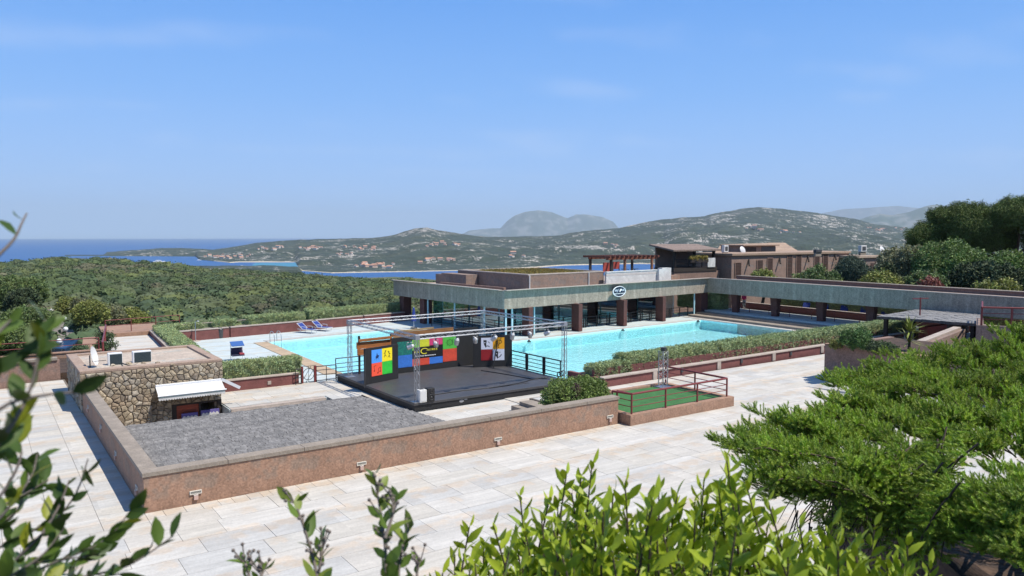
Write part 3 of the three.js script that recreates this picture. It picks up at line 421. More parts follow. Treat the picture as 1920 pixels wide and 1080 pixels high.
// ================= POOL TERRACE =================
const LP = -0.5;                                               // level of the pool deck
const poolPts = [[18.4, -44.6], [27.3, -44.6], [27.3, -33.6], [60.3, -33.6], [60.3, -52.5], [48.3, -51.45], [35.4, -50.4], [31.2, -50.1], [31.2, -63.2], [19.0, -61.4]];
const P0 = [35.5, -51.8], P1 = [64.1, -55.1], P2 = [34.9, -71.0];  // fascia corners of the pavilion
{
  const deckS = structure('pool_terrace', 'pale bluish paved deck round the swimming pool');
  const sh = new THREE.Shape([[9.9, 45.6], [9.9, 38.3], [15.2, 38.3], [15.2, 24.21], [22.25, 24.21], [22.25, 30.0], [62.4, 30.0], [62.4, 72], [9.9, 70]].map(p => new THREE.Vector2(...p)));
  sh.holes.push(new THREE.Path(poolPts.map(p => new THREE.Vector2(p[0], -p[1]))));
  const g = new THREE.ExtrudeGeometry(sh, { depth: 3, bevelEnabled: false }); g.rotateX(-Math.PI / 2); g.translate(0, LP - 3, 0);
  obj('deck', g, mat.deck, deckS);
  // coping stones along the pool edge
  const inset = (p, q, w, m, name) => { const L = Math.hypot(q[0] - p[0], q[1] - p[1]), n = Math.round(L / 1.0); for (let i = 0; i < n; i++) { const a = [lerp(p[0], q[0], (i + 0.006) / n), lerp(p[1], q[1], (i + 0.006) / n)], b = [lerp(p[0], q[0], (i + 0.994) / n), lerp(p[1], q[1], (i + 0.994) / n)]; obj(name, strip(a, b, -0.06, w, LP - 0.02, LP + 0.035), m, deckS); } };
  inset([18.4, -44.6], [19.0, -61.4], -1.15, mat.coping, 'coping_stone'); inset([19.0, -61.4], [31.2, -63.2], -0.9, mat.copingPale, 'coping_stone');
  inset([31.2, -50.1], [35.4, -50.4], -0.5, mat.copingPale, 'coping_stone'); inset([35.4, -50.4], [48.3, -51.45], -0.55, mat.copingPale, 'coping_stone'); inset([48.3, -51.45], [60.3, -52.5], -0.55, mat.copingPale, 'coping_stone');
  inset([31.2, -63.2], [31.2, -50.1], -0.5, mat.copingPale, 'coping_stone');
  // paved forecourt by the gate, steps
  const fc = structure('forecourt', 'stone paved forecourt and steps between hut and stage');
  pave(fc, [{ x0: 9.95, x1: 16.9, z0: -42.6, z1: -38.62, dir: 'x', course: 1.0, len: [0.9, 1.8] }, { x0: 14.9, x1: 16.95, z0: -38.62, z1: -24.3, dir: 'x', course: 1.1, len: [0.8, 1.4] }, { x0: 16.95, x1: 22.2, z0: -32.4, z1: -24.3, dir: 'x', course: 1.1, len: [0.9, 1.8] }, { x0: 22.3, x1: 27.0, z0: -33.2, z1: -30.3, dir: 'x', course: 1.1, len: [0.9, 1.8] }], LP + 0.045, 60);
  obj('step', [rbox(9.95, 14.8, -0.82, LP + 0.03, -38.6, -38.2, 0.01)], mat.capPale, fc); obj('step', [rbox(9.95, 14.82, -1.0, -0.66, -38.19, -37.8, 0.01)], mat.copingPale, fc);
  for (const [i, y] of [[0, -0.2], [1, -0.02]]) { const p = G(995 + i * 16, 772 - i * 8, y); obj('step', rbox(p.x, 22.1, LP, y, p.z - 1.6, p.z, 0.01), mat.cap, fc); }
  // basin and water
  const basin = structure('pool_basin', 'turquoise tiled pool basin under clear water');
  const depth = -1.45;
  obj('pool_floor', [prism(poolPts, depth - 0.2, depth)], mat.poolTile, basin);
  for (let i = 0; i < poolPts.length; i++) { const a = poolPts[i], b = poolPts[(i + 1) % poolPts.length]; obj('pool_wall', strip(a, b, -0.004, -0.05, depth, LP - 0.03), mat.poolTile, basin); obj('pool_wall', strip(a, b, 0.004, 0.05, depth, LP - 0.03), mat.poolTile, basin); }
  const wg = new THREE.ShapeGeometry(new THREE.Shape(poolPts.map(p => new THREE.Vector2(p[0], -p[1])))); wg.rotateX(-Math.PI / 2); wg.translate(0, LP - 0.10, 0);
  const water = obj('pool_water', wg, M(0.80, 0.97, 0.985, { transmission: 1, thickness: 0, rough: 0.04, ior: 1.33, bump: T.waterB, bs: 0.02 }), scene); water.userData = { kind: 'structure', label: 'clear turquoise water filling the swimming pool', category: 'water' };
  for (const [px, py] of [[992, 641], [1168, 620], [1309, 603]]) { const p = G(px, py, LP - 0.12); tag(obj('pool_float', [new THREE.CylinderGeometry(0.16, 0.16, 0.09, 12).translate(p.x, LP - 0.09, p.z), new THREE.SphereGeometry(0.1, 10, 6).translate(p.x, LP - 0.04, p.z)], mat.darkGrey, scene), 'small black float by the pool edge under the pavilion', 'float', 'black floats along the pool edge'); }
}
// ---------- hedges ----------
function leafCluster(n, rad, L, W, r, tint = 0.25) {
  const pos = [], col = [];
  for (let i = 0; i < n; i++) {
    const c = V(rr(-1, 1, r), rr(-1, 1, r), rr(-1, 1, r)).multiplyScalar(rad), d = V(rr(-1, 1, r), rr(-0.6, 1.2, r), rr(-1, 1, r)).normalize(), s = V(rr(-1, 1, r), rr(-1, 1, r), rr(-1, 1, r)).cross(d).normalize(), n2 = d.clone().cross(s);
    const l = L * rr(0.7, 1.2, r), w = W * rr(0.7, 1.2, r), b = c.clone().addScaledVector(d, -l / 2), e = c.clone().addScaledVector(d, l / 2), m1 = c.clone().addScaledVector(s, w / 2).addScaledVector(n2, w * 0.18), m2 = c.clone().addScaledVector(s, -w / 2).addScaledVector(n2, w * 0.18);
    const k = 1 + rr(-tint, tint, r); for (const v of [b, m1, e, b, e, m2]) { pos.push(v.x, v.y, v.z); col.push(k, k, k * 0.95); }
  }
  const g = new THREE.BufferGeometry(); g.setAttribute('position', new THREE.Float32BufferAttribute(pos, 3)); g.setAttribute('color', new THREE.Float32BufferAttribute(col, 3)); g.computeVertexNormals(); return g;
}
const white = () => new THREE.Color(1, 1, 1);
const tone = (v, w = 0) => new THREE.Color(v * (1 + w), v, v * (1 - w));
const hedgeM = leafM(0.30, 0.37, 0.175, { roughness: 0.6, transmission: 0.1 }), coreM = M(0.28, 0.32, 0.17, { rough: 1 });
const hedgeLeaf = [0, 1, 2].map(i => leafCluster(16, 0.085, 0.085, 0.042, rng(300 + i), 0.4));
function hedge(label, a, b, w, y0, y1, group) {                // clipped hedge along a -> b ([x, z])
  const o = thing('hedge', label, 'hedge', group), L = Math.hypot(b[0] - a[0], b[1] - a[1]), dx = (b[0] - a[0]) / L, dz = (b[1] - a[1]) / L, nx = -dz, nz = dx, lists = [[], [], []], r = rng(Math.floor(L * 1000) + 5);
  obj('core', strip(a, b, -w / 2 + 0.1, w / 2 - 0.1, y0, y1 - 0.12), coreM, o);
  const H = y1 - y0, per = 2 * H + w, N = Math.round(L * per * 78 + 2 * w * H * 78);
  for (let i = 0; i < N; i++) {
    let t = r() * L, q = r() * per, x, y; if (q < H) { x = -w / 2; y = q; } else if (q < H + w) { x = q - H - w / 2; y = H; } else { x = w / 2; y = per - q; }
    if (r() < 2 * w * H / (L * per + 2 * w * H)) { t = r() < 0.5 ? 0 : L; x = rr(-w / 2, w / 2, r); y = r() * H; }
    const wob = 0.10 * (fbm(t * 0.9 + L, q * 2 + 3, 3) - 0.5) * 2.2, k = 1 - 0.14 * r() + wob; x *= k; y = y * (1 - 0.06 * r()) + wob * 0.7 * (y / H);
    lists[i % 3].push({ p: V(a[0] + dx * t + nx * x, y0 + y, a[1] + dz * t + nz * x), r: [r() * 6.28, r() * 6.28, r() * 6.28], s: rr(0.75, 1.3, r), c: tone(rr(0.6, 1.35, r), rr(-0.12, 0.12, r)) });
  }
  lists.forEach((l, k) => inst('leaves', hedgeLeaf[k], hedgeM, l, o)); return o;
}
{
  // planter wall with the long hedge between plaza and pool
  const pw = thing('planter_wall', 'long dark red planter wall with pinkish cap below the trimmed hedge', 'wall');
  const A = [26.9, -30.0], B = [62.0, -30.9], n = 18;
  obj('wall_body', [strip(A, B, -0.02, -0.32, LP, 0.47)], mat.redWall, pw); obj('end_wall', strip(A, [26.9, -33.0], 0, 0.25, LP, 0.47), mat.redWall, pw);
  for (let i = 0; i < n; i++) obj('cap_length', strip([lerp(A[0], B[0], i / n), lerp(A[1], B[1], i / n)], [lerp(A[0], B[0], (i + 0.994) / n), lerp(A[1], B[1], (i + 0.994) / n)], 0.05, -0.38, 0.472, 0.535), mat.capPale, pw);
  obj('inner_wall', strip([27.0, -30.9], [62.0, -31.7], 0, -0.12, 0.3, 0.82), mat.redWall, pw);
  obj('soil', strip([27.0, -30.35], [62, -31.2], 0, -2.4, LP, 0.36), mat.soil, pw);
  for (const px of [1240, 1360, 1458, 1543]) { const p = G(px, px === 1240 ? 706 : px === 1360 ? 687 : px === 1458 ? 670 : 655, 0.25); const q = [p.x, lerp(A[1], B[1], (p.x - A[0]) / (B[0] - A[0]))]; obj('pilaster', rbox(q[0] - 0.16, q[0] + 0.16, 0.0, 0.47, q[1] - 0.03, q[1] + 0.05, 0.01), mat.capPale, pw); }
  for (const px of [1300, 1410, 1500]) { const p = G(px, poly([[1300, 698], [1410, 680], [1500, 665]], px), 0.3); const z = lerp(A[1], B[1], (p.x - A[0]) / (B[0] - A[0])); obj('step_light', [rbox(p.x - 0.09, p.x + 0.09, 0.17, 0.42, z - 0.02, z + 0.05, 0.01)], mat.darkGrey, pw); }
  hedge('long trimmed pale green hedge above the red planter wall by the pool', [29.6, -31.6], [61.6, -32.2], 1.15, 0.35, 1.32);
  hedge('short lower trimmed hedge at the stage end of the planter wall', [27.1, -31.3], [29.8, -31.4], 0.95, 0.35, 1.02);
  // planter with hedge by the gate
  const pg = thing('planter_wall', 'short dark red planter wall with pale cap beside the pool gate', 'wall');
  obj('wall_body', box2(10.6, 14.9, LP, 0.12, -42.6, -42.9), mat.redWall, pg); obj('cap_length', rbox(10.55, 14.95, 0.122, 0.19, -42.55, -42.95, 0.01), mat.capPale, pg); obj('soil', box2(10.6, 14.9, LP, -0.02, -42.91, -44.3), mat.soil, pg); obj('step_light', rbox(13.1, 13.3, -0.3, -0.1, -42.56, -42.62, 0.01), mat.capPale, pg);
  hedge('trimmed hedge in the short planter beside the pool gate', [10.9, -43.55], [15.2, -43.55], 1.1, 0, 1.0);
  hedge('trimmed hedge running from the hut back to the far pool wall', [10.75, -46.0], [12.2, -67.5], 1.25, -0.4, 0.72);
  // far wall with caps and the broken hedge behind it
  const fw = thing('terrace_wall', 'dark red far pool wall with pale coping in front of scrub', 'wall');
  const W = [[13.0, -65.3], [17.3, -66.0], [25.2, -67.2], [30.4, -68.2], [35.4, -69.2]];
  for (let i = 0; i < 4; i++) { const a = W[i], b = [lerp(W[i][0], W[i + 1][0], 0.965), lerp(W[i][1], W[i + 1][1], 0.965)]; obj('wall_body', strip(a, b, 0, 0.25 * -1, LP, 0.32), mat.redWall, fw); obj('cap_length', strip(a, b, 0.04, -0.32, 0.322, 0.40), mat.capPale, fw); }
  obj('wall_link', W.slice(1, 4).map((p, i) => strip([p[0] - 0.3, p[1]], [p[0] + 0.05, p[1]], -0.1, -0.3, LP, 0.25)), mat.redWall, fw);
  const hw = [[12.6, 15.3], [16.2, 18.0], [19.2, 24.6], [25.1, 36]];
  hw.forEach(([x0, x1], i) => { const z = x => poly([[13, -67.3], [35.4, -71]], x); hedge(['low clipped hedge stub at the far corner of the deck', 'rounded clipped bush hedge behind the far pool wall', 'clipped hedge length behind the two blue loungers', 'long clipped hedge ending at the pavilion corner pillar'][i], [x0, z(x0)], [x1, z(x1)], 1.3, -1.2, [0.75, 0.85, 0.98, 1.15][i], 'hedges along the far pool wall'); });
  const rail = thing('white_rail', 'thin pale railing showing between the far hedges', 'railing'); railing(rail, [V(12.8, -0.4, -67.0), V(19.5, -0.4, -68.1)], 1.1, [0.6, 1], mat.capPale, { every: 2.2 });
}
// pool furniture
{
  const ladder = thing('pool_ladder', 'steel pool ladder at the corner of the pool', 'ladder');
  for (const s of [0, 0.55]) { const p = G(508, 643, LP); obj('handrail', tube([V(p.x + s, LP, p.z - 0.2), V(p.x + s, LP + 0.75, p.z - 0.2), V(p.x + s + 0.05, LP + 0.95, p.z + 0.1), V(p.x + s + 0.1, LP + 0.7, p.z + 0.5), V(p.x + s + 0.1, LP - 1, p.z + 0.55)], 0.025, 0.025, 8, 18), mat.alu, ladder); }
  { const p = G(508, 643, LP); for (let i = 0; i < 3; i++) obj('rung', bar(V(p.x + 0.1, LP - 0.15 - i * 0.28, p.z + 0.55), V(p.x + 0.65, LP - 0.15 - i * 0.28, p.z + 0.55), 0.03), mat.alu, ladder); }
  const lounger = (p, turn, label) => {
    const o = thing('sun_lounger', label, 'sun lounger', 'blue sun loungers on the far deck');
    obj('frame', [bar(V(-0.32, 0.32, -0.9), V(-0.32, 0.32, 0.9), 0.025), bar(V(0.32, 0.32, -0.9), V(0.32, 0.32, 0.9), 0.025), bar(V(-0.32, 0.32, 0.9), V(0.32, 0.32, 0.9), 0.025)], mat.whiteMetal, o);
    obj('seat', bx(0.6, 0.04, 1.2, 0, 0.34, 0.3), mat.blueCloth, o); const br = obj('backrest', bx(0.6, 0.04, 0.8, 0, 0.56, -0.62, 0, 0.62), mat.blueCloth, o);
    obj('backrest_frame', [bar(V(-0.33, 0.34, -0.3), V(-0.33, 0.82, -0.96), 0.022), bar(V(0.33, 0.34, -0.3), V(0.33, 0.82, -0.96), 0.022), bar(V(-0.33, 0.82, -0.96), V(0.33, 0.82, -0.96), 0.022)], mat.whiteMetal, o);
    for (const [x, z] of [[-0.3, -0.6], [0.3, -0.6], [-0.3, 0.75], [0.3, 0.75]]) obj('leg', bar(V(x, 0, z), V(x, 0.32, z), 0.022), mat.whiteMetal, o);
    for (const s of [-1, 1]) obj('armrest', [bar(V(s * 0.36, 0.55, -0.4), V(s * 0.36, 0.55, 0.2), 0.02), bar(V(s * 0.34, 0.32, 0.2), V(s * 0.36, 0.55, 0.2), 0.018)], mat.whiteMetal, o);
    o.position.copy(p); o.rotation.y = turn; return o;
  };
  lounger(G(577, 624, LP), 0.45, 'blue canvas sun lounger beside its twin by the far wall, nearer the ladder'); lounger(G(605, 620, LP), 0.45, 'blue canvas sun lounger beside its twin by the far wall, nearer the pavilion');
  const sc = thing('sunshade_chair', 'blue canopy beach chair with dark towel on the deck', 'beach chair'), p = G(446, 676, LP);
  obj('seat', bx(0.8, 0.08, 0.5, p.x, p.y + 0.38, p.z), M(0.02, 0.02, 0.05), sc); obj('backrest', bx(0.8, 0.5, 0.05, p.x, p.y + 0.62, p.z - 0.25, 0, -0.25), M(0.03, 0.02, 0.05), sc); obj('canopy', bx(0.85, 0.04, 0.55, p.x, p.y + 1.15, p.z - 0.1, 0, 0.5), M(0.03, 0.10, 0.30), sc); obj('towel', bx(0.3, 0.1, 0.3, p.x + 0.25, p.y + 0.46, p.z + 0.05), M(0.35, 0.05, 0.06), sc);
  for (const s of [-0.4, 0.4]) { obj('upright', bar(V(p.x + s, p.y, p.z - 0.25), V(p.x + s, p.y + 1.2, p.z - 0.25), 0.022), mat.whiteMetal, sc); obj('leg', bar(V(p.x + s, p.y, p.z + 0.25), V(p.x + s, p.y + 0.4, p.z + 0.2), 0.022), mat.whiteMetal, sc); }
  const bin = thing('waste_bin', 'black waste bin against the far red wall', 'bin'), q = G(413, 634, LP); obj('body', new THREE.CylinderGeometry(0.27, 0.23, 0.75, 16).translate(q.x, q.y + 0.375, q.z), mat.darkGrey, bin); obj('lid', new THREE.CylinderGeometry(0.16, 0.29, 0.16, 16).translate(q.x, q.y + 0.83, q.z), mat.blackMetal, bin);
  const sh = thing('pool_shower', 'thin chrome pool shower post near the far wall', 'shower'), s2 = G(367, 640, LP); obj('post', bar(s2, s2.clone().add(V(0, 1.6, 0)), 0.035, 8), mat.alu, sh); obj('shower_head', [bar(s2.clone().add(V(0, 1.58, 0)), s2.clone().add(V(0.15, 1.7, 0.25)), 0.02), new THREE.CylinderGeometry(0.04, 0.1, 0.06, 12).translate(s2.x + 0.15, s2.y + 1.67, s2.z + 0.27)], mat.alu, sh); obj('base_plate', new THREE.CylinderGeometry(0.35, 0.38, 0.05, 20).translate(s2.x, s2.y + 0.025, s2.z), mat.capPale, sh);
}

// ================= STAGE =================
const ST = -0.04;                                              // stage level
function canvasTex(w, h, draw) { const c = document.createElement('canvas'); c.width = w; c.height = h; const x = c.getContext('2d'); draw(x, w, h); const t = new THREE.CanvasTexture(c); t.colorSpace = THREE.SRGBColorSpace; return t; }
function panelUV(w, h, th) {                                   // upright panel whose front face (+z) shows the whole texture
  const g = new THREE.BoxGeometry(w, h, th), n = g.attributes.normal, uv = g.attributes.uv; for (let i = 0; i < uv.count; i++) if (n.getZ(i) < 0.5) uv.setXY(i, 0.02, 0.02); return g;
}
{
  const st = thing('stage_platform', 'black painted low stage with worn top and scuffed edges', 'stage');
  const x0 = 17, x1 = 26.9, z0 = -32.5, z1 = -42.2;
  obj('stage_base', box2(x0 + 0.05, x1, LP + 0.05, ST - 0.03, z0 - 0.05, z1), mat.black, st);
  obj('stage_panel', rbox(x0, 22.0, ST - 0.12, ST, z0, -33.6, 0.01), mat.stageTop, st); obj('stage_panel', rbox(22.006, x1, ST - 0.12, ST - 0.004, z0, -33.5, 0.01), mat.stageTop, st);
  obj('stage_panel', rbox(x0, 24.6, ST - 0.12, ST, -33.61, z1, 0.01), mat.stageTop, st); obj('stage_panel', rbox(24.606, x1, ST - 0.12, ST - 0.003, -33.51, z1, 0.01), mat.stageTop, st);
  obj('white_scuff', [new THREE.CircleGeometry(0.11, 7).scale(1.3, 0.7, 1).translate(19.7, -0.26, z0 - 0.045), new THREE.CircleGeometry(0.07, 6).scale(1.6, 0.6, 1).translate(19.95, -0.2, z0 - 0.044)], M(0.28, 0.28, 0.29), st);
  tag(obj('stage_cable', [tube([V(18.1, ST + 0.02, -33.6), V(20.3, ST + 0.02, -33.75), V(22.4, ST + 0.02, -33.55), V(24.4, ST + 0.02, -33.8), V(25.4, ST + 0.02, -34.2), V(26.4, ST + 0.02, -34.1)], 0.03, 0.03, 6, 50)], mat.blackMetal, scene), 'black cable lying along the stage front', 'cable');
  tag(obj('stage_cable', [tube([V(24.5, ST + 0.02, -38.2), V(24.9, ST + 0.02, -36.8), V(25.2, ST + 0.02, -35.3), V(25.4, ST + 0.02, -34.25)], 0.028, 0.028, 6, 30)], mat.blackMetal, scene), 'black cable running from the mask panel across the stage', 'cable');
  // truss frame
  const tr = thing('stage_truss', 'silver lattice truss frame standing over the stage', 'truss');
  const trussSeg = (name, a, b, s = 0.19) => {
    const d = b.clone().sub(a), L = d.length(), u = d.clone().normalize(), ref = Math.abs(u.y) > 0.9 ? V(1, 0, 0) : V(0, 1, 0), p = ref.clone().cross(u).normalize().multiplyScalar(s / 2), q = u.clone().cross(p).normalize().multiplyScalar(s / 2), C = [[1, 1], [1, -1], [-1, -1], [-1, 1]].map(([i, j]) => p.clone().multiplyScalar(i).addScaledVector(q, j)), geos = [];
    const seg = obj(name, C.map(c => bar(a.clone().add(c), b.clone().add(c), 0.019, 7)), mat.alu, tr);
    const n = Math.round(L / 0.3); for (let f = 0; f < 4; f++) for (let k = 0; k < n; k++) { const c0 = C[f], c1 = C[(f + 1) % 4], s0 = k % 2 ? c0 : c1, s1 = k % 2 ? c1 : c0; geos.push(bar(a.clone().addScaledVector(d, k / n).add(s0), a.clone().addScaledVector(d, (k + 1) / n).add(s1), 0.008, 4)); }
    obj('lacing', geos, mat.alu, seg);
  };
  const yT = 3.12, A = [17.3, -32.75], B = [26.75, -33.1], C = [26.7, -41.4], D = [17.3, -40.9];
  for (const p of [A, B, C, D]) { trussSeg('truss_post', V(p[0], ST + 0.02, p[1]), V(p[0], yT - 0.12, p[1])); obj('base_plate', bx(0.5, 0.02, 0.5, p[0], ST + 0.012, p[1]), mat.alu, tr); obj('corner_block', rbox(p[0] - 0.12, p[0] + 0.12, yT - 0.12, yT + 0.12, p[1] - 0.12, p[1] + 0.12, 0.01), M(0.42, 0.42, 0.44, { metalness: 0.8, rough: 0.45 }), tr); }
  for (const [p, q] of [[A, B], [B, C], [D, C], [A, D]]) { const a = V(p[0], yT, p[1]), b = V(q[0], yT, q[1]), d = b.clone().sub(a).normalize().multiplyScalar(0.12); trussSeg('truss_beam', a.add(d), b.sub(d)); }
  // stage lamps clamped under the front beam
  const lamp = (x, z, tilt, turn) => { const o = thing('stage_lamp', 'silver par can stage lamp hanging under the front truss beam', 'stage lamp', 'stage lamps on the front truss beam'); obj('housing', [new THREE.CylinderGeometry(0.11, 0.11, 0.26, 14).rotateX(tilt).rotateY(turn).translate(0, -0.34, 0)], mat.alu, o); obj('rear_cap', [new THREE.CylinderGeometry(0.05, 0.1, 0.1, 12).translate(0, 0.17, 0).rotateX(tilt).rotateY(turn).translate(0, -0.34, 0)], M(0.6, 0.6, 0.6), o); obj('lens', [new THREE.CylinderGeometry(0.1, 0.1, 0.015, 14).translate(0, -0.135, 0).rotateX(tilt).rotateY(turn).translate(0, -0.34, 0)], mat.darkGrey, o); obj('yoke', [bar(V(-0.14, -0.34, 0), V(-0.14, -0.12, 0), 0.012), bar(V(0.14, -0.34, 0), V(0.14, -0.12, 0), 0.012), bar(V(-0.14, -0.12, 0), V(0.14, -0.12, 0), 0.012)], mat.alu, o); obj('clamp', bx(0.05, 0.14, 0.06, 0, -0.06, 0), mat.darkGrey, o); o.position.set(x, yT - 0.10, z); return o; };
  [766, 816, 856, 892, 927, 963, 997, 1029].forEach((px, i) => { const p = onZ(px, 640, -32.85); lamp(p.x, lerp(A[1], B[1], (p.x - A[0]) / (B[0] - A[0])), [1.2, 0.8, 0.3, 0.7, 0.9, 0.3, 0.6, 1.1][i], [1.2, -0.8, 0.2, -0.6, 1.0, 0.1, -0.7, 0.9][i]); });
  // loudspeakers
  const sp = (px, py, w, h, d, m, label, cones) => { const o = thing('loudspeaker', label, 'loudspeaker'), p = G(px, py, ST); obj('cabinet', rbox(p.x - w / 2, p.x + w / 2, ST + 0.002, ST + h, p.z - d, p.z, 0.03), m, o); if (cones) { for (const [y, r] of [[0.22, 0.14], [0.5, 0.07]]) { obj('cone', new THREE.TorusGeometry(r, 0.02, 8, 20).translate(p.x, ST + y, p.z + 0.005), mat.blackMetal, o); obj('dust_cap', new THREE.SphereGeometry(r * 0.4, 10, 6).translate(p.x, ST + y, p.z - 0.02), mat.darkGrey, o); } } else { obj('rear_panel', rbox(p.x - w / 2 + 0.05, p.x + w / 2 - 0.05, ST + 0.08, ST + h - 0.08, p.z - 0.005, p.z + 0.008, 0.004), M(0.6, 0.6, 0.59), o); obj('handle', [bar(V(p.x - 0.1, ST + h + 0.02, p.z - d / 2), V(p.x + 0.1, ST + h + 0.02, p.z - d / 2), 0.015)], mat.darkGrey, o); } };
  sp(794, 755, 0.40, 0.62, 0.34, mat.white, 'white loudspeaker cabinet at the foot of the truss post', false); sp(809, 753, 0.40, 0.66, 0.36, mat.black, 'black loudspeaker beside the white cabinet on stage', true);
  // painted flats
  const plainTile = (c) => M(...c, { rough: 0.75, map: T.fine });
  const ink = '#0b0b12';
  const prints = {
    instrument: x => { x.fillStyle = '#4f9bf0'; x.fillRect(0, 0, 256, 256); x.fillStyle = '#0d2a5c'; x.beginPath(); x.moveTo(132, 55); x.lineTo(150, 110); x.lineTo(190, 120); x.lineTo(160, 165); x.lineTo(110, 175); x.lineTo(95, 140); x.lineTo(120, 115); x.fill(); x.lineWidth = 6; x.strokeStyle = '#0d2a5c'; x.beginPath(); x.moveTo(70, 200); x.lineTo(110, 160); x.moveTo(120, 215); x.lineTo(135, 170); x.moveTo(160, 165); x.lineTo(185, 205); x.stroke(); },
    dancers: x => { x.fillStyle = '#f4df22'; x.fillRect(0, 0, 256, 256); x.strokeStyle = ink; x.fillStyle = ink; x.lineWidth = 12; x.lineCap = 'round'; for (const [a, b, s] of [[80, 70, 1], [175, 95, -1]]) { x.beginPath(); x.arc(a, b - 14, 10, 0, 7); x.fill(); x.beginPath(); x.moveTo(a, b); x.lineTo(a - 6 * s, b + 55); x.lineTo(a - 26 * s, b + 100); x.moveTo(a - 6 * s, b + 55); x.lineTo(a + 26 * s, b + 90); x.moveTo(a, b + 8); x.lineTo(a + 20 * s, b - 30); x.moveTo(a, b + 10); x.lineTo(a - 30 * s, b + 28); x.stroke(); } },
    notes: x => { x.fillStyle = '#f2573a'; x.fillRect(0, 0, 256, 256); x.strokeStyle = x.fillStyle = '#5a0f0c'; x.lineWidth = 9; x.beginPath(); x.moveTo(70, 150); x.lineTo(55, 60); x.lineTo(105, 50); x.stroke(); x.beginPath(); x.arc(62, 155, 14, 0, 7); x.fill(); x.beginPath(); x.moveTo(160, 200); x.lineTo(165, 120); x.lineTo(215, 95); x.lineTo(215, 175); x.stroke(); x.beginPath(); x.arc(150, 205, 14, 0, 7); x.arc(205, 180, 14, 0, 7); x.fill(); },
    compass: x => { x.fillStyle = '#4fb13f'; x.fillRect(0, 0, 256, 256); x.strokeStyle = '#0c3a10'; x.lineWidth = 12; x.beginPath(); x.arc(128, 135, 52, 0, 7); x.stroke(); x.lineWidth = 7; x.beginPath(); for (let i = 0; i < 8; i++) { const a = i * Math.PI / 4; x.moveTo(128 + 60 * Math.cos(a), 135 + 60 * Math.sin(a)); x.lineTo(128 + 82 * Math.cos(a), 135 + 82 * Math.sin(a)); } x.arc(128, 135, 22, 0, 5); x.stroke(); },
    teal: x => { x.fillStyle = '#0f6a5e'; x.fillRect(0, 0, 256, 256); const r = rng(5); for (let i = 0; i < 900; i++) { x.fillStyle = ['#1a8d74', '#0b4f55', '#2aa07e', '#0a3d4a'][Math.floor(r() * 4)]; x.globalAlpha = 0.5; x.fillRect(r() * 256, r() * 256, 4 + r() * 12, 3 + r() * 9); } x.globalAlpha = 1; },
    logo: x => { x.fillStyle = '#07070d'; x.fillRect(0, 0, 512, 256); x.strokeStyle = '#e8dc3a'; x.lineWidth = 16; x.beginPath(); x.arc(190, 100, 62, 0.9, 5.6); x.stroke(); x.fillStyle = '#e8dc3a'; x.font = 'bold 58px serif'; x.fillText('LA', 10, 125); x.font = 'italic bold 58px serif'; x.fillText('AURIA', 222, 98); x.fillStyle = '#f4f4f4'; x.font = 'bold 40px sans-serif'; x.fillText('è il Tuo Benessere', 40, 222); },
    question: x => { x.fillStyle = '#f6a91c'; x.fillRect(0, 0, 256, 256); x.strokeStyle = '#33170a'; x.lineWidth = 13; x.beginPath(); x.moveTo(70, 110); x.bezierCurveTo(60, 50, 190, 40, 195, 95); x.bezierCurveTo(195, 140, 120, 120, 125, 190); x.stroke(); x.fillStyle = '#33170a'; x.beginPath(); x.arc(130, 222, 11, 0, 7); x.fill(); },
    sadMask: x => mask(x, false), happyMask: x => mask(x, true),
  };
  function mask(x, happy) { x.fillStyle = '#dcdce6'; x.fillRect(0, 0, 256, 256); x.fillStyle = ink; x.beginPath(); x.moveTo(55, 45); x.lineTo(75, 55); x.lineTo(118, 50); x.quadraticCurveTo(128, 90, 112, 130); x.quadraticCurveTo(118, 190, 105, 225); x.lineTo(85, 190); x.quadraticCurveTo(45, 120, 55, 45); x.fill(); x.fillStyle = '#dcdce6'; x.beginPath(); x.ellipse(80, 105, 17, 9, -0.3, 0, 7); x.fill(); x.strokeStyle = ink; x.lineWidth = 17; x.beginPath(); if (happy) { x.moveTo(100, 190); x.quadraticCurveTo(165, 190, 190, 120); } else { x.moveTo(110, 190); x.quadraticCurveTo(150, 165, 185, 205); } x.stroke(); x.lineWidth = 11; x.beginPath(); if (happy) { x.moveTo(145, 80); x.lineTo(170, 65); } else { x.moveTo(145, 90); x.quadraticCurveTo(185, 95, 180, 125); } x.stroke(); }
  const pm = (k, w = 256, h = 256) => { const m = new THREE.MeshPhysicalMaterial({ roughness: 0.7 }); m.map = canvasTex(w, h, prints[k]); return m; };
  // flat(a, b): panel between two stage points ([x, z]); tiles: [u0, u1, v0, v1, material, name] in fractions of the panel
  const flat = (label, a, b, h, tiles, lean) => {
    const o = thing('stage_flat', label, 'stage flat'), L = Math.hypot(b[0] - a[0], b[1] - a[1]);
    obj('panel', rbox(-L / 2, L / 2, 0.002, h, -0.06, 0, 0.006), mat.black, o);
    for (const [u0, u1, v0, v1, m, name] of tiles) { const w = (u1 - u0) * L, hh = (v1 - v0) * h, g = panelUV(w - 0.006, hh - 0.006, 0.014); const q = new THREE.Mesh(g, m); q.name = name; q.castShadow = q.receiveShadow = true; q.position.set((u0 + u1 - 1) / 2 * L, (v0 + v1) / 2 * h, 0.008); o.add(q); }
    for (const s of lean) { obj('brace', [bar(V((s[0] - 0.5) * L, h * 0.82, s[1] > 0 ? 0.02 : -0.07), V((s[0] - 0.5) * L + s[2], 0.01, s[1]), 0.035, 6)], mat.black, o); }
    o.position.set((a[0] + b[0]) / 2, ST, (a[1] + b[1]) / 2); o.rotation.y = -Math.atan2(b[1] - a[1], b[0] - a[0]); return o;
  };
  const red = plainTile([0.80, 0.085, 0.04]), blue = plainTile([0.045, 0.22, 0.75]);
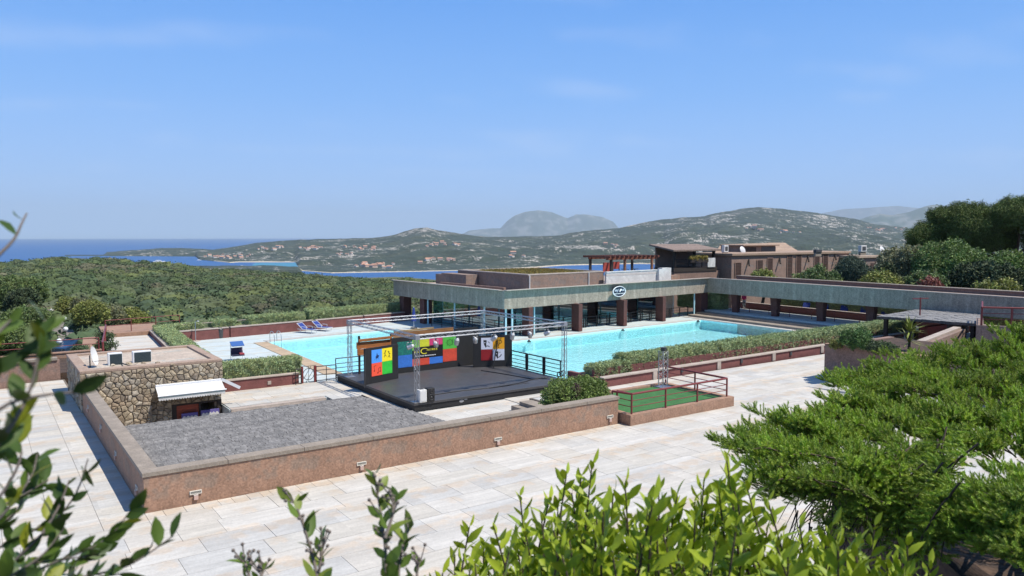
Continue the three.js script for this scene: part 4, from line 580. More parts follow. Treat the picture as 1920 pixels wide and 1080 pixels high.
  flat('black stage flat with dancers, notes and green squares', [16.95, -38.1], [19.34, -38.85], 1.98, [[0.20, 0.505, 0.56, 0.93, pm('instrument'), 'painted_square'], [0.505, 0.81, 0.56, 0.93, pm('dancers'), 'painted_square'], [0.20, 0.505, 0.20, 0.56, pm('notes'), 'painted_square'], [0.505, 0.81, 0.20, 0.56, plainTile([0.04, 0.72, 0.06]), 'painted_square']], [[0.02, 0.55, -0.55]]);
  flat('wide black stage flat with yellow lettered panel and bright squares', [19.6, -40.2], [25.6, -40.37], 2.12, [
    [0.06, 0.225, 0.50, 0.88, pm('teal'), 'painted_square'], [0.06, 0.225, 0.155, 0.50, blue, 'painted_square'], [0.225, 0.30, 0.60, 0.90, plainTile([0.30, 0.75, 0.10]), 'painted_square'], [0.225, 0.30, 0.155, 0.36, plainTile([0.75, 0.16, 0.12]), 'painted_square'],
    [0.30, 0.42, 0.68, 0.91, plainTile([0.80, 0.82, 0.04]), 'painted_square'], [0.42, 0.575, 0.70, 0.92, plainTile([0.82, 0.06, 0.22]), 'painted_square'], [0.24, 0.575, 0.37, 0.68, pm('logo', 512, 256), 'lettered_panel'], [0.30, 0.42, 0.165, 0.36, red, 'painted_square'], [0.42, 0.575, 0.17, 0.36, blue, 'painted_square'],
    [0.578, 0.745, 0.55, 0.93, pm('compass'), 'painted_square'], [0.578, 0.745, 0.185, 0.55, red, 'painted_square']], []);
  flat('black stage flat with two theatre masks and a question mark', [24.75, -39.5], [27.0, -38.55], 1.95, [[0.20, 0.50, 0.56, 0.93, pm('sadMask'), 'painted_square'], [0.50, 0.80, 0.56, 0.93, pm('question'), 'painted_square'], [0.20, 0.50, 0.21, 0.56, plainTile([0.42, 0.012, 0.018]), 'painted_square'], [0.50, 0.80, 0.20, 0.56, pm('happyMask'), 'painted_square']], [[0.62, 0.5, -0.35]]);
  // timber props stacked behind the flats
  const tim = thing('timber_screen', 'orange and tan timber board screen behind the stage flats', 'timber screen');
  { const yB = ST; let i = 0; for (const [x0, x1, y0, y1, m] of [[17.9, 20.2, 1.2, 1.55, mat.orangeWood], [17.9, 20.1, 1.56, 1.95, mat.orangeWood], [20.2, 24.4, 1.9, 2.12, M(0.45, 0.24, 0.09, { map: T.wood })], [20.1, 24.4, 2.13, 2.36, M(0.42, 0.20, 0.07, { map: T.wood })], [18.0, 20.1, 2.0, 2.15, mat.orangeWood], [20.3, 23.0, 2.37, 2.47, M(0.55, 0.38, 0.18, { map: T.wood })]]) obj('board', bx(x1 - x0, y1 - y0, 0.08, (x0 + x1) / 2, (y0 + y1) / 2 - 0.1, -41.2 - 0.1 * (i++ % 2), 0.0, 0, 0.004 * i), m, tim); for (const x of [18.1, 20.15, 22.4, 24.3]) obj('post', box2(x - 0.05, x + 0.05, yB + 0.003, 2.2, -41.35, -41.45), mat.darkWood, tim); obj('dark_board', box2(24.5, 26.3, 0.9, 2.2, -41.3, -41.36), mat.black, tim); }
}
// ---------- fences and the pool gate ----------
{
  const fr = thing('stage_fence', 'black metal railing along the pool side of the stage', 'railing'), x = 26.98;
  for (const [za, zb] of [[-33.7, -35.2], [-35.35, -36.9], [-37.05, -38.6], [-38.75, -40.3]]) { const b = ST - 0.03; obj('panel_frame', [beam(V(x, b + 0.08, za), V(x, b + 0.08, zb), 0.05, 0.05), box2(x - 0.025, x + 0.025, b + 0.06, b + 0.98, za, za - 0.05), box2(x - 0.025, x + 0.025, b + 0.06, b + 0.98, zb, zb + 0.05)], mat.blackMetal, fr); for (const y of [0.3, 0.53, 0.76]) obj('rail', beam(V(x, b + y, za - 0.05), V(x, b + y, zb + 0.05), 0.03, 0.035), mat.blackMetal, fr); obj('rail', beam(V(x, b + 1.0, za + 0.06), V(x, b + 1.0, zb - 0.08), 0.06, 0.06), mat.blackMetal, fr); obj('post', box2(x - 0.05, x + 0.05, LP, b + 0.97, zb - 0.03, zb - 0.12), mat.blackMetal, fr); }
  const f2 = thing('stage_fence', 'short dark railing at the back corner of the stage near the gate', 'railing'); railing(f2, [V(17.25, LP, -42.9), V(20.4, LP, -43.0)], 1.25, [0.08, 0.35, 0.55, 0.75, 1], mat.blackMetal, { every: 1.6, post: 0.03 });
  const f3 = thing('pool_fence', 'dark rounded railing between the gate and stage', 'railing'); railing(f3, [V(16.0, LP, -42.75), V(17.2, LP, -42.7)], 0.92, [0.1, 0.45, 0.75, 1], mat.blackMetal, { every: 0.6, post: 0.022 });
  const f4 = thing('pool_fence', 'dark rounded railing between the gate and hedge planter', 'railing'); railing(f4, [V(14.65, LP, -42.45), V(15.02, LP, -42.5)], 0.92, [0.1, 0.45, 0.75, 1], mat.blackMetal, { post: 0.022 });
  const f5 = thing('pool_fence', 'low black scrolled railing beside the flowering bush', 'railing'); railing(f5, [V(26.2, LP, -33.0), V(26.9, LP, -33.3)], 0.95, [0.1, 0.7, 1], mat.blackMetal, { every: 0.4, post: 0.018 }); for (const k of [0.15, 0.4, 0.65]) obj('scroll', new THREE.TorusGeometry(0.12, 0.015, 6, 16).rotateY(-0.4).translate(26.2 + k, LP + 0.82, -33.0 - k * 0.43), mat.blackMetal, f5);
  const gate = thing('pool_gate', 'decorative metal pool gate with oval ring and crossed bars', 'gate'), xa = 15.12, xb = 15.9, z = -42.7, b = LP + 0.05;
  for (const x of [xa, xb]) obj('post', box2(x - 0.06, x + 0.06, LP, LP + 1.0, z - 0.06, z + 0.06), mat.redMetal, gate);
  obj('gate_frame', [bar(V(xa, b + 0.02, z), V(xb, b + 0.02, z), 0.016), bar(V(xa, b + 0.95, z), V(xb, b + 0.95, z), 0.016)], mat.blackMetal, gate); obj('ring', new THREE.TorusGeometry(0.33, 0.018, 8, 28).scale(1, 1.0, 1).translate((xa + xb) / 2, b + 0.48, z), mat.blackMetal, gate);
  for (const s of [-0.14, 0.14]) obj('cross_bar', bar(V(xa + 0.1 + s, b + 0.05, z + 0.02), V(xb - 0.1 + s, b + 0.93, z + 0.02), 0.013), mat.blackMetal, gate); obj('cross_bar', bar(V((xa + xb) / 2, b + 0.02, z), V((xa + xb) / 2, b + 0.95, z), 0.012), mat.blackMetal, gate);
}
// ---------- green carpet platform ----------
{
  const gp = thing('carpet_platform', 'low brown platform with green carpet beside the plaza wall', 'platform'), x0 = 22.35, x1 = 29.05, z0 = -23.2, z1 = -27.7, t = 0.46;
  for (const [a, b, c, d] of [[x0, x1, z0, z0 - 0.32], [x0, x1, z1, z1 + 0.3], [x0, x0 + 0.32, z0 - 0.322, z1 + 0.302], [x1 - 0.3, x1, z0 - 0.322, z1 + 0.302]]) obj('rim_wall', rbox(a, b, -0.02, t, c, d, 0.02), mat.stucco, gp);
  obj('carpet', box2(x0 + 0.3, x1 - 0.28, 0, t - 0.10, z0 - 0.3, z1 + 0.28), mat.green, gp);
  const rl = thing('platform_railing', 'dark red metal railing round the green carpet platform', 'railing');
  railing(rl, [V(22.5, t, -24.2), V(22.55, t, -23.35), V(28.75, t, -23.4), V(28.85, t, -27.4)], 0.86, [0.35, 0.66, 1], mat.redMetal, { every: 2.1, post: 0.042, rail: 0.018, top: 0.048 });
  obj('end_post', bar(V(22.15, t - 0.2, -24.0), V(22.3, t + 0.86, -24.3), 0.03), mat.redMetal, rl); obj('rail', bar(V(22.3, t + 0.86, -24.3), V(22.55, t + 0.86, -23.35), 0.045), mat.redMetal, rl);
  const tw = thing('truss_stub', 'short upright silver truss with black lamp on the green carpet', 'truss'), p = G(1243, 722, t);
  { const s = 0.16, C = [[1, 1], [1, -1], [-1, -1], [-1, 1]]; obj('truss_post', C.map(([i, j]) => bar(V(p.x + i * s, t - 0.1, p.z + j * s), V(p.x + i * s, t + 1.75, p.z + j * s), 0.024, 7)), mat.alu, tw); const g = []; for (let f = 0; f < 4; f++) for (let k = 0; k < 8; k++) { const a = C[f], b = C[(f + 1) % 4], u = k % 2 ? a : b, v = k % 2 ? b : a; g.push(bar(V(p.x + u[0] * s, t + k * 0.22, p.z + u[1] * s), V(p.x + v[0] * s, t + (k + 1) * 0.22, p.z + v[1] * s), 0.012, 4)); } obj('lacing', g, mat.alu, tw); obj('base_plate', bx(0.7, 0.04, 0.7, p.x, t - 0.08, p.z), mat.alu, tw); obj('lamp_head', new THREE.CylinderGeometry(0.16, 0.13, 0.18, 12).translate(p.x, t + 1.84, p.z), mat.darkGrey, tw); obj('lamp_post', bar(V(28.85, t + 0.8, -27.4), V(28.85, t + 1.75, -27.4), 0.025), mat.blackMetal, tw); }
}

// ================= PAVILION AND COLONNADE =================
{
  const pv = thing('pool_pavilion', 'flat roofed concrete pavilion with glass front beside the pool', 'pavilion');
  const yb = 1.98, yt = 3.52, dir = [(P1[0] - P0[0]), (P1[1] - P0[1])], L = Math.hypot(...dir), ux = dir[0] / L, uz = dir[1] / L, inx = uz, inz = -ux;   // inwards (towards -z)
  const nrm = [uz, -ux];                                     // points to -z side
  const along = (t, o = 0) => [P0[0] + ux * t + nrm[0] * o, P0[1] + uz * t + nrm[1] * o];
  const nF = 5; for (let i = 0; i < nF; i++) obj('fascia_panel', strip(along(L * i / nF + (i ? 0.006 : 0)), along(L * (i + 1) / nF), 0, -0.3, yb, yt), mat.concrete, pv);
  const sd = [P2[0] - P0[0], P2[1] - P0[1]], SL = Math.hypot(...sd), side = (t, o = 0) => [P0[0] + sd[0] / SL * t + o, P0[1] + sd[1] / SL * t];
  for (let i = 0; i < 3; i++) obj('fascia_panel', strip(side(i ? SL * i / 3 + 0.006 : 0.31), side(SL * (i + 1) / 3), 0.0, 0.3, yb, yt), mat.concrete, pv);
  obj('roof_slab', prism([along(0.2, 0.32), along(L - 0.1, 0.32), [64, -72], [P2[0] + 0.25, P2[1]]], 2.6, 3.12), mat.roofPink, pv);
  obj('soffit', prism([along(0.2, 0.32), along(L - 0.1, 0.32), [64, -72], [P2[0] + 0.25, P2[1]]], 2.3, 2.58), mat.white, pv);
  obj('roof_edge', [strip(along(-0.02), along(L), -0.03, 0.34, yt + 0.002, yt + 0.06)], mat.capPale, pv); obj('roof_edge', [strip(side(0.36), side(SL), -0.34, 0.03, yt + 0.002, yt + 0.06)], mat.capPale, pv);
  // columns on the pool edge, dark red
  const cols = [[995, 630], [1088, 621], [1172, 611], [1245, 602]].map(([px, py]) => G(px, py, LP + 0.04));
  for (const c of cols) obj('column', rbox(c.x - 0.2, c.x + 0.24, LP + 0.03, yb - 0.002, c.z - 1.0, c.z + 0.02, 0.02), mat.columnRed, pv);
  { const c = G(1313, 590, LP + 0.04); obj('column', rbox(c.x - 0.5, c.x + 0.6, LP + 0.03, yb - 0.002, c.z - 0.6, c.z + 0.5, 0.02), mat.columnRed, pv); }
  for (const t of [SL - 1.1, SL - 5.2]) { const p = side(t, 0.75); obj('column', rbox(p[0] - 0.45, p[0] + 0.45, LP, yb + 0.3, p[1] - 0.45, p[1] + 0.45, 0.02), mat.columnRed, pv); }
  // glass front set back behind the columns
  const g0 = 1.7; const glassLine = (a, b, n) => { for (let i = 0; i < n; i++) { const p = [lerp(a[0], b[0], i / n), lerp(a[1], b[1], i / n)], q = [lerp(a[0], b[0], (i + 1) / n), lerp(a[1], b[1], (i + 1) / n)]; const pane = obj('glass_pane', strip(p, q, 0, 0.012, LP + 0.1, 2.28), mat.glass, pv); } };
  glassLine(along(1.4, g0), along(22.5, g0), 14); glassLine(along(1.4, g0), [P2[0] + 1.5, P2[1] + 5.6], 5);
  for (const t of [0.55, 1.25, 3.8, 9.3, 15.1, 20.8, 27.2]) { const p = along(t, 0.45); obj('mullion', rbox(p[0] - 0.07, p[0] + 0.07, LP + 0.03, yb + 0.3, p[1] - 0.05, p[1] + 0.05, 0.01), mat.blueWhite, pv); }
  for (const t of [3.6, 8.4, 13.2]) { const p = side(t, 0.5); obj('mullion', rbox(p[0] - 0.06, p[0] + 0.06, LP, yb + 0.3, p[1] - 0.06, p[1] + 0.06, 0.01), mat.blueWhite, pv); }
  // inside: floor, ceiling band, back wall, counters
  obj('back_wall', prism([along(3, 9), along(24, 9), along(24, 9.3), along(3, 9.3)], LP, 2.5), mat.buff, pv); obj('counter', [prism([along(5, 6), along(13, 6), along(13, 6.7), along(5, 6.7)], LP, 0.6), prism([along(16, 5.5), along(21, 5.5), along(21, 6.2), along(16, 6.2)], LP, 0.5)], mat.darkWood, pv);
  obj('side_wall', prism([along(22.6, 1.6), along(25.0, 1.6), along(25, 9), along(22.6, 9)], LP, 2.3), mat.buff, pv);
  obj('end_column', new THREE.CylinderGeometry(0.7, 0.7, 2.8, 20).translate(...(() => { const p = along(26.2, 3.2); return [p[0], 0.9, p[1]]; })()), mat.white, pv);
  const rl = thing('pavilion_railing', 'dark metal railing along the pavilion window front', 'railing');
  for (let i = 0; i < 8; i++) { const a = along(1.2 + i * 3.25, 1.1), b = along(1.2 + (i + 1) * 3.25 - 0.15, 1.1); for (const y of [0.2, 0.45, 0.7, 0.98]) obj('rail', beam(V(a[0], LP + y, a[1]), V(b[0], LP + y, b[1]), 0.035, y > 0.9 ? 0.06 : 0.035), mat.blackMetal, rl); for (const k of [0.02, 0.5, 0.98]) { const p = [lerp(a[0], b[0], k), lerp(a[1], b[1], k)]; obj('post', box2(p[0] - 0.04, p[0] + 0.04, LP, LP + 0.98, p[1] - 0.04, p[1] + 0.04), mat.blackMetal, rl); } }
  const rl2 = thing('pavilion_railing', 'dark metal railing along the open side of the pavilion', 'railing'); { const a = side(1.0, 0.2), b = side(12, 0.2); railing(rl2, [V(a[0], LP, a[1]), V(b[0], LP, b[1])], 1.0, [0.25, 0.5, 0.75, 1], mat.blackMetal, { every: 1.8 }); }
  // upper volume on the roof
  const zU = -53.9, ya = 4.58, c0 = onZ(990, 518, zU).x, c1 = onZ(1145, 509, zU).x, zb = -65.5;
  obj('upper_wall', [strip([c0, zU], [c1, zU - (c1 - c0) * 0.11], 0, 0.3 * -1, 3.12, ya), strip([c0, zU - 0.31], [c0 - 0.1, zb], -0.002, 0.3, 3.12, ya - 0.02), strip([c0, zb], [c1, zb], -0.3, 0, 3.12, ya), strip([c1, zU - 1.4], [c1, zb + 0.3], 0, 0.3, 3.12, ya)], mat.buff, pv);
  obj('upper_roof', prism([[c0 + 0.3, zU - 0.4], [c1 - 0.3, zU - 1.5], [c1 - 0.3, zb], [c0 + 0.3, zb]], ya - 0.4, ya - 0.16), mat.roofPink, pv);
  for (const g of [strip([c0 - 0.03, zU + 0.03], [c1, zU - (c1 - c0) * 0.11 + 0.03], 0, -0.4, ya + 0.002, ya + 0.1), strip([c0 - 0.04, zU - 0.42], [c0 - 0.14, zb], 0, 0.4, ya + 0.002, ya + 0.1), strip([c0, zb - 0.1], [c1, zb - 0.1], 0, 0.4, ya + 0.002, ya + 0.1), strip([c1 + 0.05, zU - 1.6], [c1 + 0.05, zb], 0, 0.3, ya + 0.003, ya + 0.1)]) obj('coping', g, mat.capPale, pv);
  obj('drain_pipe', bar(V(c0 + 0.12, 3.12, zU + 0.07), V(c0 + 0.12, ya, zU + 0.07), 0.06, 8), mat.white, pv); { const x = onZ(1101, 520, zU - 1).x; obj('drain_pipe', bar(V(x, 3.12, zU - (x - c0) * 0.11 + 0.07), V(x, ya, zU - (x - c0) * 0.11 + 0.07), 0.06, 8), mat.white, pv); }
  obj('rear_annex', [box2(c0 - 1.5, c0 - 0.2, 3.12, 4.35, -61.8, -66.5), box2(c0 - 1.3, c0 + 3, 3.12, 4.2, -66, -68)], mat.buff, pv);
  obj('low_kerb', [strip(side(3.0, 2.2), side(SL - 6, 1.9), -0.12, 0.12, 3.12, 3.55)], mat.stuccoDark, pv);
  { const list = [], r = rng(9), g = leafCluster(12, 0.12, 0.22, 0.05, r, 0.3); for (let i = 0; i < 1400; i++) list.push({ p: V(rr(c0 + 2, c1 - 0.7, r), ya - 0.05 + r() * 0.06, rr(zU - 2.2, zb + 0.5, r)), r: [r() * 0.6, r() * 6, r() * 0.6], s: rr(0.6, 1.3, r), c: tone(rr(0.6, 1.3, r), rr(-0.1, 0.35, r)) }); const o = inst('roof_grass', g, leafM(0.22, 0.20, 0.05), list, scene); tag(o, 'dry yellow green grass growing on the pavilion roof', 'grass', null, 'stuff'); }
  // oval sign with raised rim
  const sg = thing('oval_sign', 'dark blue oval sign with white rim and lettering on the fascia', 'sign'), p = onZ(1155, 542, -53.75);
  { const t = canvasTex(512, 256, (x, w, h) => { x.fillStyle = '#16283c'; x.fillRect(0, 0, w, h); x.fillStyle = '#dfe8f4'; x.font = 'bold 92px sans-serif'; x.fillText('my l', 60, 125); x.fillText('nt', 378, 125); x.fillStyle = '#ffffff'; x.beginPath(); x.moveTo(262, 120); x.lineTo(300, 62); x.lineTo(345, 58); x.lineTo(368, 100); x.lineTo(320, 108); x.lineTo(285, 150); x.closePath(); x.fill(); x.font = 'bold 44px sans-serif'; x.fillText('Sports Hotel services', 40, 196); });
    const m = new THREE.MeshPhysicalMaterial({ map: t, roughness: 0.4 }), face = new THREE.CylinderGeometry(0.5, 0.5, 0.05, 40); { const q = face.attributes.position, n = face.attributes.normal, uv = face.attributes.uv; for (let i = 0; i < uv.count; i++) uv.setXY(i, q.getX(i) + 0.5, Math.abs(n.getY(i)) > 0.5 ? 0.5 - q.getZ(i) : 0.02); } face.rotateX(Math.PI / 2); face.scale(1.72, 0.92, 1); const f = new THREE.Mesh(face, m); f.name = 'face'; f.castShadow = f.receiveShadow = true; sg.add(f);
    const rim = new THREE.TorusGeometry(0.5, 0.045, 8, 48).scale(1.74, 0.94, 1); obj('rim', rim, mat.whiteMetal, sg); obj('bracket', [bx(0.1, 0.1, 0.42, -0.4, 0, -0.22), bx(0.1, 0.1, 0.42, 0.4, 0, -0.22)], mat.blackMetal, sg);
    const s = (p.x - P0[0]) / ux - 0.35; const q = along(s, -0.42); sg.position.set(q[0], 2.82, q[1]); sg.rotation.y = Math.atan2(-uz, ux); }
  // roof terrace: white parapet, pergola, red screen, tables
  const wp = thing('white_parapet', 'white tiled parapet on the pavilion roof terrace', 'parapet'); { const a = along(13.6, 0.9), b = along(21.3, 0.9), b2 = along(22.2, 0.9), c = along(25.2, 0.9); obj('parapet_panel', strip(a, b, 0, -0.2, 3.12, 4.55), mat.white, wp); obj('tile_band', strip(a, b, 0.012, -0.21, 4.2, 4.42), M(0.55, 0.5, 0.47, { map: T.tile }), wp); obj('cap_length', strip(a, b, 0.05, -0.27, 4.552, 4.64), mat.white, wp); obj('parapet_panel', strip(b, b2, 0.3, 0.0, 3.12, 4.65), mat.white, wp); obj('white_cabinet', strip(b2, along(23.7, 0.9), 0.0, -0.6, 3.12, 4.75), mat.white, wp); obj('brick_block', strip(along(23.75, 0.9), c, 0.0, -0.6, 3.12, 3.95), mat.stucco, wp); }
  const pg = thing('roof_pergola', 'red brown timber pergola on the pavilion roof', 'pergola'), zp = -57.8, zq = -61.0;
  { const xa = onZ(1143, 486, zp).x, xb = onZ(1225, 486, zp).x, yp = onZ(1115, 488, zp).y; for (const [x, z] of [[xa + 0.2, zp], [(xa + xb) / 2 - 1, zp], [xb - 0.2, zp], [xa + 0.2, zq], [(xa + xb) / 2, zq], [xb, zq]]) obj('post', box2(x - 0.11, x + 0.11, 3.12, yp, z - 0.1, z + 0.1), z === zp && x > xa + 1 ? M(0.35, 0.17, 0.10, { map: T.wood }) : mat.darkWood, pg); obj('beam', [box2(xa - 0.4, xb + 0.4, yp, yp + 0.2, zp - 0.12, zp + 0.12)], mat.rustWood, pg); obj('beam', [box2(xa, xb + 0.8, yp, yp + 0.2, zq - 0.12, zq + 0.12)], mat.rustWood, pg); for (let i = 0; i < 12; i++) { const x = lerp(xa - 0.3, xb + 0.3, i / 11); obj('rafter', box2(x - 0.09, x + 0.09, yp + 0.202, yp + 0.4, zp + 0.5, zq - 0.5), mat.rustWood, pg); } 
    const rs = thing('red_screen', 'dark red screen panels under the roof pergola', 'screen'); const s0 = onZ(1131, 495, zp - 1).x, s1 = onZ(1163, 495, zp - 1).x; obj('panel', box2(s0, lerp(s0, s1, 0.38), 4.3, 5.3, zp - 1.0, zp - 1.05), mat.brickRed, rs); obj('panel', box2(lerp(s0, s1, 0.62), s1, 4.6, 5.35, zp - 1.1, zp - 1.15), mat.brickRed, rs); obj('frame', [box2(lerp(s0, s1, 0.4), lerp(s0, s1, 0.6), 3.12, 5.35, zp - 1.0, zp - 1.1), box2(s0, s0 + 0.08, 3.12, 4.3, zp - 1, zp - 1.05), box2(s1 - 0.08, s1, 3.12, 4.6, zp - 1.1, zp - 1.15)], mat.darkGrey, rs); }
  for (const [px, py] of [[1172, 506], [1190, 505]]) { const p = onZ(px, py, zp - 2), o = thing('cafe_table', px < 1180 ? 'dark cafe table under the pergola beside the red screen' : 'dark cafe table under the pergola by the white parapet', 'table'); obj('table_top', new THREE.CylinderGeometry(0.42, 0.42, 0.04, 16).translate(p.x, 4.5, p.z), mat.blackMetal, o); obj('table_leg', bar(V(p.x, 3.12, p.z), V(p.x, 4.5, p.z), 0.05), mat.blackMetal, o); }
  // folded blue parasol and banner by the open side
  const fp = thing('folded_parasol', 'folded blue parasol standing by the pavilion corner pillar', 'parasol'), q = G(776, 616, LP); obj('pole', bar(q, q.clone().add(V(0, 2.0, 0)), 0.03), mat.whiteMetal, fp); obj('folded_canopy', bar(q.clone().add(V(0, 0.7, 0)), q.clone().add(V(0, 1.95, 0)), 0.24, 10, 0.08), mat.blueCloth, fp); obj('base_weight', new THREE.CylinderGeometry(0.3, 0.34, 0.1, 16).translate(q.x, q.y + 0.05, q.z), mat.darkGrey, fp);
}
{
  // colonnade canopy to the right of the pool
  const cl = thing('colonnade', 'long concrete canopy on dark red columns along the pool end', 'colonnade');
  const A = [64.15, -55.2], B = [61.6, -17.5], yb = 1.98, yt = 3.5, n = 6;
  for (let i = 0; i < n; i++) obj('fascia_panel', strip([lerp(A[0], B[0], (i + 1) / n), lerp(A[1], B[1], (i + 0.9995) / n)], [lerp(A[0], B[0], i / n), lerp(A[1], B[1], (i + (i ? 0.0003 : 0)) / n)], 0, 0.3, yb, yt), mat.concrete, cl);
  obj('roof_slab', strip(B, [A[0], A[1] - 0.3], 0.302, 5.2, 2.7, 3.3), mat.stuccoDark, cl); obj('edge_trim', strip(B, A, -0.04, 0.34, yt + 0.002, yt + 0.07), mat.capPale, cl); obj('back_upstand', strip(B, A, 4.6, 5.2, 3.302, 3.62), mat.stuccoDark, cl); obj('edge_trim', strip(B, A, 4.5, 5.25, 3.622, 3.69), mat.cap, cl);
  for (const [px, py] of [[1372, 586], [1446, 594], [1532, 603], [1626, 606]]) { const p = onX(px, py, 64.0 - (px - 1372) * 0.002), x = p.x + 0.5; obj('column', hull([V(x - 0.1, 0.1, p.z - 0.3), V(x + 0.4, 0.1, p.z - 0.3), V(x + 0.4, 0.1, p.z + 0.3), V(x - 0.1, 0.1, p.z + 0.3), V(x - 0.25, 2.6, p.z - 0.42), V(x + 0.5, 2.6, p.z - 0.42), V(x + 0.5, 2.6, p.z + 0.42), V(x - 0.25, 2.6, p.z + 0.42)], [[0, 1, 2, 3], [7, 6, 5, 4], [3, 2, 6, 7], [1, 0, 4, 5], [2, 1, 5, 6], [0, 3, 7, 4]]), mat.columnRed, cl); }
  const tr = structure('colonnade_terrace', 'stepped terrace under the colonnade'); const S = (o0, o1, y) => strip(B, A, o0, o1, -3, y);
  obj('step', S(-3.4, -2.6, LP + 0.04), mat.copingPale, tr); obj('step', S(-2.598, -1.4, LP + 0.24), mat.cap, tr); obj('step', S(-1.398, -0.2, LP + 0.44), mat.cap, tr); obj('walkway', S(-0.198, 6.0, 0.1), mat.deck, tr); obj('garden_strip', S(6.002, 40, 0.02), mat.soil, tr);
  const rl = thing('walkway_railing', 'dark red railing along the colonnade walkway', 'railing'); { const off = 1.9, p = t => { const x = lerp(A[0], B[0], t), z = lerp(A[1], B[1], t); return V(x + off, 0.1, z); }; railing(rl, [p(0.05), p(0.72)], 0.95, [0.35, 0.68, 1], mat.redMetal, { every: 2.6, post: 0.03 }); }
  const lw = thing('walkway_wall', 'low dark red wall behind the colonnade walkway', 'wall'); obj('wall_body', strip([B[0] + 5.0, B[1]], [A[0] + 5.0, A[1]], 0, 0.3, 0.1, 0.72), mat.redWall, lw); obj('cap_length', strip([B[0] + 5.0, B[1]], [A[0] + 5.0, A[1]], -0.04, 0.34, 0.722, 0.78), mat.capPale, lw);
  hedge('clipped hedge seen between the colonnade columns', [A[0] + 7.2, A[1] + 4], [B[0] + 7.2, B[1] + 10], 1.4, 0.1, 1.75);
  hedge('dark clipped hedge beside the corner column', [66.2, -60.5], [66.2, -54.5], 1.6, 0.0, 1.8);
  // row of blue loungers beyond the walkway wall
  for (let i = 0; i < 9; i++) { const z = -47 + i * 2.1, o = thing('folded_lounger', 'blue sun lounger in the row behind the colonnade', 'sun lounger', 'blue loungers behind the colonnade'); const x = 70.0; obj('backrest', bx(0.7, 0.9, 0.06, 0, 0.65, 0, 0, -0.5), mat.blueCloth, o); obj('seat', bx(0.7, 0.06, 1.0, 0, 0.32, 0.6), M(0.05, 0.16, 0.42), o); obj('frame', [bx(0.74, 0.04, 1.5, 0, 0.28, 0.4), bx(0.05, 0.26, 0.05, -0.33, 0.13, 1), bx(0.05, 0.26, 0.05, 0.33, 0.13, 1), bx(0.05, 0.26, 0.05, -0.33, 0.13, -0.2), bx(0.05, 0.26, 0.05, 0.33, 0.13, -0.2)], mat.whiteMetal, o); o.position.set(x, 0.1, z); o.rotation.y = -1.3; }
  // person in a pink top on the walkway
  const body = thing('person', 'person in pink top and pale trousers stepping along the colonnade walkway', 'person');
  const cap = (J, grow) => { const res = 44, mc = new MarchingCubes(res, new THREE.MeshBasicMaterial(), false, false, 60000); mc.isolation = 0; const half = 1.0; for (let z = 0; z < res; z++) for (let y = 0; y < res; y++) for (let x = 0; x < res; x++) { const p = V((x / res * 2 - 1) * half, (y / res * 2 - 1) * half + 0.85, (z / res * 2 - 1) * half); let d = 1e3; for (const [a, b, ra, rb] of J) { const ab = b.clone().sub(a), t = clamp(p.clone().sub(a).dot(ab) / ab.lengthSq()), q = a.clone().addScaledVector(ab, t).distanceTo(p) - lerp(ra, rb, t) - grow; const h = clamp(0.5 + 0.5 * (d - q) / 0.05); d = lerp(d, q, h) - 0.05 * h * (1 - h); } mc.field[x + y * res + z * res * res] = -d; } mc.update(); const g = new THREE.BufferGeometry(), n = mc.count; g.setAttribute('position', new THREE.Float32BufferAttribute(Array.from(mc.positionArray.slice(0, n * 3)), 3)); g.setAttribute('normal', new THREE.Float32BufferAttribute(Array.from(mc.normalArray.slice(0, n * 3)), 3)); g.scale(half, half, half); g.translate(0, 0.85, 0); return g; };
  const hip = V(0, 0.9, 0), chest = V(-0.08, 1.3, 0), head = V(-0.16, 1.58, 0), sL = V(-0.1, 1.36, 0.16), sR = V(-0.1, 1.36, -0.16), eL = V(-0.28, 1.12, 0.22), eR = V(0.08, 1.1, -0.25), hL = V(-0.42, 1.02, 0.12), hR = V(-0.08, 0.92, -0.28), kL = V(-0.2, 0.48, 0.09), kR = V(0.1, 0.47, -0.09), fL = V(-0.22, 0.07, 0.09), fR = V(0.3, 0.09, -0.09);
  const trunk = [[hip, chest, 0.13, 0.14], [sL, sR, 0.075, 0.075]], arms = [[sL, eL, 0.055, 0.045], [sR, eR, 0.055, 0.045]], fore = [[eL, hL, 0.042, 0.034], [eR, hR, 0.042, 0.034]], legs = [[V(0, 0.88, 0.08), kL, 0.09, 0.06], [V(0, 0.88, -0.08), kR, 0.09, 0.06], [kL, fL, 0.06, 0.042], [kR, fR, 0.06, 0.042]];
  obj('body', cap([...trunk, ...arms, ...fore, ...legs, [chest, V(-0.13, 1.46, 0), 0.06, 0.055], [head, V(-0.17, 1.52, 0), 0.10, 0.075], [fL, V(-0.34, 0.05, 0.09), 0.04, 0.035], [fR, V(0.18, 0.05, -0.09), 0.04, 0.035], [hL, V(-0.48, 0.97, 0.1), 0.034, 0.025], [hR, V(-0.12, 0.84, -0.28), 0.034, 0.025]], 0), M(0.45, 0.26, 0.18), body);
  obj('pink_top', cap([[V(0, 1.0, 0), chest, 0.13, 0.14], [sL, sR, 0.075, 0.075], ...arms], 0.022), M(0.75, 0.05, 0.20), body); obj('trousers', cap([[hip, V(0, 0.98, 0), 0.13, 0.125], ...legs.map(l => l.map((v, i) => v))], 0.02), M(0.45, 0.40, 0.36), body); obj('hair', cap([[V(-0.13, 1.63, 0), V(-0.07, 1.5, 0), 0.095, 0.07]], 0.012), M(0.03, 0.02, 0.015), body);
  { const p = G(1395, 579, 0.1); body.position.set(p.x, 0.1, p.z); body.rotation.y = 0.5; }
}
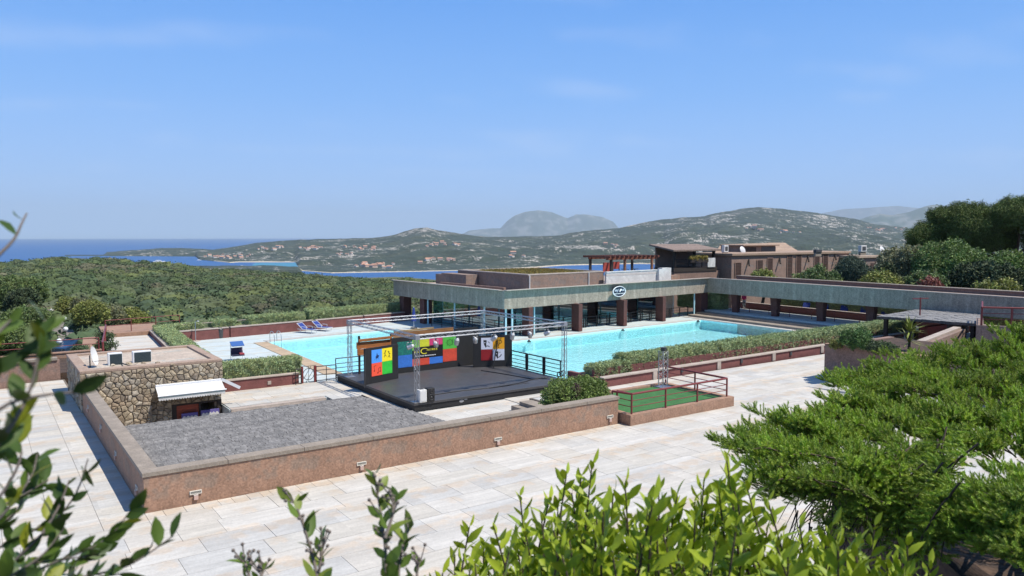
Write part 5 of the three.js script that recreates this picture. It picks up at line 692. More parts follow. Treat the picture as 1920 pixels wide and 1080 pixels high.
// ---------- shelter, mast, walls and railing on the right ----------
{
  const sh = thing('shade_shelter', 'open shelter with grey shingle roof beside the planter', 'shelter');
  const y = 2.1, Q = [[54.3, -30.6], [66.6, -32.1], [67.4, -29.2], [55.1, -23.8]], list = [[], []];
  obj('roof_deck', prism(Q, y - 0.16, y), mat.shingleDark, sh);
  const lerpQ = (s, t) => { const a = [lerp(Q[0][0], Q[1][0], s), lerp(Q[0][1], Q[1][1], s)], b = [lerp(Q[3][0], Q[2][0], s), lerp(Q[3][1], Q[2][1], s)]; return [lerp(a[0], b[0], t), lerp(a[1], b[1], t)]; };
  for (let i = 0; i < 22; i++) for (let j = 0; j < 22; j++) { const a = lerpQ(i / 22, j / 22), b = lerpQ((i + 0.97) / 22, j / 22), c = lerpQ((i + 0.97) / 22, (j + 0.97) / 22), d = lerpQ(i / 22, (j + 0.97) / 22); list[(i * 7 + j * 3) % 2].push(prism([a, b, c, d], y + 0.002, y + rr(0.015, 0.05))); }
  list.forEach((l, k) => { obj('shingles', l, k ? M(0.36, 0.35, 0.34, { map: T.shingle }) : M(0.30, 0.29, 0.285, { map: T.shingle }), sh).userData.kind = 'stuff'; });
  for (const p of [[54.9, -30.2], [55.4, -24.4], [60, -30.8], [61, -27.5], [66, -31.4]]) obj('post', rbox(p[0] - 0.13, p[0] + 0.13, 0, y - 0.162, p[1] - 0.13, p[1] + 0.13, 0.02), mat.darkWood, sh);
  obj('counter', box2(59, 62, 0, 1.1, -29.8, -29.2), mat.brickRed, sh); obj('back_wall', box2(66, 66.3, 0, y - 0.17, -31.5, -29.5), mat.stuccoDark, sh); obj('shelf', box2(62, 65, 1.2, 1.25, -30.6, -30.2), mat.white, sh);
  const chair = (x, z) => { const o = thing('slat_barrier', 'pale slatted low barrier beside the shelter post', 'barrier', 'slatted barriers by the shelter'); for (let i = 0; i < 6; i++) obj('slat', box2(x + i * 0.24, x + i * 0.24 + 0.12, 0.02, 0.85, z, z - 0.04), mat.copingPale, o); obj('rail', box2(x - 0.05, x + 1.45, 0.7, 0.78, z - 0.042, z - 0.08), mat.darkWood, o); };
  chair(55.1, -28.9);
  const mast = thing('signal_mast', 'thin dark red T shaped mast beside the shelter', 'mast'), mp = G(1723, 640, 0.2); obj('pole', bar(V(mp.x, 0, mp.z), V(mp.x, onZ(1723, 558, mp.z).y, mp.z), 0.055, 8), mat.redMetal, mast); { const yy = onZ(1723, 560, mp.z).y; obj('cross_arm', beam(V(mp.x - 0.75, yy, mp.z - 0.2), V(mp.x + 0.75, yy, mp.z + 0.2), 0.07, 0.06), mat.redMetal, mast); }
  const cw = thing('coping_wall', 'pale coped curved wall end beside the shelter', 'wall'); { const a = G(1722, 645, 1.2), c = G(1800, 615, 1.75); obj('wall_body', strip([a.x, a.z], [c.x, c.z], 0, 0.35, -0.5, (x) => lerp(1.15, 1.7, clamp((x - a.x) / (c.x - a.x)))), mat.buff, cw); obj('cap_length', hull([V(a.x, 1.16, a.z + 0.06), V(c.x, 1.71, c.z + 0.06), V(c.x, 1.71, c.z - 0.42), V(a.x, 1.16, a.z - 0.42), V(a.x, 1.27, a.z + 0.06), V(c.x, 1.82, c.z + 0.06), V(c.x, 1.82, c.z - 0.42), V(a.x, 1.27, a.z - 0.42)], [[3, 2, 1, 0], [4, 5, 6, 7], [0, 1, 5, 4], [2, 3, 7, 6], [1, 2, 6, 5], [3, 0, 4, 7]]), mat.capPale, cw); }
  const rr2 = thing('terrace_railing', 'dark red railing above the shelter roof end', 'railing'); { const a = G(1840, 610, 2.35), b = G(1880, 600, 2.6), c = V(a.x + 3.5, 2.4, a.z + 5.5); railing(rr2, [V(a.x + 4.4, 2.35, a.z - 1.9), V(a.x, 2.35, a.z), c], 1.15, [0.35, 0.68, 1], mat.redMetal, { every: 1.7, post: 0.07, top: 0.06 }); obj('footing', [strip([a.x - 0.2, a.z], [a.x + 4.6, a.z - 2.1], -0.2, 0.2, -1, 2.35), strip([a.x, a.z], [c.x, c.z], -0.2, 0.2, -1, 2.35)], mat.buff, rr2); }
  // retaining planter box with shrubs
  const pb = thing('planter_box', 'tall brown retaining planter with shrubs on top', 'planter'), k = [38.85, -24.85], h = 1.95;
  obj('wall_body', [box2(k[0], k[0] + 0.35, -0.02, h, k[1], -12), box2(k[0] + 0.352, 45.5, -0.02, h - 0.05, k[1], k[1] + 0.35), box2(k[0] + 0.36, 45.5, -0.02, h - 0.25, k[1] + 0.36, -12)], mat.stuccoDark, pb);
  obj('soil', box2(k[0] + 0.36, 45.5, h - 0.25, h - 0.1, k[1] + 0.36, -12), mat.soil, pb); obj('cap_length', [rbox(k[0] - 0.03, k[0] + 0.38, h + 0.002, h + 0.05, k[1] - 0.03, -12, 0.01)], mat.stucco, pb);
  const rp = structure('stone_ramp', 'pale stone ramp rising beside the tall planter'); obj('ramp', hull([V(36, 0.004, -24.2), V(38.8, 0.004, -24.2), V(38.8, 1.5, -17), V(36, 0.3, -17), V(36, -0.2, -24.2), V(38.8, -0.2, -24.2), V(38.8, -0.2, -17), V(36, -0.2, -17)], [[0, 1, 2, 3], [1, 5, 6, 2], [3, 2, 6, 7], [0, 3, 7, 4]]), slabMats[5], rp);
}

// ================= APARTMENTS AND TREES =================
{
  const ap = thing('apartment_block', 'brown stucco apartment block with shuttered windows behind the colonnade', 'building');
  const c = atDepth(1372, 480, 104), z = c.z, x0 = c.x, yT = c.y, yB = -2, x1 = onZ(1592, 472, z).x, zb = onX(1300, 478, x0).z;
  obj('front_wall', box2(x0, x1, yB, yT, z, z - 0.4), M(0.40, 0.27, 0.215, { map: T.stucco, bump: T.stuccoB, bs: 0.006, rough: 1 }), ap); obj('side_wall', box2(x0 - 0.003, x0 + 0.4, yB, yT, z - 0.402, zb), M(0.40, 0.27, 0.215, { map: T.stucco, bump: T.stuccoB, bs: 0.006, rough: 1 }), ap); obj('rear_wall', box2(x0, x1, yB, yT, zb, zb + 0.4), mat.stuccoDark, ap); obj('end_wall', box2(x1 - 0.4, x1, yB, yT - 0.002, z - 0.402, zb + 0.402), mat.stuccoDark, ap);
  obj('roof_edge', [rbox(x0 - 0.2, x1 + 0.2, yT + 0.003, yT + 0.35, z + 0.25, zb, 0.05)], mat.tileRoof, ap);
  for (const [px, w, h, py] of [[1383, 1.3, 3.0, 513], [1424, 1.3, 2.3, 503], [1443, 1.2, 3.2, 505], [1480, 1.2, 3.6, 500], [1497, 1.2, 3.2, 496], [1531, 1.3, 2.0, 491], [1547, 1.3, 2.4, 491]]) { const p = onZ(px, py, z); const wn = obj('window', box2(p.x - w / 2, p.x + w / 2, p.y - h / 2, p.y + h / 2, z + 0.005, z + 0.06), px % 2 ? mat.shutter : M(0.11, 0.08, 0.065, { map: T.wood }), ap); const fr = []; for (const s of [-1, 1]) fr.push(box2(p.x + s * (w / 2) - 0.06, p.x + s * (w / 2) + 0.06, p.y - h / 2 - 0.06, p.y + h / 2 + 0.06, z + 0.062, z + 0.1)); fr.push(box2(p.x - w / 2 + 0.062, p.x + w / 2 - 0.062, p.y + h / 2 - 0.05, p.y + h / 2 + 0.06, z + 0.062, z + 0.1)); obj('frame', fr, mat.stuccoDark, wn); for (let i = 0; i < 6; i++) obj('slat', box2(p.x - w / 2 + 0.08, p.x + w / 2 - 0.08, p.y - h / 2 + 0.1 + i * (h - 0.2) / 6, p.y - h / 2 + 0.1 + (i + 0.7) * (h - 0.2) / 6, z + 0.061, z + 0.08), mat.shutter, wn); }
  for (const px of [1404, 1462, 1515, 1566]) { const p = onZ(px, poly([[1404, 486], [1566, 476]], px), z); obj('roof_spout', bar(V(p.x, p.y, z), V(p.x - 0.5, p.y - 0.9, z + 0.5), 0.12, 6), mat.darkWood, ap); }
  // pitched roofs, dormers and terrace on top
  const R = (px, py, dd) => atDepth(px, py, dd);
  obj('roof_slope', hull([R(1336, 479, 111), R(1500, 474, 124), R(1472, 455, 131), R(1352, 458, 120), R(1345, 479, 128), R(1500, 475, 140)], [[0, 1, 2, 3], [4, 3, 2, 5], [0, 3, 4], [1, 5, 2], [0, 4, 5, 1]]), mat.tileRoof, ap);
  obj('roof_slope', hull([R(1446, 474, 120), R(1500, 472, 128), R(1470, 455, 130), R(1440, 455, 126), R(1446, 476, 140), R(1500, 475, 142)], [[0, 1, 2, 3], [4, 3, 2, 5], [0, 3, 4], [1, 5, 2], [0, 4, 5, 1]]), mat.tileRoof, ap);
  { const p = R(1410, 468, 114), q = R(1388, 469, 113); const dm = obj('dormer', [box2(p.x - 2.2, p.x + 5.6, p.y - 1.0, p.y + 0.55, p.z, p.z - 4)], mat.buff, ap); obj('dormer_window', [box2(p.x + 2.2, p.x + 5.6, p.y - 0.7, p.y + 0.4, p.z + 0.005, p.z + 0.05)], mat.darkGrey, dm); obj('dormer_window', [box2(p.x - 1.9, p.x + 0.9, p.y - 0.7, p.y + 0.35, p.z + 0.005, p.z + 0.05)], mat.darkWood, dm); obj('dormer_roof', [rbox(p.x - 2.6, p.x + 6.0, p.y + 0.55, p.y + 0.75, p.z + 0.5, p.z - 4, 0.05)], mat.tileRoof, dm); }
  const tc = thing('roof_terrace', 'covered timber roof terrace with flower boxes on the apartment block', 'terrace'); { const a = R(1264, 500, 100), b = R(1338, 500, 104); const zz = a.z, xa = a.x, xb = onZ(1338, 480, zz).x, yr = onZ(1290, 468, zz).y, yf = onZ(1260, 503, zz).y; for (const k of [0, 0.5, 1]) obj('post', box2(lerp(xa, xb, k) - 0.15, lerp(xa, xb, k) + 0.15, yf - 3, yr, zz - 0.15, zz + 0.15), mat.darkWood, tc); obj('roof', hull([V(xa - 1, yr, zz + 0.8), V(xb + 0.6, yr, zz + 0.8), V(xb + 0.6, yr + 0.7, zz - 3.6), V(xa - 1, yr + 0.7, zz - 3.6), V(xa - 1, yr - 0.2, zz + 0.8), V(xb + 0.6, yr - 0.2, zz + 0.8), V(xb + 0.6, yr + 0.5, zz - 3.6), V(xa - 1, yr + 0.5, zz - 3.6)], [[0, 1, 2, 3], [4, 7, 6, 5], [0, 4, 5, 1], [1, 5, 6, 2], [0, 3, 7, 4]]), M(0.34, 0.25, 0.20, { map: T.shingle }), tc); obj('rear_wall', box2(xa, xb, yf - 3, yr + 0.4, zz - 3.3, zz - 3.5), mat.buff, tc); obj('floor', box2(xa - 0.4, xb + 0.4, yf - 0.5, yf, zz + 0.3, zz - 3.2), mat.darkWood, tc); obj('base_wall', box2(xa - 0.2, xb + 1, -2, yf - 0.51, zz + 0.2, zz - 3.2), mat.stuccoDark, tc); railing(tc, [V(xa, yf, zz + 0.2), V(xb, yf, zz + 0.2)], 1.1, [0.5, 1], mat.darkWood, { every: 2.2, post: 0.06 }); obj('white_screen', box2(xb - 1.6, xb - 0.1, yf + 0.002, yf + 1.25, zz + 0.3, zz + 0.4), mat.white, tc); obj('flower_box', box2(xa + 2.4, xb - 1.7, yf + 0.7, yf + 1.1, zz + 0.25, zz + 0.6), mat.darkWood, tc); const g = leafCluster(20, 0.2, 0.22, 0.1, rng(4), 0.3), l = []; for (let i = 0; i < 60; i++) l.push({ p: V(rr(xa + 2.5, xb - 1.8), yf + 1.15 + rand() * 0.35, zz + 0.4 + rr(-0.2, 0.2)), r: [rand() * 6, rand() * 6, 0], s: 1, c: tone(rr(0.8, 1.3), rr(0, 0.3)) }); inst('flowers', g, leafM(0.26, 0.25, 0.06), l, tc); }
  // roof clutter
  for (const [px, py, w, h, lab] of [[1362, 473, 0.9, 1.0, 'white air conditioner on the apartment roof edge by the dormer'], [1536, 474, 1.4, 0.45, 'low grey air handling box on the flat apartment roof'], [1620, 472, 1.4, 0.9, 'small white water tank on the low annex roof']]) { const p = atDepth(px, py, 108), o = thing('roof_unit', lab, 'air conditioner'); obj('casing', rbox(p.x - w / 2, p.x + w / 2, p.y, p.y + h, p.z - 0.5, p.z, 0.04), px === 1536 ? mat.darkGrey : mat.white, o); obj('grille', box2(p.x - w * 0.3, p.x + w * 0.3, p.y + h * 0.2, p.y + h * 0.8, p.z + 0.004, p.z + 0.03), mat.darkGrey, o); obj('stand', box2(p.x - w / 2, p.x + w / 2, p.y - 0.5, p.y - 0.003, p.z - 0.4, p.z - 0.1), mat.cap, o); }
  for (const [px, py, lab] of [[1394, 468, 'white satellite dish beside the dormer on the apartment roof'], [1656, 468, 'satellite dish with tank on the annex roof']]) { const p = atDepth(px, py, 111), o = thing('satellite_dish', lab, 'satellite dish'), g = new THREE.SphereGeometry(1.0, 16, 5, 0, 6.2832, 0, 0.45); g.translate(0, -1, 0); g.rotateX(1.2); g.scale(1.3, 1.3, 1.3); g.translate(p.x, p.y, p.z); obj('reflector', g, new THREE.MeshPhysicalMaterial({ color: 0xc8c8c8, side: THREE.DoubleSide, roughness: 0.5 }), o); obj('mast', bar(V(p.x, p.y - 2.2, p.z - 0.2), V(p.x, p.y, p.z - 0.1), 0.07), mat.darkGrey, o); }
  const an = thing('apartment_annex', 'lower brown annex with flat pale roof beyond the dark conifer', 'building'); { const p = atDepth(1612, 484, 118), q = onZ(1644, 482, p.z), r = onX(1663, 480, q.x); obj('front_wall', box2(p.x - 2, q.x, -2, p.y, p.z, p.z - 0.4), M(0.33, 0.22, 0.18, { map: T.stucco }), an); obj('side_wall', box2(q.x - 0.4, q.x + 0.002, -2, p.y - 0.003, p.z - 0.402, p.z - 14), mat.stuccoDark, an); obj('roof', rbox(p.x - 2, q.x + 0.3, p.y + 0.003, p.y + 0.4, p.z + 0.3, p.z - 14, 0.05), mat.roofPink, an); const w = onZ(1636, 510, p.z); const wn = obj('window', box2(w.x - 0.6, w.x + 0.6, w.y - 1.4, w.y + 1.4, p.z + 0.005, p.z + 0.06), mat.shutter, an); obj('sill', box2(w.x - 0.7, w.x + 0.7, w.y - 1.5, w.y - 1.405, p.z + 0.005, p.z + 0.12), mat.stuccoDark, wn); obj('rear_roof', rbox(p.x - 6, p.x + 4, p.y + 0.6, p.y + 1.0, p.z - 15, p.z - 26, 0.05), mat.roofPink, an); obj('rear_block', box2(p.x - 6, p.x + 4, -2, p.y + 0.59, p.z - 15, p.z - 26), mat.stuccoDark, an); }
}
// crown made of many leaf clumps on uneven lobes
const clumpCache = {};
const clumps = (k, n, rad, L, W, tint) => clumpCache[k] ??= [0, 1, 2].map(i => leafCluster(n, rad, L, W, rng(900 + i * 7 + k.length), tint));
function crown(parent, lobes, geos, m, dens, scale, seed, name = 'crown') {
  const r = rng(seed), lists = geos.map(() => []);
  for (const L of lobes) { const N = Math.round(dens * (L.rx * L.ry + L.ry * L.rz + L.rx * L.rz)); for (let i = 0; i < N; i++) { const a = r() * 6.2832, cz = rr(-0.75, 1, r), s = Math.sqrt(1 - cz * cz), k = Math.pow(r(), 0.28), d = V(s * Math.cos(a), cz, s * Math.sin(a)), nz = 0.78 + 0.44 * fbm(d.x * 2.3 + seed, d.z * 2.3 + d.y * 2.9, 3); lists[i % geos.length].push({ p: V(L.c.x + d.x * L.rx * k * nz, L.c.y + d.y * L.ry * k * nz, L.c.z + d.z * L.rz * k * nz), r: [r() * 6.28, r() * 6.28, r() * 6.28], s: scale * rr(0.7, 1.35, r), c: tone(rr(0.65, 1.3, r) * (L.t || 1), rr(-0.1, 0.12, r)) }); } }
  lists.forEach((l, i) => { if (l.length) inst(name, geos[i], m, l, parent); });
}
function trunkOf(parent, base, top, r, n, lobes, m = mat.bark) { const mid = base.clone().lerp(top, 0.5).add(V(rr(-0.2, 0.2), 0, rr(-0.2, 0.2))); obj('trunk', tube([base, mid, top], r, r * 0.6, 8, 8), m, parent); for (const L of lobes) obj('limb', tube([mid.clone().lerp(top, 0.6), mid.clone().lerp(L.c, 0.6).add(V(0, 0.2, 0)), L.c], r * 0.5, r * 0.15, 6, 8), m, parent); }
function treeAt(name, label, px, pyTop, pyBase, depth, wpx, o = {}) {
  const top = atDepth(px, pyTop, depth), base = atDepth(px, pyBase, depth), H = top.y - base.y, R = wpx / FOCAL * depth / 2, t = thing(name, label, o.cat || 'tree', o.group), lobes = [], r = rng(Math.floor(px * 13 + depth)), n = o.lobes || 6, ch = H * (o.ch || 0.7);
  for (let i = 0; i < n; i++) { const a = i / n * 6.28 + rr(-0.4, 0.4, r), q = i === 0 ? 0 : rr(0.35, 0.62, r); lobes.push({ c: V(base.x + Math.cos(a) * R * q, base.y + H - ch / 2 + (i === 0 ? ch * 0.1 : rr(-0.2, 0.12, r) * ch), base.z + Math.sin(a) * R * q), rx: R * rr(0.45, 0.62, r), ry: ch * rr(0.32, 0.42, r), rz: R * rr(0.45, 0.62, r), t: rr(0.85, 1.15, r) }); }
  trunkOf(t, V(base.x, base.y - 0.3, base.z), V(base.x, base.y + H - ch * 0.6, base.z), o.tr || 0.2, 0, lobes.slice(0, 5), o.bark);
  crown(t, lobes, o.geos || clumps('mid', 26, 0.34, 0.30, 0.14, 0.35), o.m, o.dens || 26, o.s || 1, Math.floor(px + depth)); return t;
}
const mOlive = leafM(0.19, 0.20, 0.10), mBright = leafM(0.155, 0.245, 0.05), mDark = leafSolid(0.05, 0.075, 0.03), mPine = leafSolid(0.10, 0.14, 0.03), mBlue = leafSolid(0.075, 0.11, 0.075), mYel = leafM(0.22, 0.25, 0.05), mGrn = leafM(0.13, 0.19, 0.05);
{
  const big = clumps('big', 30, 0.42, 0.34, 0.13, 0.35);
  // umbrella pine: flat-topped crown of many lobes
  const pine = thing('umbrella_pine', 'broad dark umbrella pine with flat spreading crown', 'tree'), D = 92, P = (px, py) => atDepth(px, py, D), lobes = [], r = rng(31);
  for (const [px, py, w, h] of [[1790, 428, 70, 62], [1772, 446, 64, 54], [1830, 412, 90, 60], [1880, 408, 100, 66], [1930, 408, 110, 70], [1990, 415, 110, 70], [1830, 450, 90, 60], [1890, 448, 100, 64], [1950, 452, 100, 60], [2030, 440, 90, 60], [1860, 395, 60, 34], [1910, 391, 70, 34], [1955, 394, 70, 34], [1810, 405, 50, 34]]) { const c = P(px, py); lobes.push({ c: c.add(V(rr(-2, 2, r), 0, rr(-3, 3, r))), rx: w / FOCAL * D / 2 * 1.1, ry: h / FOCAL * D / 2, rz: w / FOCAL * D / 2 * 1.1 }); }
  trunkOf(pine, P(1900, 580), P(1905, 460), 0.4, 0, lobes.slice(0, 10)); crown(pine, lobes, clumps('pine', 46, 0.40, 0.30, 0.05, 0.35), mPine, 42, 1, 32);
  treeAt('olive_tree', 'grey green olive tree beside the annex wall', 1697, 462, 570, 90, 118, { m: mOlive, bark: mat.barkPale, lobes: 8, ch: 0.85, dens: 30 });
  treeAt('olive_tree', 'pale wispy olive tree rising under the umbrella pine', 1762, 442, 560, 96, 80, { m: mOlive, bark: mat.barkPale, ch: 0.7, dens: 22 });
  treeAt('broadleaf_tree', 'dense bright green tree at the centre of the colonnade grove', 1785, 455, 575, 84, 128, { m: mBright, lobes: 9, ch: 0.85, geos: big, dens: 28 });
  treeAt('broadleaf_tree', 'low dark green tree filling the dip between two grove trees', 1845, 492, 585, 76, 100, { m: mDark, lobes: 7, ch: 0.9, geos: big });
  treeAt('broadleaf_tree', 'dense green tree beneath the umbrella pine trunk', 1900, 470, 590, 79, 112, { m: mBright, lobes: 8, ch: 0.9, geos: big, dens: 26 });
  treeAt('broadleaf_tree', 'tall green tree at the outer end of the grove', 1990, 478, 600, 74, 150, { m: mGrn, lobes: 8, ch: 0.9, geos: big });
  treeAt('broadleaf_tree', 'low blue green bushy tree behind the colonnade roof edge', 1735, 510, 575, 78, 70, { m: mGrn, lobes: 6, ch: 0.9 });
  treeAt('dark_shrub', 'dark glossy shrub at the foot of the olive tree', 1662, 495, 565, 84, 56, { m: mDark, ch: 0.9, cat: 'shrub' });
  treeAt('conifer', 'dark blue green conifer before the apartment windows', 1598, 480, 560, 86, 62, { m: mBlue, ch: 0.9, lobes: 9, geos: clumps('con', 40, 0.36, 0.26, 0.05, 0.3), dens: 44 });
  treeAt('broadleaf_tree', 'round green tree in front of the apartment wall', 1530, 496, 570, 84, 92, { m: mGrn, ch: 0.9, lobes: 8 });
  treeAt('broadleaf_tree', 'yellow green treetop before the first apartment window', 1428, 506, 570, 90, 56, { m: mYel, ch: 0.7 });
  treeAt('broadleaf_tree', 'yellow green bush beside the conifer over the colonnade roof', 1650, 508, 570, 82, 60, { m: mYel, ch: 0.8 });
  for (const [px, py, lab] of [[1850, 540, 'small spiky palm leaf tuft behind the colonnade roof edge'], [1886, 540, 'broad palm leaf tuft behind the colonnade near the pine'], [1745, 535, 'red flowering tuft behind the colonnade roof edge']]) treeAt('garden_tuft', lab, px, py - 14, 575, 72, 36, { m: px === 1745 ? leafM(0.25, 0.08, 0.06) : mYel, ch: 0.8, cat: 'plant', lobes: 4 });
}
// shrubs in the planter box, yucca, flowering bush by the steps
function shrub(name, label, c, rx, ry, rz, m, o = {}) { const t = thing(name, label, o.cat || 'shrub', o.group), lobes = [], r = rng(Math.floor(c.x * 91 + c.z * 37)); for (let i = 0; i < (o.lobes || 7); i++) { const a = r() * 6.28, q = i ? rr(0.3, 0.6, r) : 0; lobes.push({ c: V(c.x + Math.cos(a) * rx * q, c.y + ry * rr(0.8, 1.15, r), c.z + Math.sin(a) * rz * q), rx: rx * rr(0.42, 0.6, r), ry: ry * rr(0.5, 0.85, r), rz: rz * rr(0.42, 0.6, r), t: rr(0.85, 1.2, r) }); } for (let i = 0; i < 5; i++) obj('stem', tube([V(c.x, c.y - 0.05, c.z), V(lerp(c.x, lobes[i % lobes.length].c.x, 0.6), c.y + ry * 0.6, lerp(c.z, lobes[i % lobes.length].c.z, 0.6)), lobes[i % lobes.length].c], 0.03, 0.01, 5, 6), mat.bark, t); crown(t, lobes, o.geos || clumps('small', 22, 0.12, 0.10, 0.05, 0.4), m, o.dens || 160, o.s || 1, Math.floor(c.x * 7), 'foliage'); return t; }
shrub('round_shrub', 'round bright green shrub on the corner of the tall planter', G(1600, 657, 1.85), 0.85, 0.62, 0.85, leafM(0.075, 0.16, 0.03));
shrub('low_shrub', 'low dark shrub in the planter between round shrub and shelter post', G(1645, 663, 1.85), 0.55, 0.33, 0.55, leafM(0.06, 0.10, 0.03));
shrub('low_shrub', 'small dull green shrub below the yucca', G(1670, 664, 1.85), 0.4, 0.25, 0.4, leafM(0.07, 0.11, 0.04));
shrub('low_shrub', 'small yellowish shrub at the tip of the tall planter', G(1570, 652, 1.87), 0.42, 0.2, 0.4, leafM(0.18, 0.19, 0.04));
{ const y = thing('yucca_plant', 'spiky yellow green yucca in the tall planter', 'plant'), c = G(1704, 660, 1.8); obj('trunk', tube([c, c.clone().add(V(0.03, 0.6, 0)), c.clone().add(V(0, 1.1, 0))], 0.08, 0.06, 7, 5), mat.bark, y); const lg = hull([V(-0.025, 0, 0), V(0.025, 0, 0), V(0.03, 0.02, 0.4), V(-0.03, 0.02, 0.4), V(0, -0.04, 0.75)], [[0, 1, 2, 3], [3, 2, 4]]); const lm = new THREE.MeshPhysicalMaterial({ color: new THREE.Color().setRGB(0.20, 0.24, 0.04), side: THREE.DoubleSide, roughness: 0.6 }); boxUV(plain(lg)); for (const [h, n, s] of [[1.1, 42, 1], [0.55, 30, 0.9]]) for (let i = 0; i < n; i++) { const l = new THREE.Mesh(lg, lm); l.name = 'leaf'; l.castShadow = l.receiveShadow = true; l.position.set(c.x, c.y + h + rr(-0.06, 0.06), c.z); l.rotation.set(-rr(-0.35, 1.3), rand() * 6.28, 0, 'YXZ'); l.scale.setScalar(1.35 * s * rr(0.75, 1.1)); y.add(l); } }
{ const c = V(21.3, 0.1, -25.5), t = shrub('flowering_bush', 'rounded green bush with purple patches behind the wall', c, 1.75, 0.95, 0.95, leafM(0.17, 0.25, 0.045), { dens: 170, lobes: 14 }); const g = clumps('small'), l = []; for (let i = 0; i < 160; i++) { const a = rr(-0.9, 0.2); l.push({ p: V(c.x - 0.5 + a * 0.6 + rr(-0.2, 0.2), c.y + 1.2 + a * 0.5 + rr(-0.15, 0.3), c.z + 0.45 + rr(-0.25, 0.2)), r: [rand() * 6, rand() * 6, 0], s: 0.8, c: tone(rr(0.7, 1.2)) }); } inst('purple_leaves', g[0], leafM(0.11, 0.045, 0.05), l, t); 
  const pl = thing('planter_bed', 'grey kerbed planting bed behind the plaza wall holding the bush', 'planter'); obj('kerb', [rbox(19.0, 22.2, LP, 0.12, -26.6, -24.3, 0.03)], mat.cap, pl); }
shrub('grass_tuft', 'low dry groundcover along the wall cap by the platform', V(22.0, 0.55, -25.2), 0.9, 0.2, 0.4, leafM(0.16, 0.15, 0.05), { cat: 'plant', dens: 90 });
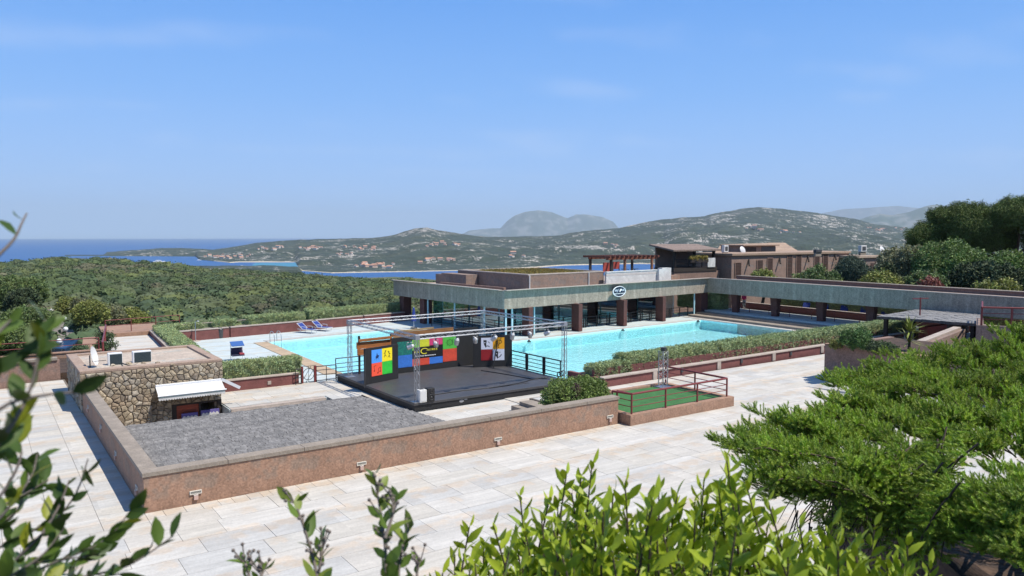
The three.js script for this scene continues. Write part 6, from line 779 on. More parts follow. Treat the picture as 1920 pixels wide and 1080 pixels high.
// ---------- scrub hillside ----------
{
  const r = rng(404), ico = new THREE.IcosahedronGeometry(1, 3), mk = s => { const g = ico.clone(), p = g.attributes.position, col = new Float32Array(p.count * 3); for (let i = 0; i < p.count; i++) { const x = p.getX(i), y = p.getY(i), z = p.getZ(i), n = 0.62 + 0.55 * fbm(x * 2.6 + s * 9, z * 2.6 + y * 3.1 + s, 4) + 0.22 * (hash2(Math.round(x * 60) + s, Math.round(y * 60) + Math.round(z * 60) * 7) - 0.5); p.setXYZ(i, x * n, Math.max(-0.3, y * n * 0.8), z * n); const k = 0.75 + 0.5 * hash2(Math.round(x * 60), Math.round(z * 60) + Math.round(y * 60) * 5); col.set([k, k, k], i * 3); } g.setAttribute('color', new THREE.BufferAttribute(col, 3)); g.deleteAttribute('uv'); g.computeVertexNormals(); const lc = leafCluster(170, 0.78, 0.22, 0.13, rng(s * 55 + 3), 0.3); const q = mergeGeometries([plainC(g), plainC(lc)]); return q; };
  function plainC(g) { const q = g.index ? g.toNonIndexed() : g; q.computeVertexNormals(); for (const k of Object.keys(q.attributes)) if (!['position', 'normal', 'color'].includes(k)) q.deleteAttribute(k); return q; }
  const geos = [1, 2, 3, 4].map(mk), lists = geos.map(() => []), pal = [[0.052, 0.078, 0.027], [0.066, 0.092, 0.032], [0.045, 0.070, 0.03], [0.074, 0.093, 0.042], [0.086, 0.105, 0.035], [0.040, 0.062, 0.026], [0.085, 0.085, 0.048]];
  for (let i = 0; i < 14000; i++) {
    const u = rr(-450, 1330, r), d = 78 + 385 * Math.pow(r(), 0.75); if (u > 60 && u < 140 && d < 135 && d > 70 && Math.abs(u - lerp(105, 96, (d - 70) / 65)) < 34) continue;
    const h = nearH(u, d); if (u > 1150) continue; const pp = at(u, d, h); if (pp.z > -74 && pp.x > 8 && pp.x < 70) continue;
    const thin = fbm(pp.x * 0.05, pp.z * 0.05, 3); if (thin > 0.6 && r() < 0.75) continue; const zone = fbm(pp.x * 0.018 + 8, pp.z * 0.018, 3), c = pal[Math.min(6, Math.floor(clamp(zone * 1.5 - 0.25 + rr(-0.22, 0.22, r)) * pal.length))], k = rr(0.82, 1.2, r) * lerp(0.8, 1.2, fbm(pp.x * 0.04, pp.z * 0.04 + 5, 3)), s = (0.7 + 2.6 * Math.pow(r(), 2.2)) * lerp(0.85, 1.3, d / 460);
    lists[i % 4].push({ p: V(pp.x, pp.y + s * 0.15, pp.z), r: [0, r() * 6.28, 0], s: V(s * rr(0.9, 1.4, r), s * rr(0.7, 1.05, r), s * rr(0.9, 1.4, r)), c: new THREE.Color().setRGB(c[0] * k, c[1] * k, c[2] * k) });
  }
  const sm = new THREE.MeshStandardMaterial({ color: 0xffffff, vertexColors: true, roughness: 0.95, side: THREE.DoubleSide });
  geos.forEach((g, k) => tag(inst(numbered('scrub_cover'), g, sm, lists[k], scene), ['dense maquis scrub covering the hillside, rounded mixed bushes', 'maquis scrub bushes of dull olive tones over the slope', 'maquis scrub bushes scattered through the hillside cover', 'maquis scrub bushes filling the hillside between rocks'][k], 'scrub', 'hillside scrub', 'stuff'));
  // pale boulders among the scrub
  const rg = new THREE.IcosahedronGeometry(1, 1); for (const [px, py, d, s] of [[305, 588, 125, 1.0], [320, 584, 130, 0.7], [290, 592, 120, 0.6], [352, 568, 170, 0.8], [335, 575, 160, 0.6], [420, 560, 190, 0.7]]) { const p = at(px, d, 0), h = nearH(px, d); const g = rg.clone(); tag(obj('granite_boulder', g.scale(s * 1.6, s * 0.8, s).translate(p.x, h + s * 1.3, p.z), stoneMats[4], scene), 'pale granite boulder showing among the hillside scrub', 'boulder', 'boulders in the scrub'); }
  // larger trees and bushes on the near slope
  const L = (name, label, u, d, w, h, m, o = {}) => { const p = at(u, d, nearH(u, d)), pr = proj(p), q = proj(V(p.x, p.y + h, p.z)); return treeAt(name, label, pr.x, q.y, pr.y, pr.w, w, { m, ch: 0.85, lobes: 7, ...o }); };
  L('hillside_tree', 'large dark green tree at the road bend', 20, 112, 110, 7, mGrn); L('hillside_tree', 'dark green tree touching the road edge opposite the lamp globes', 40, 104, 70, 5.5, mDark); L('hillside_tree', 'tall dark tree behind the road bend', -60, 130, 140, 9, mGrn); L('hillside_tree', 'grey green bushy tree beside the road', 58, 96, 50, 4, mOlive); L('hillside_tree', 'dark low tree behind the parking wall', 40, 90, 80, 4, mGrn);
  L('slope_bush', 'round olive green bush above the parked car', 165, 98, 70, 4.2, mYel, { cat: 'bush' }); L('slope_bush', 'round grey green bush behind the red terrace railing', 210, 104, 50, 3.2, mOlive, { cat: 'bush' }); L('slope_bush', 'low yellow green bush near the hedge corner', 248, 106, 46, 2.6, mYel, { cat: 'bush' }); L('slope_bush', 'green bush by the upper road lamp', 130, 118, 46, 3.6, mYel, { cat: 'bush' }); L('slope_bush', 'pale green bush between road and round olive bush', 152, 112, 40, 3.4, mOlive, { cat: 'bush' }); L('slope_bush', 'dark leafy shrub mass before the parking wall', 10, 78, 120, 3.5, mGrn, { cat: 'bush' });
}
// ---------- road, lower terraces, red railings, car ----------
{
  const rd = structure('road', 'pale asphalt road descending below the terrace'); const e = (u, d) => { const p = at(u, d, nearH(u, d) + 0.25); return p; };
  const pos = [], ds = [66, 72, 80, 88, 96, 104, 112, 122, 134]; for (let i = 0; i < ds.length - 1; i++) { const w = d => 3.1, c = d => poly([[66, 108], [90, 112], [110, 106], [134, 98]], d); const a = e(c(ds[i]) - w() / ds[i] * FOCAL / 2, ds[i]), b = e(c(ds[i]) + w() / ds[i] * FOCAL / 2, ds[i]), a2 = e(c(ds[i + 1]) - w() / ds[i + 1] * FOCAL / 2, ds[i + 1]), b2 = e(c(ds[i + 1]) + w() / ds[i + 1] * FOCAL / 2, ds[i + 1]); for (const v of [a, b, b2, a, b2, a2]) pos.push(v.x, v.y, v.z); }
  const g = new THREE.BufferGeometry(); g.setAttribute('position', new THREE.Float32BufferAttribute(pos, 3)); g.computeVertexNormals(); obj('road_surface', g, mat.asphalt, rd);
  // retaining wall at the far end of the plaza's side arm
  const rw = thing('retaining_wall', 'brown retaining wall with grey cap at the far end of the paved arm', 'wall'); obj('wall_body', box2(-34, 3.6, -4, 1.1, -49.2, -49.6), mat.stuccoDark, rw); for (let x = -34; x < 3.5; x += 2.5) obj('cap_length', rbox(x, Math.min(x + 2.49, 3.65), 1.102, 1.24, -49.12, -49.68, 0.012), mat.cap, rw); obj('end_pier', rbox(0.6, 1.15, -0.5, 1.0, -47.9, -49.1, 0.02), mat.stuccoDark, rw);
  const gb = structure('garden_terrace', 'planted garden terrace below the plaza arm'); obj('soil', box2(-34, 9.8, -4, 0.3, -49.62, -56.0), mat.soil, gb); obj('terrace_paving', prism([[6.6, -56.3], [11.0, -56.3], [11.3, -68], [8.2, -68]], -4, -0.06), slabMats[1], gb); obj('outer_bed', prism([[8.0, -68.02], [12.5, -68.02], [12.8, -74], [8.4, -74]], -4, 0.25), mat.stucco, gb); obj('planter_side', prism([[5.3, -56.2], [6.4, -56.2], [8.0, -67.9], [6.6, -67.9]], -4, 0.1), mat.stucco, gb);
  const w2 = thing('garden_wall', 'brown garden wall stepping above the retaining wall', 'wall'); obj('wall_body', box2(-34, 6.4, 0.2, 0.60, -55.6, -56.0), mat.stucco, w2); obj('cap_length', rbox(-34, 6.45, 0.602, 0.68, -55.55, -56.05, 0.012), mat.stucco, w2);
  const r1 = thing('garden_railing', 'rusty red railing above the garden wall facing the road', 'railing'); railing(r1, [V(-10, 0.68, -55.8), V(6.3, 0.68, -55.8)], 0.75, [0.5, 1], mat.redMetal, { every: 2.7, post: 0.04 });
  const r2 = thing('garden_railing', 'dark red railing along the side of the paved terrace', 'railing'); railing(r2, [V(6.6, -0.06, -56.6), V(8.2, -0.06, -67.8)], 1.05, [0.3, 0.65, 1], mat.redMetal, { every: 1.1, post: 0.045, top: 0.05 });
  const r3 = thing('garden_railing', 'long thin rusty railing at the far edge of the terrace', 'railing'); railing(r3, [V(8.2, 0.3, -68.2), V(14.0, 0.3, -69.5)], 1.0, [0.55, 1], mat.redMetal, { every: 1.9, post: 0.035 });
  const w3 = thing('planter_wall', 'dark red planter wall edging the hedge beside the paved terrace', 'wall'); obj('wall_body', strip([10.55, -56], [11.4, -68], 0, 0.22, -0.3, 0.28), mat.redWall, w3); obj('cap_length', strip([10.55, -56], [11.4, -68], -0.04, 0.27, 0.282, 0.34), mat.capPale, w3);
  for (const [x, z, lab] of [[7.2, -60, 'leafy shrub against the dark red terrace railing, nearer the hut'], [7.9, -66, 'leafy shrub against the dark red terrace railing, nearer the slope'], [3.0, -56.9, 'flowering shrub behind the garden wall near the car'], [5.4, -58.2, 'low shrub behind the garden wall railing end']]) shrub('garden_shrub', lab, V(x, -0.1, z), 0.7, 0.4, 0.6, x === 3 ? leafM(0.16, 0.17, 0.05) : leafM(0.06, 0.10, 0.03), { geos: clumps('mid'), dens: 26, s: 0.55 });
  // parked car
  const car = thing('parked_car', 'dark blue parked car at the roadside below the terrace', 'car'), cp = at(133, 78, nearH(133, 78) + 0.2);
  { const s = new THREE.Shape(); s.moveTo(-2.05, 0.35); s.lineTo(-2.05, 0.75); s.quadraticCurveTo(-1.9, 0.9, -1.2, 0.95); s.lineTo(-0.6, 1.42); s.quadraticCurveTo(0.3, 1.52, 1.1, 1.4); s.lineTo(1.75, 0.98); s.quadraticCurveTo(2.05, 0.9, 2.05, 0.6); s.lineTo(2.05, 0.35); s.closePath(); const b = new THREE.ExtrudeGeometry(s, { depth: 1.5, bevelEnabled: true, bevelSize: 0.08, bevelThickness: 0.1, bevelSegments: 2 }); b.translate(0, 0, -0.75); obj('body', b, M(0.012, 0.035, 0.08, { rough: 0.3, clearcoat: 1 }), car); for (const sz of [-0.86, 0.86]) { obj('side_window', new THREE.ExtrudeGeometry(new THREE.Shape([[-1.0, 0.98], [-0.5, 1.36], [1.0, 1.34], [1.5, 1.0]].map(p => new THREE.Vector2(...p))), { depth: 0.02, bevelEnabled: false }).translate(0, 0, sz - 0.01), mat.blackMetal, car); for (const x of [-1.25, 1.3]) { const w = obj('wheel', new THREE.CylinderGeometry(0.32, 0.32, 0.2, 18).rotateX(Math.PI / 2).translate(x, 0.32, sz * 0.93), mat.blackMetal, car); obj('rim', new THREE.CylinderGeometry(0.19, 0.19, 0.21, 14).rotateX(Math.PI / 2).translate(x, 0.32, sz * 0.94), mat.alu, w); } } obj('windscreen', bx(0.03, 0.55, 1.3, -0.93, 1.2, 0, 0, 0, -0.9), mat.blackMetal, car); obj('headlight', [bx(0.06, 0.12, 0.3, -2.1, 0.68, 0.55), bx(0.06, 0.12, 0.3, -2.1, 0.68, -0.55)], mat.white, car); car.position.copy(cp); car.rotation.y = 0.7; }
  // globe lamps along the road
  for (const [px, py, d, lab] of [[97, 582, 118, 'white globe road lamp by the upper bend'], [121, 597, 108, 'white globe road lamp beside the bush'], [123, 617, 92, 'white globe road lamp above the parked car'], [111, 640, 78, 'white globe lamp beside the oleander shrub']]) { const p = atDepth(px, py, d), o = thing('globe_lamp', lab, 'lamp'), gy = nearH(px, d); obj('globe', new THREE.SphereGeometry(0.28, 14, 10).translate(p.x, p.y, p.z), mat.whiteMetal, o); obj('lamp_post', bar(V(p.x, Math.min(gy, p.y - 0.6), p.z), V(p.x, p.y - 0.25, p.z), 0.05), mat.darkGrey, o); }
  const sh = thing('carport', 'small pale carport roof among shrubs beside the road', 'carport'), c0 = at(38, 82, nearH(38, 82)); obj('roof', bx(3.2, 0.15, 2.4, c0.x, c0.y + 2.2, c0.z, 0.3), mat.capPale, sh); for (const [a, b] of [[-1.4, -1], [1.4, -1], [-1.4, 1], [1.4, 1]]) obj('post', bar(V(c0.x + a, c0.y - 0.2, c0.z + b), V(c0.x + a, c0.y + 2.15, c0.z + b), 0.07), mat.capPale, sh);
}

// ================= FOREGROUND PLANTS ON THE BANK =================
{
  // the planted bank below the viewpoint
  const bank = structure('bank', 'dark planted soil bank below the viewpoint'), n = 40, pos = [], idx = []; const hB = (s, t) => { const edge = lerp(1.7, 8.5, smooth(2.0, 3.6, s)) + 0.4 * (fbm(s * 0.8, 3.3, 3) - 0.5); const top = lerp(6.2, 6.05, smooth(0, 4, s)) - 0.10 * Math.max(0, t - 1) * smooth(1.5, 3.5, s) + 0.25 * (fbm(s * 1.7, t * 1.7, 4) - 0.5); return lerp(top, -0.4, smooth(edge - 0.3, edge + 1.2, t)); };
  for (let i = 0; i <= n * 2; i++) for (let j = 0; j <= n; j++) { const s = lerp(-9, 14, i / (2 * n)), t = lerp(-5, 11, j / n), f = V(Math.sin(YAW), 0, -Math.cos(YAW)), p = RT.clone().multiplyScalar(s).addScaledVector(f, t); pos.push(p.x, hB(s, t), p.z); if (i && j) { const a = (i - 1) * (n + 1) + j - 1, b = a + 1, c = i * (n + 1) + j - 1, d = c + 1; idx.push(a, c, b, b, c, d); } }
  const g = new THREE.BufferGeometry(); g.setAttribute('position', new THREE.Float32BufferAttribute(pos, 3)); g.setIndex(idx); g.computeVertexNormals(); obj('soil', g, mat.soil, bank);
}
function leafGeo(L, W, fold, curl, r = Math.random) {            // pointed leaf along +y, folded on its midrib
  const st = [[0, 0.08], [0.22, 0.72], [0.5, 1], [0.78, 0.62], [1, 0]], P = [], pos = []; for (const [t, w] of st) { const z = -curl * t * t * L; P.push([V(-w * W / 2, t * L, z + fold * w * W / 2), V(0, t * L, z), V(w * W / 2, t * L, z + fold * w * W / 2)]); }
  const tri = (a, b, c) => { for (const v of [a, b, c]) pos.push(v.x, v.y, v.z); };
  for (let i = 0; i < 4; i++) { const a = P[i], b = P[i + 1]; tri(a[0], a[1], b[1]); tri(a[1], a[2], b[1]); if (i < 3) { tri(a[0], b[1], b[0]); tri(a[2], b[2], b[1]); } }
  const g = new THREE.BufferGeometry(); g.setAttribute('position', new THREE.Float32BufferAttribute(pos, 3)); const q = mergeVertices(g); q.computeVertexNormals(); return q;
}
const leafMat = (r, g, b, o = {}) => new THREE.MeshPhysicalMaterial({ color: new THREE.Color().setRGB(r, g, b), roughness: 0.5, specularIntensity: 0.5, transmission: 0.35, thickness: 0, side: THREE.DoubleSide, ...o });
function place(geo, m, p, dir, roll, s, parent) { const o = new THREE.Mesh(geo, m); o.name = 'leaf'; o.castShadow = o.receiveShadow = true; o.position.copy(p); o.quaternion.setFromUnitVectors(V(0, 1, 0), dir.clone().normalize()).multiply(new THREE.Quaternion().setFromAxisAngle(V(0, 1, 0), roll)); o.scale.setScalar(s); parent.add(o); return o; }
function leafy(parent, leaves, geos, mats, most) {               // leaves: { p, d, roll, s }; nearest and largest become parts, the rest one mass
  leaves.forEach(l => { l.k = l.s / Math.max(0.3, l.p.clone().sub(EYE).dot(FW)); }); leaves.sort((a, b) => b.k - a.k); const rest = mats.map(() => geos.map(() => []));
  leaves.forEach((l, i) => { const gi = i % geos.length, mi = l.m ?? Math.floor(rand() * mats.length); if (i < most) place(geos[gi], mats[mi], l.p, l.d, l.roll, l.s, parent); else rest[mi][gi].push({ p: l.p, q: new THREE.Quaternion().setFromUnitVectors(V(0, 1, 0), l.d.clone().normalize()).multiply(new THREE.Quaternion().setFromAxisAngle(V(0, 1, 0), l.roll)), s: l.s }); });
  rest.forEach((a, mi) => a.forEach((l, gi) => { if (l.length) inst('leaves', geos[gi], mats[mi], l, parent); }));
}
{
  // bay-like shrubs along the bank: upright shoots with whorled leaves
  const geos = [leafGeo(0.062, 0.020, 0.35, 0.18), leafGeo(0.055, 0.018, 0.25, 0.35), leafGeo(0.066, 0.022, 0.45, 0.05), leafGeo(0.048, 0.017, 0.3, -0.15)];
  const mats = [leafMat(0.27, 0.36, 0.022), leafMat(0.20, 0.295, 0.022), leafMat(0.33, 0.41, 0.025), leafMat(0.11, 0.185, 0.02)];
  const sil = [[830, 1075], [852, 1040], [880, 988], [925, 985], [975, 930], [1030, 938], [1062, 890], [1090, 892], [1110, 872], [1150, 925], [1172, 905], [1235, 918], [1270, 930], [1320, 900], [1362, 856], [1400, 910], [1440, 940], [1500, 985], [1560, 985], [1640, 985], [1700, 1015], [1745, 1060]];
  const r = rng(515), groups = [[820, 1010, 'bright green leafy shrub beside the slender sprigs'], [1010, 1180, 'bright green leafy shrub with the tallest cluster of shoots'], [1180, 1340, 'bright green leafy shrub between its two taller neighbours'], [1340, 1500, 'bright green leafy shrub touching the juniper branches'], [1500, 1760, 'bright green leafy shrub in front of the juniper shade']];
  for (const [x0, x1, label] of groups) {
    const t = thing('bay_shrub', label, 'shrub', 'leafy shrubs along the bank'), leaves = [], stems = [];
    const shoot = (px, py, dep, len, nl) => {
      const tip = atDepth(px, py, dep), lean = V(rr(-0.25, 0.25, r), -1, rr(-0.25, 0.25, r)).normalize(), base = tip.clone().addScaledVector(lean, len); stems.push(tube([base, base.clone().lerp(tip, 0.5).add(V(rr(-0.01, 0.01, r), 0, rr(-0.01, 0.01, r))), tip], 0.004, 0.0018, 5, 5));
      for (let i = 0; i < nl; i++) { const k = i / nl, q = tip.clone().addScaledVector(lean, len * k * 0.95), a = i * 2.4 + rr(-0.4, 0.4, r), up = lerp(1.5, 0.15, Math.pow(k, 0.6)) + rr(-0.2, 0.3, r); leaves.push({ p: q, d: V(Math.cos(a), up, Math.sin(a)), roll: r() * 6.28, s: rr(0.75, 1.15, r) * (k < 0.12 ? 0.75 : 1) * lerp(1, 0.95, k), m: k < 0.25 ? (r() < 0.6 ? 2 : 0) : k > 0.75 ? (r() < 0.5 ? 3 : 1) : Math.floor(r() * 3) }); }
    };
    for (const [px, py] of sil) if (px >= x0 && px < x1) shoot(px, py, rr(1.75, 2.05, r), 0.34, 24);
    const n = Math.round((x1 - x0) / 2.7); for (let i = 0; i < n; i++) { const px = rr(x0, x1, r), top = poly(sil, px), py = top + 25 + Math.pow(r(), 0.8) * 190; shoot(px, py, rr(1.45, 2.3, r), 0.3, 22); }
    obj('stem', stems, mat.bark, t); leafy(t, leaves, geos, mats, 290);
  }
  // two slender sprigs of a different plant with oval leaves
  const og = [leafGeo(0.055, 0.026, 0.3, 0.25), leafGeo(0.05, 0.024, 0.2, 0.1)], om = [leafMat(0.12, 0.19, 0.025), leafMat(0.085, 0.145, 0.022), leafMat(0.18, 0.235, 0.035)];
  const sprig = (label, lines, dep, s, n) => { const t = thing('leaf_sprig', label, 'sprig'), leaves = [], st = []; for (const L of lines) { const pts = L.map(([x, y], i) => atDepth(x, y, dep + 0.04 * i)); st.push(tube(pts, 0.0035, 0.0015, 5, 14)); const c = new THREE.CatmullRomCurve3(pts), m = Math.round(n * c.getLength() / 0.2); for (let i = 0; i < m; i++) { const k = (i + 0.5) / m, p = c.getPointAt(k), tan = c.getTangentAt(k), a = i * 2.2 + r(); leaves.push({ p, d: V(Math.cos(a), 0.4 + 0.5 * r(), Math.sin(a)).add(tan.multiplyScalar(0.7)), roll: r() * 6.28, s: s * rr(0.65, 1.1, r) }); } for (let i = 0; i < 8; i++) { const p = c.getPointAt(0.35 + 0.6 * r()), q = p.clone().add(V(rr(-0.02, 0.02, r), rr(0.01, 0.035, r), rr(-0.02, 0.02, r))); st.push(bar(p, q, 0.0012, 4), new THREE.SphereGeometry(0.0035, 6, 4).translate(q.x, q.y, q.z)); } } obj('stem', st, mat.barkPale, t); leafy(t, leaves, og, om, 200); };
  sprig('slender sprig with small buds rising before the plaza wall light', [[[725, 1110], [722, 1020], [712, 950], [700, 885]], [[745, 1110], [750, 1050], [768, 985]], [[722, 1010], [738, 960], [745, 925]]], 1.25, 0.8, 17);
  sprig('thin twin stemmed sprig of oval leaves over the paving', [[[600, 1110], [588, 1050], [560, 960], [548, 935]], [[590, 1110], [600, 1060], [608, 1010]]], 1.3, 0.85, 11);
  sprig('small bud tipped sprig just above the lower frame edge', [[[470, 1110], [465, 1070], [455, 1050]], [[480, 1110], [492, 1075], [500, 1060]]], 1.3, 0.6, 12);
  sprig('bud tipped sprig between the slender sprig and shrub', [[[785, 1110], [782, 1075], [790, 1050]]], 1.3, 0.55, 12);
  // out-of-focus shrub close to the lens on one side
  const lg = [leafGeo(0.040, 0.018, 0.3, 0.2), leafGeo(0.034, 0.016, 0.2, 0.1)], lm = [leafMat(0.06, 0.11, 0.018), leafMat(0.09, 0.15, 0.02), leafMat(0.045, 0.085, 0.016), leafMat(0.24, 0.27, 0.02)];
  const near = (label, lines, s, n, most) => { const t = thing('overhanging_branch', label, 'branch'), leaves = [], st = []; for (const [dep, L, nn = n] of lines) { const pts = L.map(([x, y], i) => atDepth(x, y, dep + 0.02 * i)); st.push(tube(pts, 0.0026, 0.001, 5, 14)); const c = new THREE.CatmullRomCurve3(pts), m = Math.round(nn * 1.5 * c.getLength() / 0.1); for (let i = 0; i < m; i++) { const k = (i + r()) / m, p = c.getPointAt(clamp(k, 0, 1)), tan = c.getTangentAt(clamp(k, 0, 1)); leaves.push({ p, d: V(rr(-1, 1, r), rr(-0.4, 0.9, r), rr(-1, 1, r)).normalize().add(tan.multiplyScalar(0.8)), roll: r() * 6.28, s: s * rr(0.7, 1.2, r), m: r() < 0.12 ? 3 : Math.floor(r() * 3) }); } } obj('stem', st, mat.barkPale, t); leafy(t, leaves, lg, lm, most); };
  near('dense out of focus dark leafy branches over the paved arm', [[1.05, [[-60, 1130], [60, 1020], [140, 930], [165, 860]], 5], [1.0, [[-60, 1130], [90, 1060], [200, 1010], [250, 950]], 6], [1.05, [[-20, 1140], [120, 1090], [240, 1060], [325, 1005]], 4.5], [0.95, [[-80, 1050], [10, 960], [60, 890], [70, 850]], 6], [0.95, [[-60, 1130], [20, 1080], [80, 1040], [120, 990]], 8], [0.9, [[-80, 1000], [0, 930], [40, 850], [20, 800]], 5], [1.0, [[-60, 1140], [60, 1110], [150, 1090], [230, 1075]], 9], [1.05, [[80, 1000], [110, 950], [130, 900]], 4], [1.1, [[-60, 1100], [40, 1060], [110, 1050], [180, 1040]], 9], [1.1, [[-60, 1060], [10, 1020], [70, 990], [110, 960]], 9], [1.15, [[-40, 1150], [60, 1100], [130, 1060], [190, 1030]], 9], [1.1, [[-60, 980], [0, 950], [40, 930], [90, 900]], 7], [1.15, [[-40, 1000], [30, 960], [50, 900], [60, 860]], 6]], 0.95, 7, 290);
  near('blurred bright tipped branch close to the lens over the terraces', [[0.7, [[-60, 900], [20, 800], [60, 720], [75, 640], [85, 600]], 6], [0.72, [[-60, 760], [0, 690], [50, 650], [90, 625]], 6], [0.7, [[-60, 830], [10, 760], [90, 740], [150, 735]], 4], [0.7, [[-80, 700], [-20, 640], [20, 600]], 5]], 0.95, 6, 200);
  near('bare tipped twig with few leaves against the sea', [[0.8, [[-60, 530], [-10, 485], [25, 450], [40, 420], [50, 400]], 1.6]], 0.6, 2, 40);
}
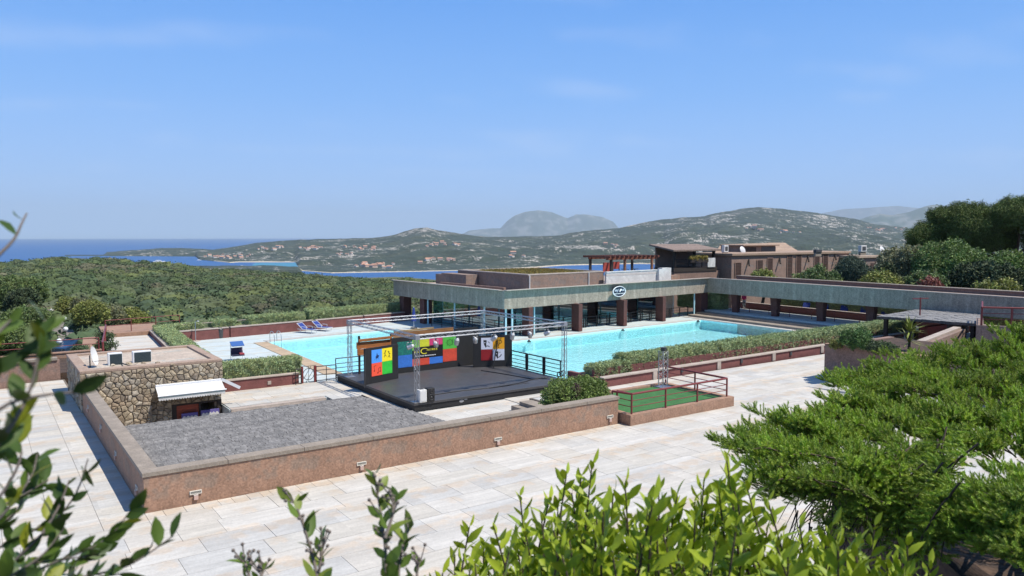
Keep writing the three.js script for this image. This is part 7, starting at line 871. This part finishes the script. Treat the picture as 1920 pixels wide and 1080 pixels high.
{
  // spreading juniper on the bank
  const ju = thing('juniper', 'spreading bright green juniper with feathery sprays over the bank', 'shrub'), r = rng(808);
  const tuft = (seed, n) => { const q = rng(seed), pos = [], col = []; for (let i = 0; i < n; i++) { const k = i / n, p = V(rr(-0.004, 0.004, q), k * 0.13, rr(-0.004, 0.004, q)), a = q() * 6.28, d = V(Math.cos(a) * 0.62, 0.75, Math.sin(a) * 0.62).normalize(), L = lerp(0.045, 0.028, k) * rr(0.7, 1.2, q), s = V(-Math.sin(a), 0, Math.cos(a)).multiplyScalar(0.0035), e = p.clone().addScaledVector(d, L), c = 0.7 + 0.6 * q(); for (const v of [p.clone().add(s), p.clone().sub(s), e]) { pos.push(v.x, v.y, v.z); col.push(c, c, c * 0.9); } } const g = new THREE.BufferGeometry(); g.setAttribute('position', new THREE.Float32BufferAttribute(pos, 3)); g.setAttribute('color', new THREE.Float32BufferAttribute(col, 3)); g.computeVertexNormals(); return g; };
  const geos = [tuft(1, 70), tuft(2, 62), tuft(3, 80)], lists = geos.map(() => []), twigs = [], limbs = [];
  const root = atDepth(1930, 1010, 7.4);
  const frond = (base, d, len, n, bright) => {                      // one feathery frond: tufts fanning out and up along a curved twig
    const mid = base.clone().addScaledVector(d, len * 0.55).add(V(0, len * 0.06, 0)), tip = base.clone().addScaledVector(d, len).add(V(0, -len * 0.04, 0)), c = new THREE.CatmullRomCurve3([base, mid, tip]); twigs.push(tube([base, mid, tip], 0.007, 0.002, 4, 5));
    for (let i = 0; i < n; i++) { const k = 0.1 + 0.9 * r(), w = 0.20 * len * Math.pow(1.03 - k, 0.7) + 0.008, side = V(rr(-1, 1, r), rr(-0.25, 0.6, r), rr(-1, 1, r)).multiplyScalar(w), q = c.getPoint(k).add(side), dir = d.clone().multiplyScalar(0.7).add(side.clone().normalize().multiplyScalar(0.7)).add(V(rr(-0.2, 0.2, r), 0.45, rr(-0.2, 0.2, r))).normalize(); lists[i % 3].push({ p: q, q: new THREE.Quaternion().setFromUnitVectors(V(0, 1, 0), dir), s: rr(0.4, 0.72, r), c: tone(rr(0.7, 1.25, r) * bright, rr(-0.08, 0.12, r)) }); }
    return c;
  };
  const spray = (px, py, dep, ang, len, n, bright) => {              // ang: direction of the tip in the picture plane, degrees above leftwards
    const a = ang * Math.PI / 180, d = RT.clone().multiplyScalar(-Math.cos(a)).add(V(0, Math.sin(a) * 0.8, 0)).addScaledVector(FW, rr(-0.4, 0.4, r)).normalize(), tip = atDepth(px, py, dep), base = tip.clone().addScaledVector(d, -len);
    const c = frond(base, d, len, Math.round(n * 0.4), bright); for (let m = 0; m < 5; m++) { const k = 0.15 + m * 0.16, p = c.getPoint(k), turn = (m % 2 ? 1 : -1) * rr(0.5, 0.95, r), d2 = d.clone().applyAxisAngle(V(0, 1, 0), turn).add(V(0, rr(-0.1, 0.35, r), 0)).normalize(); frond(p, d2, len * rr(0.35, 0.55, r), Math.round(n * 0.14), bright * rr(0.9, 1.1, r)); }
    return base;
  };
  const S = [[1690, 740, 6.5, 30], [1850, 690, 6.8, 40], [1800, 760, 6.2, 45], [1920, 745, 6.2, 50], [1700, 800, 6.0, 40], [1740, 690, 6.9, 30], [1860, 650, 7.2, 45], [1930, 660, 7.1, 50], [1640, 770, 6.2, 30], [1880, 790, 5.9, 35], [1780, 820, 5.7, 30], [1362, 828, 5.6, 8], [1388, 812, 5.8, 15], [1440, 786, 6.0, 28], [1412, 848, 5.5, 5], [1470, 800, 6.0, 25], [1500, 800, 5.8, 20], [1408, 892, 5.3, 5], [1440, 880, 5.3, 15], [1432, 925, 5.2, -5], [1480, 915, 5.2, -15], [1530, 770, 6.2, 20], [1562, 742, 6.4, 20], [1590, 735, 6.5, 25], [1560, 693, 7.0, 5], [1600, 680, 7.0, 15], [1640, 668, 7.0, 20], [1690, 655, 7.2, 30], [1620, 712, 6.8, 10], [1660, 700, 6.8, 20], [1720, 650, 7.3, 35], [1770, 640, 7.4, 40], [1820, 628, 7.5, 45], [1870, 612, 7.5, 50], [1910, 600, 7.6, 55], [1950, 600, 7.6, 60], [1560, 800, 5.9, 20], [1600, 790, 6.0, 25], [1740, 720, 6.6, 35], [1790, 700, 6.8, 35], [1910, 680, 6.9, 45], [1540, 860, 5.4, 20], [1580, 845, 5.5, 25], [1560, 900, 5.2, -10], [1590, 930, 5.1, -40], [1610, 960, 5.0, -70], [1560, 980, 5.0, -80], [1680, 850, 5.6, 35], [1750, 780, 6.0, 40], [1860, 750, 6.2, 45], [1910, 830, 5.6, 50], [1720, 930, 5.1, -60], [1690, 965, 5.0, -70], [1810, 960, 4.6, 5], [1840, 930, 4.7, 20], [1890, 900, 4.8, 30], [1870, 990, 4.4, 0], [1900, 950, 4.5, 20], [1920, 1000, 4.3, 10], [1745, 985, 4.9, -20], [1790, 1000, 4.7, -10], [1830, 1020, 4.5, -15], [1880, 1035, 4.3, 0], [1915, 1055, 4.2, 5], [1770, 940, 4.9, 0], [1850, 965, 4.5, 10], [1700, 1010, 5.0, -60], [1660, 1000, 5.0, -60], [1925, 940, 4.6, 30]];
  for (const [px, py0, dep, ang] of S) { const py = py0 + (py0 < 700 ? 30 : py0 < 770 ? 18 : 8); const bright = 1; for (let k = 0; k < 2; k++) { const b = spray(px + rr(20, 60, r) * k, py + rr(-12, 20, r) * k, dep + rr(-0.25, 0.25, r) * k, ang + rr(-16, 16, r) * k, rr(0.38, 0.6, r), 190, bright * rr(0.85, 1.15, r)); if (k === 0 && py > 930 && px > 1740) limbs.push(tube([b.clone().add(V(0, -0.1, 0)), b.clone().lerp(root, 0.5).add(V(rr(-0.2, 0.2, r), -0.12, rr(-0.2, 0.2, r))), root.clone().add(V(rr(-0.3, 0.3, r), -0.4, rr(-0.3, 0.3, r)))], 0.010, 0.024, 5, 8)); } }
  // bare dead twigs hanging under the lower sprays
  for (let i = 0; i < 60; i++) { const p = atDepth(rr(1490, 1700, r), rr(900, 990, r), rr(5.0, 5.6, r)), q = p.clone().add(V(rr(-0.25, 0.1, r), rr(-0.45, -0.15, r), rr(-0.2, 0.2, r))); twigs.push(tube([p, p.clone().lerp(q, 0.5).add(V(rr(-0.06, 0.06, r), 0.02, 0)), q], 0.006, 0.002, 4, 5)); }
  obj('branch', limbs, mat.barkPale, ju); obj('twig', twigs, mat.bark, ju);
  geos.forEach((g, k) => inst('sprays', g, leafM(0.285, 0.41, 0.03, { roughness: 0.65, transmission: 0.3 }), lists[k], ju));
  obj('trunk', tube([root.clone().add(V(0, -1.6, 0)), root.clone().add(V(0.1, -0.8, 0.1)), root.clone().add(V(0, -0.3, 0))], 0.10, 0.06, 8, 6), mat.bark, ju);
}

for (const o of scene.children) if (o.isGroup && o.children.length && o.position.lengthSq() === 0 && o.userData.category && o.userData.kind !== 'structure') settle(o);
renderer.render(scene, camera);
